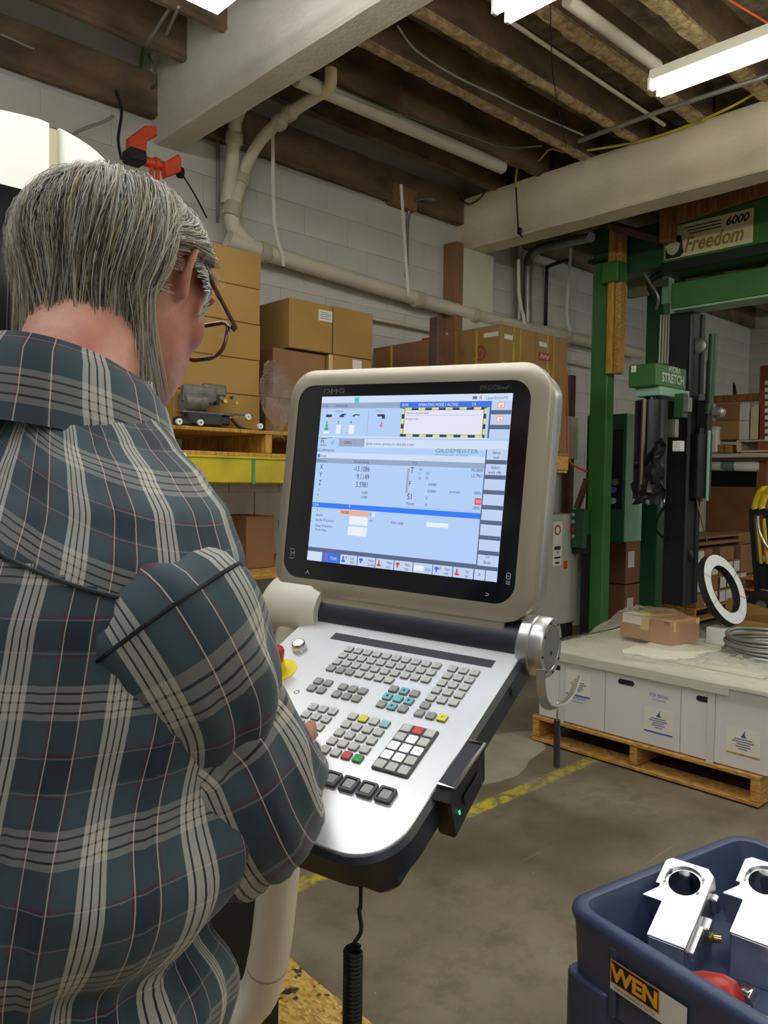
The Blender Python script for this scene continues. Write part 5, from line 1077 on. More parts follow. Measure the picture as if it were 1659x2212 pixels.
b = MB(); b.lathe([(0.0, 0.045), (0.06, 0.045), (0.06, 0.0)], Fr(p, (0, 1, 0), (0, 0, 1), (-1, 0, 0)), 20, cap=False); build(b, 'hub', M['galv'], whl)
cable('string', [on_x(1505, 1078, 6.45), on_x(1517, 1130, 6.7), on_x(1527, 1170, 7.2)], 0.006, mat('twine', srgb(170, 160, 110), 0.8), 'thin string hanging from the second black film roll', 'string', 4)

# ------------------------------------------------------------------ wrapped pallet of white boxes in the aisle
PX = 3.63
pallet(PX - 0.02, PX + 0.98, 1.365, 2.605, 0.148, 'yellowish wooden pallet under the white boxes in the aisle', along='y', w=M['wood'], n=7)
M['white_box'] = M['white_card']
gw = 'white boxes on the aisle pallet'
dsc = ('white box at the far left of the aisle pallet with a faint blue mark', 'middle white box on the aisle pallet with slot and blue-ruled label', 'white box at the right of the aisle pallet with orange-ruled label')
for k in range(3):
    y1 = 2.575 - 0.412 * k; y0 = y1 - 0.410
    t = thing('white_box', dsc[k], 'box', (PX + .24, (y0 + y1) / 2, 0.15), gw)
    b = MB(); b.box((PX + 0.24, (y0 + y1) / 2, 0.33), (0.48, y1 - y0, 0.358), ch=0.004); build(b, 'body', M['white_box'], t)
    f = FX(PX - 0.0005); yh = -(y1 - 0.12)
    b = MB(); b.prism(rrect(yh - 0.045, yh + 0.045, 0.425, 0.452, 0.0135, 5), -.001, 0.0008, f); build(b, 'hand_slot', M['ink'], t)
    xl = -(y1 - (0.30 if k else 0.25)); zl = 0.30 if k != 0 else 0.39; 
    b = MB(); b.rect(xl - 0.075, xl + 0.075, zl - 0.075, zl + 0.045, 0.0006, f); lab = build(b, 'paper_label', M['label'], t)
    b = MB(); b.add([(xl - 0.012, zl, .001), (xl + 0.014, zl, .001), (xl + 0.006, zl + .016, .001), (xl + 0.008, zl + 0.036, .001), (xl - 0.002, zl + .018, .001)], [(0, 1, 2, 3, 4)], f); build(b, 'blue_mark', M['ink_blue'], lab)
    b = MB()
    for i, w_ in enumerate((0.08, 0.10, 0.06, 0.07, 0.04)): b.rect(xl - w_ / 2, xl + w_ / 2, zl - .012 - .011 * i, zl - .006 - .011 * i, 0.001, f)
    build(b, 'label_print', M['ink_grey'], lab)
    b = MB(); b.rect(xl - 0.075, xl + 0.075, zl - 0.082, zl - 0.075, 0.001, f); build(b, 'rule_line', M['wood_y'] if k == 2 else M['ink_blue'], lab)
    if k < 2:
        xs = xl + (0.0 if k else 0.0); zs = 0.398 if k else 0.29; b = MB()
        text(b, 'CSR 95026S', f, 0.016, xs, zs, 0.001, 'CENTER', 0.85); text(b, '00-7152619602', f, 0.008, xs, zs - .018, 0.001, 'CENTER', 0.95); build(b, 'printed_number', M['ink_blue'], t)
for k in range(3):
    y1 = 2.575 - 0.412 * k; b = MB(); b.box((PX + 0.73, y1 - .205, 0.33), (0.46, 0.408, 0.358), ch=0.004); solo(b, 'white_box', M['white_box'], ('white box in the back row of the aisle pallet, far end', 'white box in the back row of the aisle pallet, middle', 'white box in the back row of the aisle pallet, near end')[k], 'box', group='white boxes at the back of the aisle pallet')
M['lid'] = mat('cream_board_lid', srgb(234, 231, 214), 0.6, vary=.02)
b = MB(); b.box((PX + 0.012, 2.05, 0.505), (0.05, 1.06, 0.0535), ch=0.004); b.box((PX + 0.48, 1.965, 0.522), (0.98, 1.26, 0.022), ch=0.004); solo(b, 'cover_board', M['lid'], 'large cream cover board folded over the white boxes in the aisle', 'board')
b = MB(); b.box((PX + 0.42, 1.82, 0.545), (0.42, 0.74, 0.022), frz((0, 0, 0), 0.0), 0.003); solo(b, 'card_sheet', M['lid'], 'cream card sheet lying under the small cardboard box', 'card sheet')
# small cardboard box on it
cf = on_z(1449, 1396, 0.557); bang = 0.16
f = frz((cf.x, cf.y, 0.557), -bang)
t = thing('cardboard_box', 'small taped cardboard box under clear film on the aisle pallet', 'box', (cf.x, cf.y, .557))
b = MB(); b.box((0.13, 0.175, 0.068), (0.26, 0.35, 0.136), f, 0.003); build(b, 'body', mat('card_plain', srgb(176, 132, 92), 0.75, vary=.06), t)
b = MB(); b.box((0.13, 0.175, 0.137), (0.262, 0.06, 0.002), f); b.box((-0.001, 0.175, 0.10), (0.002, 0.06, 0.076), f); build(b, 'tape', M['tape'], t)
b = MB(); b.box((-0.0015, 0.265, 0.11), (0.002, 0.13, 0.05), f); b.box((0.05, 0.265, 0.1385), (0.1, 0.13, 0.002), f); build(b, 'paper_label', M['label'], t)
b = MB(); b.box((0.10, 0.255, 0.140), (0.06, 0.08, 0.001), f); build(b, 'green_sticker', mat('lime_sticker', srgb(190, 220, 60), 0.5), t)
b = MB()
for k in range(4): b.box((0.0, 0.02 + .1 * k, 0.137), (0.03, 0.03, 0.003), f) if k in (0,) else None
b.box((0.03, 0.0, 0.10), (0.02, 0.003, 0.05), f); b.box((0.24, 0.0, 0.12), (0.03, 0.003, 0.03), f); build(b, 'corner_tape', M['tape'], t)
# grey coils, open carton, white strapping coil
co = Vector((PX + 0.70, 1.60, 0.56))
gc = thing('cable_coil', 'coil of grey shiny tubing lying on the far right of the aisle pallet', 'coil', (co.x, co.y, 0.54))
for k in range(5):
    ctr = Vector((PX + 0.70, 1.60, 0.572 + 0.019 * k)); r = 0.235 - 0.012 * (k % 2); b = MB(); b.tube([ctr + Vector((r * cos(a) * 1.0 + .01 * k, r * sin(a), 0.004 * sin(3 * a + k))) for a in [2 * pi * i / 48 for i in range(48)]], 0.011, 8, closed=True); build(b, 'loop', mat('grey_tubing', srgb(150, 150, 156), 0.25, 0.6) if k == 0 else M['galv'], gc, smooth=60)
oc_ = thing('open_carton', 'open brown carton with a raised flap at the right behind the grey coil', 'box', (5.4, 1.62, 0))
p = on_x(1640, 1340, 5.4); b = MB(); b.box((5.55, p.y, 0.28), (0.5, 0.42, 0.56), ch=0.004); build(b, 'body', M['card'], oc_); b = MB(); b.add([(5.3, p.y + .21, .56), (5.3, p.y - .21, .56), (5.26, p.y - .24, .64), (5.26, p.y + .15, .70)], [(0, 1, 2, 3)]); b.add([(5.31, p.y + .21, .56), (5.31, p.y - .21, .56), (5.27, p.y - .24, .64), (5.27, p.y + .15, .70)], [(3, 2, 1, 0)]); build(b, 'flap', M['card'], oc_)
sc = thing('strapping_coil', 'white coil of strapping leaning upright behind the grey coil', 'coil', (4.50, 1.95, .63))
b = MB(); b.box((4.52, 1.93, 0.583), (0.12, 0.17, 0.095), ch=.004); solo(b, 'packet', mat('pale_packet', srgb(206, 208, 206), .5), 'pale flat packet under the white strapping coil', 'packet')
c0 = at_d(1561, 1274, 4.62)
M['strapwhite'] = mat('white_strapping', srgb(238, 240, 244), 0.3, coat=0.3)
fcoil = fr_axis(c0, RW @ Vector((0.602, -0.347, -0.721)))
b = MB(); b.lathe([(0.142, -0.02), (0.142, 0.02), (0.212, 0.02), (0.212, -0.02), (0.142, -0.02)], fcoil, 56, cap=False); build(b, 'strap_winding', M['strapwhite'], sc, smooth=40)
b = MB(); b.lathe([(0.139, -0.022), (0.139, 0.0215), (0.143, 0.0215)], fcoil, 56, cap=False); b.lathe([(0.210, 0.0205), (0.2145, 0.0205), (0.2145, -0.022), (0.2, -0.022)], fcoil, 56, cap=False); build(b, 'dark_rim', M['blackm'], sc, smooth=40)
for a in (0.4, 2.6, 3.5, 5.2, 5.9):
    b = MB(); r0, r1 = 0.138, 0.216; w_ = 0.05 / 8
    b.add([(r0 * cos(a - w_), r0 * sin(a - w_), .0225), (r1 * cos(a - w_), r1 * sin(a - w_), .0225), (r1 * cos(a + w_), r1 * sin(a + w_), .0225), (r0 * cos(a + w_), r0 * sin(a + w_), .0225)], [(0, 1, 2, 3)], fcoil); build(b, 'tie', M['ink'], sc)
# clear film pulled over the load
b = MB()
def filmf(u, v):
    y = 2.62 - 1.30 * u; x = PX - 0.03 + 0.80 * v
    q = noise.noise_vector(Vector((x * 11, y * 11, 2))); q2 = noise.noise_vector(Vector((x * 31, y * 31, 5)))
    if v < 0.045: return (PX - 0.022 + 0.01 * v, y + q.x * .004, 0.470 + 0.085 * v / 0.045)
    hump = math.exp(-((y - (cf.y + .17)) / 0.25) ** 4) * math.exp(-((x - (cf.x + .14)) / 0.21) ** 4)
    ruck = max(0, min(1, (u - .52) / .15)) * max(0, min(1, (v - .12) / .2)) + .8 * math.exp(-((y - (cf.y + .40)) / .10) ** 2) * max(0, min(1, (v - .15) / .2)) + .5 * hump
    ruck += .7 * math.exp(-((v - .10 - .5 * max(0, u - .4)) / .06) ** 2) * max(0, min(1, (u - .25) / .2))
    return (x + (q.x * .02 + q2.x * .01) * ruck, y + (q.y * .02 + q2.y * .01) * ruck, 0.5385 + .172 * hump + .004 * q.z + ruck * (.030 + .030 * abs(q.z) + .020 * q2.z))
b.surf(lambda i, j: filmf(i / 110, j / 70), 110, 70); solo(b, 'stretch_film', M['film'], 'crumpled clear stretch film draped over the aisle pallet load', 'stretch wrap', smooth=14)
b = MB()
def bandf(u, v): return (PX - 0.006, 2.50 - 1.13 * u, 0.16 + 0.36 * v)
for (yy, w_, lb) in ((2.42, .03, 'clear film band down the left white box on the aisle pallet'), (1.60, .035, 'clear film band down the right white box on the aisle pallet')):
    b = MB(); b.box((PX - 0.006, yy, 0.33), (0.003, w_, 0.39)); solo(b, 'film_band', mat('milky_film', srgb(206, 206, 204), 0.25), lb, 'stretch wrap')

# ------------------------------------------------------------------ tool cart in the foreground
M['cart'] = mat('cart_plastic', srgb(66, 76, 108), 0.45, vary=0.08, scale=6, bump=0.08, bscale=300)
ZR = 0.84
ca, cb_ = on_z(1214, 1942, ZR), on_z(1597, 1792, ZR)
ex = Vector((cb_.x - ca.x, cb_.y - ca.y, 0)); LX = ex.length; ex.normalize(); ey = Vector((ex.y, -ex.x, 0))           # ex along the far edge, ey towards the camera's right
CF = Fr((ca.x, ca.y, 0), ex, ey, (0, 0, 1)); LY = 0.72; WX = LX
cart = thing('tool_cart', 'dark blue plastic service cart holding two machined metal parts', 'cart', CF((WX / 2, LY / 2, 0)))
def tray_(z1, dep, name, floor_t=0.012):
    b = MB(); n = 6
    loops = []
    for (ins, z, r) in ((0.010, z1 - dep, .03), (0.004, z1 - 0.028, .035), (-0.002, z1 - 0.012, .04), (0.0, z1 - 0.004, .04), (0.008, z1, .036), (0.018, z1 - 0.003, .03), (0.022, z1 - 0.015, .028), (0.030, z1 - dep + floor_t + .012, .022), (0.040, z1 - dep + floor_t, .015)):
        loops.append([(x, y, z) for (x, y) in rrect(ins, WX - ins, ins, LY - ins, max(.006, r), n)])
    m = len(loops[0]); vs = [p for l in loops for p in l]
    fs = [(i * m + (k + 1) % m, i * m + k, (i + 1) * m + k, (i + 1) * m + (k + 1) % m) for i in range(len(loops) - 1) for k in range(m)]
    fs.append(tuple((len(loops) - 1) * m + k for k in range(m))[::-1]); fs.append(tuple(range(m)))
    b.add(vs, fs, CF); return build(b, name, M['cart'], cart, smooth=50)
top = tray_(ZR, 0.125, 'top_tray'); tray_(0.30, 0.14, 'bottom_tray')
for (x, y) in ((0.045, 0.045), (WX - 0.045, 0.045), (0.045, LY - 0.045), (WX - 0.045, LY - 0.045)):
    b = MB(); b.prism(rrect(x - .043, x + .043, y - .043, y + .043, .02, 4), 0.16, ZR - 0.10, CF, 0.003); build(b, 'leg', M['cart'], cart, smooth=40)
    b = MB(); c = CF((x, y, 0.06)); b.tube([c - ey * .015, c + ey * .015], 0.06, 20); build(b, 'caster', M['blackm'], cart, smooth=50); b = MB(); b.box((x, y, 0.13), (.05, .05, .06), CF); build(b, 'caster_fork', M['galv'], cart)
for yy in (0.0925, ): b = MB(); b.box((0.006, yy + .0, ZR - .075), (0.008, 0.012, 0.10), CF, .003); build(b, 'corner_rib', M['cart'], cart)
# maker's label on the side that faces left (machine-readable square left blank)
fl = Fr(CF((0.0035, 0, 0)), ey, (0, 0, 1), -ex)
def lab_uv(px, py):
    d = _ray(px, py); nrm = -ex; k_ = (fl.o - CAM).dot(nrm) / d.dot(nrm); p = CAM + d * k_ - fl.o; return (p.dot(ey), p.z)
l0, l1 = lab_uv(1322, 2068), lab_uv(1430, 2205); lx0 = l0[0]; lx1 = lab_uv(1428, 2150)[0]; lzt = l0[1]; lzb = lab_uv(1321, 2118)[1]
hh = lzt - lzb; fl = Fr(fl.o - ex * 0.0022, ey, (0, 0, 1), -ex)
b = MB(); b.rect(lx0, lx1 + .5 * (lx1 - lx0), lzb - hh * .28, lzt, 0.0, fl); lab = build(b, 'maker_label', M['label'], cart)
b = MB(); b.rect(lx0, lx1, lzb, lzt, 0.0003, fl); build(b, 'label_border', mat('label_orange', srgb(226, 140, 30), 0.5), lab)
b = MB(); b.rect(lx0 + .002, lx1 - .002, lzb + .002, lzt - .002, 0.0005, fl); b.rect(lx1 + .0005, lx1 + .48 * (lx1 - lx0), lzb - hh * .26, lzt, 0.0003, fl) if False else None; build(b, 'label_field', M['ink'], lab)
b = MB(); hw = hh * .62; text(b, 'WEN', fl, hw, (lx0 + lx1) / 2, lzb + hh * .19, 0.0009, 'CENTER', (lx1 - lx0) * .84 / (hw / .69 * 2.05), bold=.045)
build(b, 'label_name', mat('label_amber', srgb(240, 168, 34), 0.5), lab)
b = MB(); text(b, 'WWW.WENPRODUCTS.COM', fl, hh * .12, (lx0 + lx1) / 2, lzb - hh * .20, 0.0004, 'CENTER', (lx1 - lx0) * .86 / (hh * .12 / .69 * 13.6)); build(b, 'label_web', M['ink'], lab)
# machined aluminium parts
M['mach_al'] = mat('machined_aluminium', srgb(222, 224, 228), 0.27, 1.0, vary=0.06, scale=30, bump=0.04, bscale=20, stretch=(1, 30, 1))
M['bore'] = mat('polished_bore', srgb(200, 200, 196), 0.12, 1.0)
ZF = ZR - 0.125 + 0.0125
def clamp_part(u, v, rot, label):
    """block tilted up on its stepped foot, with a big through bore near the top"""
    o = CF((u, v, ZF))
    t = thing('machined_block', label, 'metal part', o, 'machined metal parts in the cart tray')
    L_, W_, H_ = 0.150, 0.076, 0.062
    az = rot; fx = Vector((cos(az), sin(az), 0)); fy = Vector((-sin(az), cos(az), 0))
    tilt = radians(24); ax_ = (fx * cos(tilt) + Vector((0, 0, 1)) * sin(tilt)); nz = (-fx * sin(tilt) + Vector((0, 0, 1)) * cos(tilt))
    f = Fr(o + Vector((0, 0, 0.064)), ax_, fy, nz)      # f.z = machined face normal
    out = [(0, -W_ / 2), (L_ - .012, -W_ / 2), (L_, -W_ / 2 + .012), (L_, W_ / 2 - .008), (L_ - .008, W_ / 2), (L_ - .056, W_ / 2), (L_ - .056, W_ / 2 - .007), (L_ - .062, W_ / 2 - .007), (L_ - .062, W_ / 2 + .010), (L_ - .086, W_ / 2 + .010), (L_ - .086, W_ / 2 - .020), (.0, W_ / 2 - .020)]
    # top plate with bore: ring of faces between outline and circle
    cxx, rb = L_ - .037, 0.0235; ns = 48
    def ray_out(a):
        best = 9
        for i in range(len(out)):
            p, q = Vector(out[i]), Vector(out[(i + 1) % len(out)]); e = q - p; d = Vector((cos(a), sin(a))); den = d.x * e.y - d.y * e.x
            if abs(den) < 1e-9: continue
            w = p - Vector((cxx, 0)); tt = (w.x * e.y - w.y * e.x) / den; ss = (w.x * d.y - w.y * d.x) / den
            if tt > 0 and -1e-6 <= ss <= 1 + 1e-6: best = min(best, tt)
        return best
    angs = sorted(set([2 * pi * k / ns for k in range(ns)] + [math.atan2(p[1], p[0] - cxx) % (2 * pi) for p in out]))
    n = len(angs); ol = [(cxx + ray_out(a) * cos(a), ray_out(a) * sin(a)) for a in angs]; il = [(cxx + (rb + .005) * cos(a), (rb + .005) * sin(a)) for a in angs]; il2 = [(cxx + rb * cos(a), rb * sin(a)) for a in angs]
    b = MB(); vs = [(p[0], p[1], z) for (l, z) in ((il2, -H_), (ol, -H_), (ol, -0.0015), ([(cxx + (p[0] - cxx) * .985, p[1] * .985) for p in ol], 0), (il, 0), (il, -0.004), (il2, -0.004), (il2, -H_)) for p in l]
    fs = [(i * n + k, i * n + (k + 1) % n, (i + 1) * n + (k + 1) % n, (i + 1) * n + k) for i in range(7) for k in range(n)]; b.add(vs, fs, f)
    b.mi = [1 if i // n == 6 else 0 for i in range(len(fs))]
    body = build(b, 'block_body', [M['mach_al'], M['bore']], t, smooth=25)
    b = MB()
    for a in (1.1, 2.0, 4.2, 5.2): b.box((cxx + (rb + .005) * cos(a), (rb + .005) * sin(a), 0), (.004, .003, .0015), f); 
    build(b, 'edge_notch', M['galv'], body)
    # stepped foot on the tray
    b = MB(); b.prism([(0.0, 0.0), (0.128, 0.0), (0.118, 0.070), (0.05, 0.068), (0.03, 0.072), (0.0, 0.0625)], -W_ / 2 + .022, W_ / 2 - .0005, Fr(o + Vector((0, 0, 0)), fx, (0, 0, 1), -fy), .0015); build(b, 'foot_block', M['mach_al'], t)
    b = MB(); b.box((0.03, -W_ / 2 - .004, -.02), (.05, .008, .018), f, .001); b.box((0.07, -W_ / 2 - .006, -.03), (.022, .012, .02), f, .002); b.box((0.115, -W_ / 2 - .005, -.03), (.014, .010, .03), f, .002); build(b, 'side_lug', M['mach_al'], t)
    b = MB(); b.cyl(o + fy * (W_ / 2 - .01) + Vector((0, 0, .05)) - fx * .003, o + fy * (W_ / 2 + .012) + Vector((0, 0, .05)) - fx * .012, .006, 10); b.cyl(o + fy * (W_ / 2 + .004) + Vector((0, 0, .05)) - fx * .006, o + fy * (W_ / 2 + .006) + Vector((0, 0, .05)) - fx * .02, .008, 10); build(b, 'brass_fitting', mat('brass', srgb(190, 180, 120), 0.2, 1.0), t, smooth=50)
    return t
clamp_part(0.106, 0.089, atan2(ex.y, ex.x) + 0.30, 'shiny machined metal block with a round bore at the tray corner by the cart label')
clamp_part(0.215, 0.150, atan2(ex.y, ex.x) + 0.26, 'shiny machined metal block with a round bore cut by the right picture edge')
# red tool with a chrome socket lying in the tray
rt = thing('air_tool', 'red tool with chrome shaft and socket lying in the cart tray', 'tool', on_z(1560, 2170, ZF))
a_, c_ = on_z(1508, 2146, ZF + .045), on_z(1600, 2184, ZF + .045); d_ = (c_ - a_).normalized()
b = MB(); b.tube([a_ - d_ * .016, a_ - d_ * .010, a_ + d_ * .004, a_.lerp(c_, .5), c_ - d_ * .012, c_], [.014, .024, .030, .035, .033, .020], 16); build(b, 'red_grip', M['red'], rt, smooth=50)
b = MB(); b.tube([c_ - d_ * .005, c_ + d_ * .01], .011, 14); b.tube([c_ + d_ * .01, c_ + d_ * .12], .0075, 12); build(b, 'chrome_shaft', M['chrome'], rt, smooth=50)
so = on_z(1608, 2158, ZF + .022); sd = Vector((-d_.y, d_.x, 0)); b = MB(); b.tube([so - d_ * .004 + sd * .012, so + sd * .012, so - sd * .016], [.012, .0165, .0165], 18); build(b, 'socket', M['chrome'], rt, smooth=50)
# ------------------------------------------------------------------ the person at the panel
def skin_mat():
    m, nt, b = _nt('skin'); L = nt.links.new; tc = N(nt, 'ShaderNodeTexCoord')
    n = N(nt, 'ShaderNodeTexNoise'); n.inputs['Scale'].default_value = 14; n.inputs['Detail'].default_value = 6; L(tc.outputs['Object'], n.inputs['Vector'])
    mx = N(nt, 'ShaderNodeMix', data_type='RGBA'); mx.inputs[6].default_value = srgb(176, 104, 82); mx.inputs[7].default_value = srgb(212, 152, 128)
    r = N(nt, 'ShaderNodeMapRange'); r.inputs[1].default_value = 0.35; r.inputs[2].default_value = 0.65; L(n.outputs[0], r.inputs[0]); L(r.outputs[0], mx.inputs[0]); L(mx.outputs[2], b.inputs['Base Color'])
    b.inputs['Roughness'].default_value = 0.52; b.inputs['Subsurface Weight'].default_value = 0.12; b.inputs['Subsurface Radius'].default_value = (0.012, 0.005, 0.003); b.inputs['Subsurface Scale'].default_value = 0.5
    n2 = N(nt, 'ShaderNodeTexNoise'); n2.inputs['Scale'].default_value = 240; L(tc.outputs['Object'], n2.inputs['Vector']); bp = N(nt, 'ShaderNodeBump'); bp.inputs['Strength'].default_value = 0.12; bp.inputs['Distance'].default_value = 0.003; L(n2.outputs[0], bp.inputs['Height']); L(bp.outputs[0], b.inputs['Normal'])
    return m
M['skin'] = skin_mat()
AZ = radians(13); BF = Vector((cos(AZ), sin(AZ), 0)); BR = Vector((sin(AZ), -cos(AZ), 0)); UPZ = Vector((0, 0, 1))
def ell_loft(mb, rings, seg=24, ex=2.2):
    """rings: centre, lateral axis*half width, forward axis, front depth, back depth"""
    vs = []
    for (c, lat, w, fw, f, bk) in rings:
        for k in range(seg):
            a = 2 * pi * k / seg; ca, sa = cos(a), sin(a); q = 2 / ex
            x = abs(ca) ** q * (1 if ca > 0 else -1); y = abs(sa) ** q * (1 if sa > 0 else -1)
            vs.append(Vector(c) + lat * (w * y) + fw * ((f if x > 0 else bk) * x))
    n = len(rings); fs = [(i * seg + k, i * seg + (k + 1) % seg, (i + 1) * seg + (k + 1) % seg, (i + 1) * seg + k) for i in range(n - 1) for k in range(seg)]
    fs.append(tuple(range(seg))[::-1]); fs.append(tuple((n - 1) * seg + k for k in range(seg))); return mb.add(vs, fs)
def ball(mb, c, rx, ry, rz, fr=None, seg=16, rg=10):
    fr = fr or ID; c = Vector(c)
    prof = []
    vs = [(c.x + rx * sin(pi * j / rg) * cos(2 * pi * k / seg), c.y + ry * sin(pi * j / rg) * sin(2 * pi * k / seg), c.z - rz * cos(pi * j / rg)) for j in range(1, rg) for k in range(seg)]
    fs = [(j * seg + k, j * seg + (k + 1) % seg, (j + 1) * seg + (k + 1) % seg, (j + 1) * seg + k) for j in range(rg - 2) for k in range(seg)]
    fs.append(tuple(range(seg))[::-1]); fs.append(tuple((rg - 2) * seg + k for k in range(seg))); return mb.add(vs, fs, fr)
def capsule(mb, pts, rs, seg=12):
    P = [Vector(p) for p in pts]; d0 = (P[0] - P[1]).normalized(); d1 = (P[-1] - P[-2]).normalized()
    pp = [P[0] + d0 * rs[0] * .9, P[0] + d0 * rs[0] * .55] + P + [P[-1] + d1 * rs[-1] * .55, P[-1] + d1 * rs[-1] * .9]; rr = [rs[0] * .4, rs[0] * .84] + list(rs) + [rs[-1] * .84, rs[-1] * .4]
    return mb.tube(pp, rr, seg)
HC = Vector((0.381, 0.818, 1.662)); HAZ = radians(30); HP = radians(20)
hx = Vector((cos(HAZ) * cos(HP), sin(HAZ) * cos(HP), -sin(HP))); hy = Vector((-sin(HAZ), cos(HAZ), 0)); hz = hx.cross(hy)
HF = Fr(HC, hx, hy, hz)
NB = Vector((0.283, 0.735, 1.475)); PEL = Vector((0.215, 0.70, 0.95))
body = MB()
ell_loft(body, [(PEL + Vector((0, 0, -.10)), BR, .13, BF, .10, .10), (PEL, BR, .15, BF, .12, .10), (PEL.lerp(NB, .3), BR, .15, BF, .11, .09), (PEL.lerp(NB, .55), BR, .155, BF, .09, .095), (PEL.lerp(NB, .78), BR, .14, BF, .06, .085), (NB + UPZ * -.06, BR, .10, BF, .05, .06), (NB + UPZ * -.005, BR, .065, BF, .05, .05)])
capsule(body, [NB - UPZ * .05, NB + UPZ * .03, HC - hz * .06 - hx * .030, HC - hx * .03], [.068, .060, .058, .06], 16)
RG = [(-.121, .016, .078, -.045), (-.113, .034, .090, -.022), (-.097, .056, .093, .004), (-.072, .066, .093, .040), (-.045, .070, .091, .072), (-.015, .073, .088, .090), (.015, .075, .088, .097), (.045, .076, .092, .099), (.060, .070, .086, .092), (.073, .056, .069, .075), (.081, .034, .044, .048), (.086, .010, .014, .016)]
ell_loft(body, [(HF((0, 0, h)), -hy, w, hx, f, b_) if b_ >= 0 else (HF(((f + b_ * -1) / 2 if False else (f - b_) / 2 + b_ * 0, 0, h)), -hy, w, hx, (f + b_) / 2, (f + b_) / 2) for (h, w, f, b_) in RG], 36, 2.55)
ball(body, (0.094, 0, -.018), .018, .013, .024, HF); ball(body, (0.106, 0, -.034), .014, .014, .012, HF)                       # nose
for s in (-1, 1):
    ball(body, (0.084, s * .034, .026), .014, .028, .008, HF); ball(body, (0.050, s * .050, -.030), .028, .021, .030, HF)    # brow, cheek
    ball(body, (-.006, s * .074, -.002), .010, .004, .022, HF)                                                              # ear
    capsule(body, [HF((.012, s * .074, .012)), HF((.007, s * .085, .027)), HF((-.009, s * .092, .028)), HF((-.021, s * .093, .015)), HF((-.019, s * .088, -.008)), HF((-.007, s * .079, -.027))], [.0045, .0052, .0056, .0056, .0055, .0072], 8)
ball(body, (0.088, 0, -.066), .010, .022, .005, HF); ball(body, (0.086, 0, -.074), .010, .019, .006, HF); ball(body, (0.080, 0, -.102), .018, .024, .016, HF)   # lips, chin
# arms and hands
SHR, ELR, WRR = Vector((0.286, 0.582, 1.348)), Vector((0.374, 0.588, 1.180)), Vector((0.574, 0.790, 1.085))
SHL, ELL, WRL = Vector((0.232, 0.890, 1.345)), Vector((0.345, 1.035, 1.120)), Vector((0.590, 1.085, 1.112))
for (a, e, w) in ((SHR, ELR, WRR), (SHL, ELL, WRL)):
    capsule(body, [a, a.lerp(e, .5), e, e.lerp(w, .35), w], [.056, .048, .041, .040, .028], 16)
def hand(W, d, side):
    """palm with knuckles, four unequal bent fingers resting on the keys, thumb from the side of the palm; side = +1 when the thumb is to the left"""
    d = Vector(d).normalized(); lf = UPZ.cross(d).normalized() * side; up = d.cross(lf).normalized() * side
    if up.z < 0: up = -up
    f = Fr(W, d, lf, up)
    ell_loft(body, [(f((x, 0.002, z)), f.y, w, f.z, t, t) for (x, z, w, t) in ((-.02, 0, .026, .020), (.01, .002, .030, .018), (.04, .008, .039, .017), (.07, .012, .042, .015), (.088, .010, .040, .011))], 20, 2.6)
    for (y, l, r, spread) in ((.031, .96, .0088, .10), (.0105, 1.06, .0090, .03), (-.0105, 1.0, .0086, -.04), (-.031, .80, .0077, -.12)):
        p0 = f((.078, y, .010)); p1 = p0 + (f.x * .94 + f.y * spread + f.z * -.20).normalized() * .043 * l
        p2 = p1 + (f.x * .62 + f.y * spread * .6 + f.z * -.78).normalized() * .026 * l; p3 = p2 + (f.x * .34 + f.z * -.94).normalized() * .018 * l
        capsule(body, [p0, p1, p2, p3], [r * 1.12, r * 1.04, r * .95, r * .82], 10)
    t0 = f((.012, .026, -.004)); t1 = f((.042, .052, -.010)); t2 = f((.070, .058, -.020)); t3 = f((.090, .050, -.028)); capsule(body, [t0, t1, t2, t3], [.014, .0118, .0105, .0085], 10)
hand(WRR, (0.62, 0.78, 0.20), 1); hand(WRL, (0.90, -0.10, 0.22), -1)
for s, (hip, kn, an) in ((1, ((0.258, .615, .93), (0.285, .60, .52), (0.25, .59, .11))), (-1, ((.222, .785, .93), (.255, .80, .52), (.21, .80, .11)))):
    capsule(body, [hip, Vector(hip).lerp(Vector(kn), .5), kn, Vector(kn).lerp(Vector(an), .4), an], [.082, .072, .055, .052, .038], 14)
    capsule(body, [Vector(an) + Vector((-.03, 0, -.03)), Vector(an) + BF * .08 + UPZ * -.045, Vector(an) + BF * .17 + UPZ * -.05], [.03, .034, .025], 12)
def remesh(mb, name, voxel, mats, it=4, parent=None):
    o = bpy.data.objects.new('tmp', mb.mesh('tmp', [])); COL.objects.link(o)
    md = o.modifiers.new('r', 'REMESH'); md.mode = 'VOXEL'; md.voxel_size = voxel
    s_ = o.modifiers.new('s', 'SMOOTH'); s_.factor = 0.5; s_.iterations = it
    dg = bpy.context.evaluated_depsgraph_get(); dg.update(); me = bpy.data.meshes.new_from_object(o.evaluated_get(dg)); me.name = name
    bpy.data.objects.remove(o)
    me.materials.clear(); [me.materials.append(m) for m in (mats if isinstance(mats, list) else [mats])]; me.polygons.foreach_set('use_smooth', [True] * len(me.polygons)); return me
person = obj('person', remesh(body, 'person', 0.0042, M['skin'], 3)); tag(person, 'grey-haired person in a plaid flannel shirt and glasses leaning over the control panel', 'person')

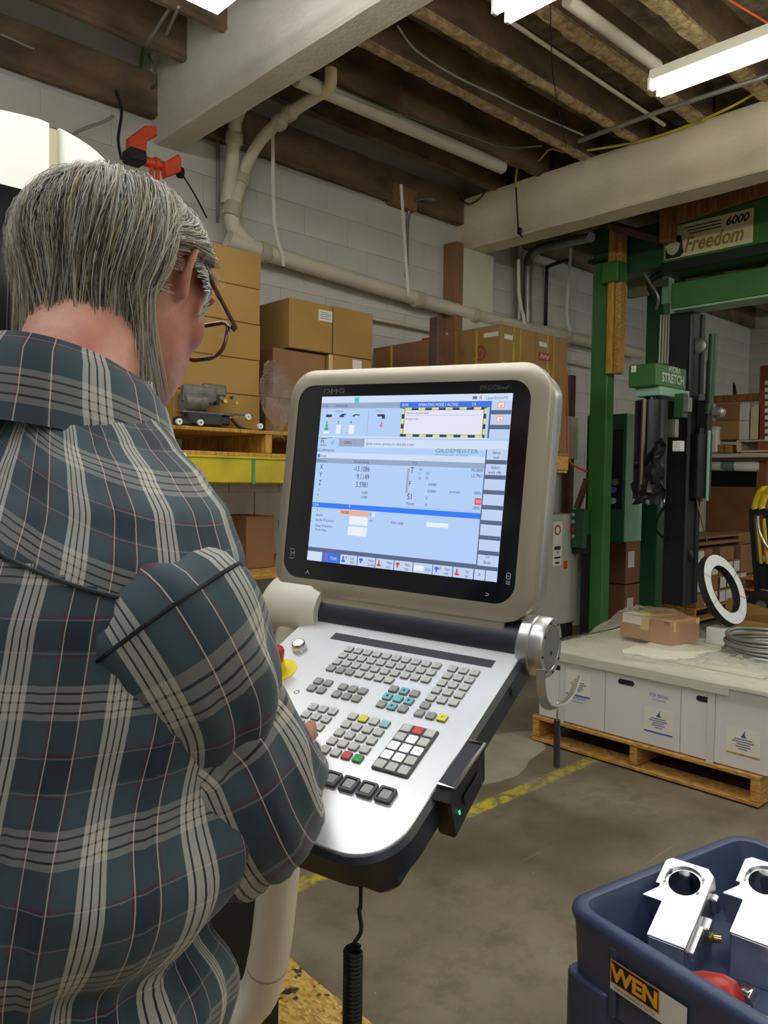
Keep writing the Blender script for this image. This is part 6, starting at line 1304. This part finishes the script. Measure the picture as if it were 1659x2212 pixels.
# ---- plaid cloth: two sets of woven stripes averaged over the cloth's own coordinates (metres)
def plaid(name, dim=1.0):
    m, nt, b = _nt(name); L = nt.links.new; uv = N(nt, 'ShaderNodeUVMap'); uv.uv_map = 'UVMap'
    sp = N(nt, 'ShaderNodeSeparateXYZ'); L(uv.outputs[0], sp.inputs[0])
    navy, slate, moss = srgb(32, 41, 55), srgb(60, 76, 84), srgb(50, 61, 60); band, line, red, dk = srgb(212, 208, 198), srgb(216, 212, 202), srgb(104, 30, 44), srgb(26, 28, 32)
    seq = [(0, band), (.045, dk), (.06, band), (.115, dk), (.13, band), (.185, dk), (.20, band), (.25, slate), (.455, red), (.468, slate), (.48, line), (.492, moss), (.51, navy), (.725, line), (.737, navy), (.745, red), (.76, slate)]
    def stripes(src, P, off, sq):
        a = N(nt, 'ShaderNodeMath', operation='MULTIPLY_ADD'); L(src, a.inputs[0]); a.inputs[1].default_value = 1 / P; a.inputs[2].default_value = off
        fr = N(nt, 'ShaderNodeMath', operation='FRACT'); L(a.outputs[0], fr.inputs[0]); r = N(nt, 'ShaderNodeValToRGB'); r.color_ramp.interpolation = 'CONSTANT'; e = r.color_ramp.elements
        e[0].position = 0; e[0].color = sq[0][1]; e[1].position = sq[1][0]; e[1].color = sq[1][1]
        for (p, c) in sq[2:]: q = e.new(p); q.color = c
        L(fr.outputs[0], r.inputs[0]); return r.outputs[0]
    u = stripes(sp.outputs[0], 0.088, 0.31, seq)
    weft = [(p, (srgb(150, 146, 138) if c == band else srgb(120, 122, 126) if c == line else c)) for (p, c) in seq]
    v = stripes(sp.outputs[1], 0.094, 0.12, weft)
    mx = N(nt, 'ShaderNodeMix', data_type='RGBA'); mx.inputs[0].default_value = 0.5; L(u, mx.inputs[6]); L(v, mx.inputs[7])
    # twill grain
    ad = N(nt, 'ShaderNodeMath', operation='ADD'); L(sp.outputs[0], ad.inputs[0]); L(sp.outputs[1], ad.inputs[1]); ml = N(nt, 'ShaderNodeMath', operation='MULTIPLY'); L(ad.outputs[0], ml.inputs[0]); ml.inputs[1].default_value = 3200
    sn = N(nt, 'ShaderNodeMath', operation='SINE'); L(ml.outputs[0], sn.inputs[0]); mp = N(nt, 'ShaderNodeMapRange'); mp.inputs[1].default_value = -1; mp.inputs[3].default_value = 0.93; mp.inputs[4].default_value = 1.05; L(sn.outputs[0], mp.inputs[0])
    vm = N(nt, 'ShaderNodeVectorMath', operation='SCALE'); L(mx.outputs[2], vm.inputs[0]); L(mp.outputs[0], vm.inputs['Scale'])
    L(vm.outputs[0], b.inputs['Base Color']); b.inputs['Roughness'].default_value = 0.85; b.inputs['Sheen Weight'].default_value = 0.15; b.inputs['Sheen Roughness'].default_value = 0.5
    n2 = N(nt, 'ShaderNodeTexNoise'); n2.inputs['Scale'].default_value = 350; bp = N(nt, 'ShaderNodeBump'); bp.inputs['Strength'].default_value = 0.15; bp.inputs['Distance'].default_value = 0.002; L(n2.outputs[0], bp.inputs['Height']); L(bp.outputs[0], b.inputs['Normal'])
    return m
M['plaid'] = plaid('plaid_flannel')
RT = [  # height, centre forward shift, half width, front, back
    (0.74, -.02, .180, .120, .130), (0.86, -.01, .190, .142, .132), (0.98, 0.0, .192, .160, .130), (1.08, .0, .195, .155, .130), (1.18, .005, .202, .140, .135), (1.28, .012, .212, .120, .140), (1.34, .014, .212, .105, .138), (1.385, .018, .206, .092, .130), (1.42, .020, .188, .080, .118), (1.45, .022, .155, .070, .106), (1.478, .024, .116, .060, .092), (1.505, .026, .084, .054, .080), (1.54, .028, .064, .050, .070)]
def torso_c(z): return PEL.lerp(NB, (z - .95) / .525) * 1.0
def interp(z):
    for i in range(len(RT) - 1):
        if RT[i][0] <= z <= RT[i + 1][0]:
            t = (z - RT[i][0]) / (RT[i + 1][0] - RT[i][0]); t2 = t * t * (3 - 2 * t) * .4 + t * .6
            return [a + (b_ - a) * t2 for a, b_ in zip(RT[i], RT[i + 1])]
    return RT[-1] if z > 1 else RT[0]
def torso_pt(a, z, grow=0.0):
    _, sh_, w, f, bk = interp(z); ca, sa = cos(a), sin(a); q = 2 / 2.35
    x = abs(ca) ** q * (1 if ca > 0 else -1); y = abs(sa) ** q * (1 if sa > 0 else -1)
    c = Vector((0.215 + (z - .95) * .13, 0.70 + (z - .95) * .065, z)) + BF * (sh_ - .012)
    return c + BR * ((w + grow) * y) + BF * (((f if x > 0 else bk) + grow) * x)
NA, NZ = 120, 110
ZL = [0.74 + (1.54 - 0.74) * j / NZ for j in range(NZ + 1)]
def torso_fold(a, z):
    lo = max(0, min(1, (1.30 - z) / .35))
    d = 0.019 * lo * noise.noise(Vector((cos(a) * 3.6, sin(a) * 3.6, z * 1.3 + 4))) + 0.014 * lo * noise.noise(Vector((cos(a) * 8 + z * 3, sin(a) * 8, z * 3.2)))
    # slanting pulls from the arm pit to the waist, blousing over the belt
    s = sin(34 * (z + 0.20 * sin(a)) + 2.0 * noise.noise(Vector((a * 1.3, z * 3, 1)))); d += 0.009 * s * math.exp(-((z - 1.12) / .11) ** 2) * max(0, sin(a)) ** .5 if sin(a) > 0 else 0
    zz = z + .025 * noise.noise(Vector((cos(a) * 1.7, sin(a) * 1.7, 7))); d += 0.016 * math.exp(-((zz - 1.135) / .045) ** 2) * (1 + .7 * noise.noise(Vector((cos(a) * 2.2, sin(a) * 2.2, 3)))) - 0.016 * math.exp(-((zz - 1.065) / .022) ** 2) + .008 * math.exp(-((zz - 1.01) / .03) ** 2)
    d += 0.003 * noise.noise(Vector((cos(a) * 16, sin(a) * 16, z * 9)))
    return d
Vt = [0.0]
for j in range(NZ): Vt.append(Vt[-1] + (torso_pt(pi, ZL[j + 1]) - torso_pt(pi, ZL[j])).length)
def tor(i, j):
    a = pi + 2 * pi * i / NA; return torso_pt(a, ZL[j], torso_fold(a, ZL[j]))
def tor_uv(i, j):
    zc = min(ZL[j], 1.36); a = i / NA; per = 1.16; yo = 0.021 if ZL[j] > 1.375 else 0.0
    return ((a - (1 if a > .5 else 0)) * per * (1 if ZL[j] < 1.3 else 1.0) + yo, Vt[j])
def lat_(i): return abs(.205 * sin(pi + 2 * pi * i / NA))
def yoke_z(i): return 1.418 - .32 * lat_(i)
def tuv(i, j, yk):
    return (i / NA * 1.16 + (.03 if yk else 0), Vt[j] + (.48 * lat_(i) + .02 if yk else 0))
b = MB(); b.surf(tor, NA, NZ, wrap=True, uvs=lambda i, j: (0, 0))
b.uv = [tuple(tuv(ii, jj, ZL[j] > yoke_z(i + .5)) for (ii, jj) in ((i, j), (i + 1, j), (i + 1, j + 1), (i, j + 1))) for j in range(NZ) for i in range(NA)]
shirt = build(b, 'shirt', M['plaid'], person, 'grey, navy and white plaid flannel shirt', smooth=60)
# yoke seam across the upper back
b = MB(); b.tube([torso_pt(pi + 2 * pi * i / NA, yoke_z(i) + .004, 0.002) for i in range(-27, 28)], 0.0015, 6); build(b, 'yoke_seam', mat('seam_dark', srgb(52, 58, 64), .8), shirt)
# sleeves
def sleeve(a, e, w, seed, name, label=None):
    ax0 = (e - a).normalized(); ax1 = (w - e).normalized()
    out_ = (a - Vector((NB.x, NB.y, a.z))).normalized()
    path = smooth_path([a - out_ * .09 + UPZ * .0, a - out_ * .035 + UPZ * .002, a + ax0 * .02 + out_ * .004, a + ax0 * .07 + out_ * .004, a.lerp(e, .6) + Vector((-.009, .008, 0)), e - ax0 * .05, e + (ax1 - ax0) * -.006, e + ax1 * .06, e.lerp(w, .55), w - ax1 * .015], 12)
    n = len(path) - 1; seg = 64
    ln = [0.0]
    for i in range(n): ln.append(ln[-1] + (path[i + 1] - path[i]).length)
    tot = ln[-1]; le = 0
    T = [((path[min(i + 1, n)] - path[max(i - 1, 0)]).normalized()) for i in range(n + 1)]; Nn = (UPZ - T[0] * T[0].z)
    Nn = (BR * 1.0 - T[0] * BR.dot(T[0])).normalized(); fr = []
    for i in range(n + 1): Nn = (Nn - T[i] * Nn.dot(T[i])).normalized(); fr.append((Nn.copy(), T[i].cross(Nn)))
    ie = min(range(n + 1), key=lambda i: (path[i] - e).length)
    inner = (ax1 - ax0).normalized()
    def fn(i, j):
        s = ln[j] / tot; a_ = 2 * pi * i / seg; d = fr[j][0] * cos(a_) + fr[j][1] * sin(a_)
        q_ = max(0, min(1, (j - 19.5) / 4.0)); r = (.050 + .035 * q_ ** .6) if j < 24 else (.085 - .009 * min(1, (j - 24) / 20)) if s < .55 else (.076 - .018 * (s - .55) / .27) if s < .82 else (.058 - .017 * ((s - .82) / .18) ** 1.3)
        x = (ln[j] - ln[ie]); ci = max(0, d.dot(inner)); co = max(0, -d.dot(inner))
        r += -0.010 * ci * math.exp(-(x / .06) ** 2) + 0.006 * ci * sin(x * 170 + 2 * noise.noise(Vector((a_ * 1.5, seed, 0)))) * math.exp(-(x / .10) ** 2) + 0.012 * co * math.exp(-((x + .01) / .07) ** 2)
        sag = max(0, -d.z); r += 0.006 * sag * math.exp(-((x - .03) / .09) ** 2)
        r += 0.010 * noise.noise(Vector((cos(a_) * 1.6 + seed, sin(a_) * 1.6, ln[j] * 11 + 1.5 * cos(a_)))) + 0.006 * noise.noise(Vector((cos(a_) * 3 + seed, sin(a_) * 3, ln[j] * 28 - 4 * sin(a_))))
        return path[j] + d * r
    b = MB(); b.surf(fn, seg, n, wrap=True, uvs=lambda i, j: (i / seg * 0.50 + seed * .013, -ln[j] + .03)); sl = build(b, name, M['plaid'], person, label, smooth=60)
    # armhole seam and cuff
    b = MB(); j0 = 24; b.tube([fn(i, j0) for i in range(seg)], 0.0017, 6, closed=True); build(b, 'armhole_seam', mat('seam_black', srgb(26, 30, 36), .8), sl)
    cw = path[-1]; cd = T[-1]; cN, cB = fr[-1]
    def cf_(i, j):
        s = (0, .010, .045, .058, .058, .02)[j]; r = (.040, .044, .041, .040, .036, .035)[j]; a_ = 2 * pi * i / 40; return cw + cd * (s - .02) + (cN * cos(a_) + cB * sin(a_)) * (r + .002 * noise.noise(Vector((cos(a_) * 3, sin(a_) * 3, s * 30))))
    b = MB(); b.surf(cf_, 40, 5, wrap=True, uvs=lambda i, j: (i / 40 * .26, (0, .01, .045, .058, .062, .10)[j])); build(b, 'cuff', M['plaid'], sl, smooth=50)
    return sl
sleeve(SHR, ELR, WRR, 1.7, 'sleeve'); sleeve(SHL, ELL, WRL, 5.3, 'sleeve')
# collar: stand and fall round the neck, higher behind
def colp(a, k):
    r, dz = ((.066, -.02), (.062, .020), (.064, .034), (.070, .038), (.080, .024), (.089, -.012), (.096, -.038), (.092, -.038), (.078, .014))[k]
    ca, sa = cos(a), sin(a); open_ = max(0, cos(a)) ** 6
    c = NB + BF * .008 + UPZ * (.060 + .0 - .052 * (ca + 1) * .5); drop = -.018 * open_ if k >= 4 and k <= 7 else 0
    return c + BR * (r * 1.04 * sa) + BF * (r * (1.10 if ca > 0 else 1.0) * ca + (.012 * open_ if k >= 4 else 0)) + UPZ * (dz + drop) + BF * 0.0
NCOL = 56
def colf(i, j): a = radians(6 + 348 * i / NCOL); q = colp(a, j); return q + BF * .003 * noise.noise(q * 25)
b = MB(); b.surf(colf, NCOL, 8, uvs=lambda i, j: (i / NCOL * .46 + .02, (0, .03, .045, .052, .068, .098, .118, .12, .16)[j])); col = build(b, 'collar', M['plaid'], person, smooth=60)
bt = NB + BF * .115 + BR * .03 + UPZ * -.005; b = MB(); b.lathe([(.006, 0), (.006, .002), (0, .0025)], fr_axis(bt, BF), 12, cap=False); build(b, 'button', M['white'], col)
# trousers, belt and shoes
M['khaki'] = mat('dark_trousers', srgb(52, 54, 60), 0.85, vary=.1, scale=20)
b = MB(); ell_loft(b, [(PEL + UPZ * -.13, BR, .185, BF, .125, .13), (PEL + UPZ * -.05, BR, .190, BF, .13, .13), (PEL + UPZ * .06, BR, .182, BF, .135, .118), (PEL + UPZ * .08, BR, .178, BF, .13, .115)])
for (hip, kn, an) in (((0.262, .615, .90), (0.285, .60, .52), (0.25, .59, .10)), ((.225, .785, .90), (.255, .80, .52), (.21, .80, .10))): capsule(b, [hip, Vector(hip).lerp(Vector(kn), .5), kn, Vector(kn).lerp(Vector(an), .4), Vector(an) - UPZ * .0], [.100, .094, .082, .076, .070], 18)
tro = obj('trousers', remesh(b, 'trousers', 0.010, M['khaki'], 4), person)
for an in ((0.25, .59, .10), (.21, .80, .10)):
    b = MB(); A = Vector(an); ell_loft(b, [(A + BF * x + UPZ * z, BR, w, UPZ, t, t2) for (x, z, w, t, t2) in ((-.075, -.035, .028, .03, .03), (-.05, -.03, .038, .04, .038), (.0, -.03, .042, .045, .038), (.08, -.042, .046, .032, .026), (.15, -.048, .048, .022, .02), (.195, -.052, .035, .014, .016), (.21, -.056, .012, .006, .010))], 18); build(b, 'shoe', M['black'], person, smooth=60)

# ---- glasses
M['tort'] = mat('tortoiseshell', srgb(120, 52, 22), 0.15, dark=srgb(28, 14, 10), scale=70, coat=.5)
gl = thing('tmp', '', '') if False else None
b = MB()
for s in (-1, 1):
    b.tube(smooth_path([HF((-.012, s * .082, .020)), HF((.004, s * .083, .024)), HF((.06, s * .079, .014)), HF((.117, s * .0745, .006))], 4), .0028, 8, prof=[(1.3 * cos(k * pi / 4), .8 * sin(k * pi / 4)) for k in range(8)])
    rim = [HF((.119 - .010 * (abs(y_) / .07) ** 2 + .0 + .10 * 0, s * y_, z_ - .0)) for (y_, z_) in rrect(.010, .068, -.034, .012, (.018, .012, .010, .018), 5)]
    b.tube(rim, .0026, 8, closed=True); b.box((.113, s * .0735, .006), (.010, .006, .010), HF, .002)
b.tube([HF((.119, -.010, -.004)), HF((.122, 0, .0)), HF((.119, .010, -.004))], .0024, 8)
glasses = build(b, 'glasses', M['tort'], person, 'tortoiseshell glasses', smooth=50)
gm, nt_, bs_ = _nt('spectacle_lens'); out_ = nt_.nodes['Material Output']; tr_ = N(nt_, 'ShaderNodeBsdfTransparent'); g_ = N(nt_, 'ShaderNodeBsdfGlossy'); g_.inputs['Roughness'].default_value = .03; mxs = N(nt_, 'ShaderNodeMixShader'); mxs.inputs[0].default_value = .12; nt_.links.new(tr_.outputs[0], mxs.inputs[1]); nt_.links.new(g_.outputs[0], mxs.inputs[2]); nt_.links.new(mxs.outputs[0], out_.inputs[0])
for s in (-1, 1):
    b = MB(); rim = [HF((.119 - .010 * (abs(y_) / .07) ** 2, s * y_, z_)) for (y_, z_) in rrect(.011, .067, -.033, .011, (.018, .012, .010, .018), 5)]; b.add(rim, [tuple(range(len(rim)))]); build(b, 'lens', gm, glasses)
    b = MB(); ball(b, (0.080, s * .032, .006), .012, .012, .012, HF, 14, 10); build(b, 'eye', M['white'], person, smooth=80)
    b = MB(); ball(b, (0.0895, s * .032, .004), .004, .0055, .0055, HF, 12, 8); build(b, 'iris', mat('iris', srgb(70, 80, 90), .2), person, smooth=80)

# ---- hair: a streaked cap and locks that fall from the parting down over neck and behind the ears
def hair_mat():
    m, nt, b = _nt('grey_hair'); L = nt.links.new; at_ = N(nt, 'ShaderNodeAttribute'); at_.attribute_name = 'tint'; L(at_.outputs['Color'], b.inputs['Base Color']); b.inputs['Roughness'].default_value = 0.42; b.inputs['Specular IOR Level'].default_value = 0.5; return m
M['hair'] = hair_mat()
EA, EB, EC, E0 = .111, .088, .089, Vector((-.008, 0, .000))
rnd = random.Random(11)
def on_surf(p, s):
    q = p - E0; k = sqrt((q.x / EA) ** 2 + (q.y / EB) ** 2 + (q.z / EC) ** 2); return E0 + q * (s / max(k, 1e-6))
def nrm(p): q = p - E0; return Vector((q.x / EA ** 2, q.y / EB ** 2, q.z / EC ** 2)).normalized()
gdn = Vector((-UPZ.dot(hx), -UPZ.dot(hy), -UPZ.dot(hz)))     # gravity in the head frame
def strand(p, s, L_, jit, st=.0085):
    pts = [p.copy()]; v = Vector((0, 0, 0)); free = False; L0 = 0; sgn = 1 if p.y >= 0 else -1
    while L0 < L_:
        n = nrm(p); front = max(0, min(1, (p.x + .01) / .08))
        d = Vector((-.55 - .55 * front, sgn * (1.0 * max(0, n.z) ** 2 + .15), -.9)) + gdn * .5 + jit
        if p.x > -.045 and p.z < .060 and abs(p.y) > .04: d += Vector((-2.2, 0, .25)) * min(1, (.060 - p.z) / .03)
        if p.x < -.05: d = Vector((-.12, sgn * .20 * max(0, n.z), -1.0)) + gdn * .35 + jit
        d = d - n * d.dot(n) * (1 if not free else .0); d = d.normalized()
        if p.z < -.045: free = True; d = (gdn * .9 + Vector((.38 if p.x < -.04 else .30, -sgn * .10, -.45)) + jit * 1.5).normalized()
        v = (v * .55 + d * .45) if v.length > 0 else d; v = v.normalized(); p = p + v * st
        if not free:
            q = (p - E0); k = sqrt((q.x / EA) ** 2 + (q.y / EB) ** 2 + (q.z / EC) ** 2); p = E0 + q * (s / k) if k < s or k > s * 1.02 else p
        L0 += st; pts.append(p.copy())
    return pts
TI = [(186, 184, 178), (122, 116, 112), (214, 211, 202), (80, 70, 62), (196, 180, 138), (150, 146, 142), (58, 50, 46), (150, 124, 86), (226, 224, 218)]
hv, hf, hc = [], [], []
def add_lock(pts, w, t, c0, c1):
    n = len(pts); b0 = len(hv)
    for i, p in enumerate(pts):
        a = pts[min(i + 1, n - 1)] - pts[max(i - 1, 0)]; a = a.normalized() if a.length > 1e-9 else Vector((0, 0, -1)); nn = nrm(p); sd = a.cross(nn); sd = sd.normalized() if sd.length > 1e-6 else Vector((1, 0, 0)); nn = sd.cross(a)
        k = i / (n - 1); ww = w * (0.55 + .45 * min(1, k * 6)) * (1 - k ** 3 * .92)
        for q in (p + sd * ww, p + nn * t * (1 - k * .7), p - sd * ww): hv.append(HF(q)); hc.append(tuple(c0[x] + (c1[x] - c0[x]) * k for x in range(3)))
    for i in range(n - 1):
        for k in range(3): hf.append((b0 + i * 3 + k, b0 + i * 3 + (k + 1) % 3, b0 + (i + 1) * 3 + (k + 1) % 3, b0 + (i + 1) * 3 + k))
roots = []
while len(roots) < 900:
    a = rnd.uniform(-pi, pi); z = rnd.uniform(-.04, .090); q = 1 - ((z) / EC) ** 2
    if q <= 0: continue
    p = E0 + Vector((EA * sqrt(q) * cos(a), EB * sqrt(q) * sin(a), z))
    if p.x > .045 and p.z < .060 + (p.x - .045) * .35: continue
    if p.x > .0 and p.z < .038: continue
    if p.x > -.03 and p.z < .03: continue
    roots.append(p)
for k in range(260):                                                # along the parting and crown
    roots.append(E0 + on_surf(Vector((rnd.uniform(-.085, .088), rnd.uniform(-.012, .012), .1)), 1.0) - E0)
for p in roots:
    s = rnd.uniform(1.0, 1.07); p = on_surf(p, s); low = max(0, p.z) / .095
    back = p.x < -.05; front = p.x > .055
    Lk = (.075 + .105 * low + rnd.uniform(0, .055)) * (0.55 if front and abs(p.y) > .03 else 1.0)
    if back: Lk = .115 + .080 * low + rnd.uniform(0, .07)
    j = Vector((rnd.uniform(-.20, .22), rnd.uniform(-.16, .16), 0)); pts = strand(p, s, Lk, j)
    ph, wl, am = rnd.uniform(0, 6.3), rnd.uniform(18, 42), rnd.uniform(.0004, .0028)
    pts = [q + Vector((1, .25, 0)) * am * sin(ph + wl * .0085 * i) * min(1, i / 4) + nrm(q) * am * .8 * cos(ph + 1 + wl * .0085 * i) * min(1, i / 5) for i, q in enumerate(pts)]
    for i_, q in enumerate(pts):
        if -.030 < q.x < .034 and abs(q.y) > .058 and -.034 < q.z < .014: pts = pts[:i_]; break
    if len(pts) < 4: continue
    tn = 1.25 * noise.noise(Vector((p.x * 34, p.y * 34, p.z * 12 + 3))) + .25 * rnd.uniform(-1, 1) + .25 * (p.z / .09)  # paler tints towards the crown put the top light into the hair colour
    dk, md, lt = (3, 6, 1, 7), (1, 5, 4, 0), (0, 2, 8, 4)
    pal = lt if tn > .30 else md if tn > -.12 else dk
    base = srgb(*TI[rnd.choice(pal)]); tip = srgb(*TI[rnd.choice(pal if rnd.random() < .6 else (3, 7, 4, 5))])
    add_lock(pts, rnd.uniform(.0014, .0034), .0010, base, tip)
    for k in range(6):
        o_ = Vector((rnd.uniform(-.005, .005), rnd.uniform(-.005, .005), rnd.uniform(-.003, .003))); sh_ = rnd.uniform(.001, .0045)
        pp = [q + o_ * (1 - .35 * i / len(pts)) + nrm(q) * sh_ for i, q in enumerate(pts)]
        q_ = pal if rnd.random() < .7 else lt
        add_lock(pp, rnd.uniform(.0003, .0006), .0004, srgb(*TI[rnd.choice(q_)]), srgb(*TI[rnd.choice(q_)]))
# tuft over the forehead and wisps at the temple
for k in range(90):
    p = on_surf(Vector((.080 + rnd.uniform(-.01, .012), rnd.uniform(-.06, .05), .085)), 1.03); d = Vector((.55, -.55, -.35 + rnd.uniform(-.3, .3))); pts = [p]
    for i in range(6): p = p + (d + Vector((0, 0, -.09 * i))).normalized() * .0075; pts.append(p.copy())
    add_lock(pts, rnd.uniform(.0006, .0014), .0006, srgb(*TI[rnd.choice((0, 2, 8))]), srgb(*TI[rnd.choice((2, 8))]))
for k in range(420):                                                # temple hair swept back over the ear, short sideburns
    sd_ = -1 if rnd.random() < .7 else 1
    side = rnd.random() < .10
    p = Vector((rnd.uniform(.032, .056), sd_ * .08, rnd.uniform(-.012, .022))) if side else Vector((rnd.uniform(.026, .080), sd_ * .08, rnd.uniform(.016, .062)))
    p = on_surf(p, rnd.uniform(.96, 1.03)); pts = [p.copy()]
    d = Vector((rnd.uniform(-.5, .1), 0, -1)) if side else Vector((-1, 0, rnd.uniform(-.45, -.05)))
    for i in range(3 if side else 6):
        n_ = nrm(p); dd = d + Vector((0, 0, -.05 * i)); dd = (dd - n_ * dd.dot(n_)).normalized(); p = on_surf(p + dd * .0075, rnd.uniform(.97, 1.02)); pts.append(p.copy())
        if not side and p.x < -.028: break
    if len(pts) > 3: add_lock(pts, rnd.uniform(.0005, .0012) if side else rnd.uniform(.0008, .0020), .0006, srgb(*TI[rnd.choice((0, 2, 8, 5))]), srgb(*TI[rnd.choice((0, 2, 8))]))
me = bpy.data.meshes.new('hair_locks'); me.from_pydata([tuple(v) for v in hv], [], hf); me.materials.append(M['hair'])
ca_ = me.color_attributes.new('tint', 'FLOAT_COLOR', 'POINT'); ca_.data.foreach_set('color', [x for c in hc for x in (*c, 1.0)]); me.polygons.foreach_set('use_smooth', [True] * len(me.polygons))
locks = obj('hair_locks', me, person, 'grey and dark-streaked collar-length hair', 'stuff')
# the cap under the locks
b = MB(); cols = []
sg, rg_ = 72, 44
vsq = [E0 + Vector((EA * .985 * sin(pi * j / rg_) * cos(2 * pi * k / sg), EB * .985 * sin(pi * j / rg_) * sin(2 * pi * k / sg), EC * .985 * cos(pi * j / rg_))) for j in range(rg_ + 1) for k in range(sg)]
def keep(p): return not (p.x > .050 and p.z < .070 + (p.x - .05) * .4) and not (p.x > -.032 and p.z < .030) and not (p.x > .0 and p.z < .045) and p.z > -.075
fsq = []
for j in range(rg_):
    for k in range(sg):
        q = (j * sg + k, (j + 1) * sg + k, (j + 1) * sg + (k + 1) % sg, j * sg + (k + 1) % sg)
        if all(keep(vsq[i]) for i in q): fsq.append(q)
cols = []
for p in vsq:
    t = noise.noise(Vector((p.x * 60, p.y * 10, p.z * 6))) * .5 + .5; c = [a + (b_ - a) * t for a, b_ in zip(srgb(56, 50, 46), srgb(128, 122, 114))]; cols.append(c[:3])
me = bpy.data.meshes.new('hair_cap'); me.from_pydata([tuple(HF(p)) for p in vsq], [], fsq); me.materials.append(M['hair']); ca_ = me.color_attributes.new('tint', 'FLOAT_COLOR', 'POINT'); ca_.data.foreach_set('color', [x for c in cols for x in (*c, 1.0)])
bmx = bmesh.new(); bmx.from_mesh(me); bmesh.ops.delete(bmx, geom=[v for v in bmx.verts if not v.link_faces], context='VERTS'); bmx.to_mesh(me); bmx.free(); me.polygons.foreach_set('use_smooth', [True] * len(me.polygons))
obj('hair_cap', me, person)
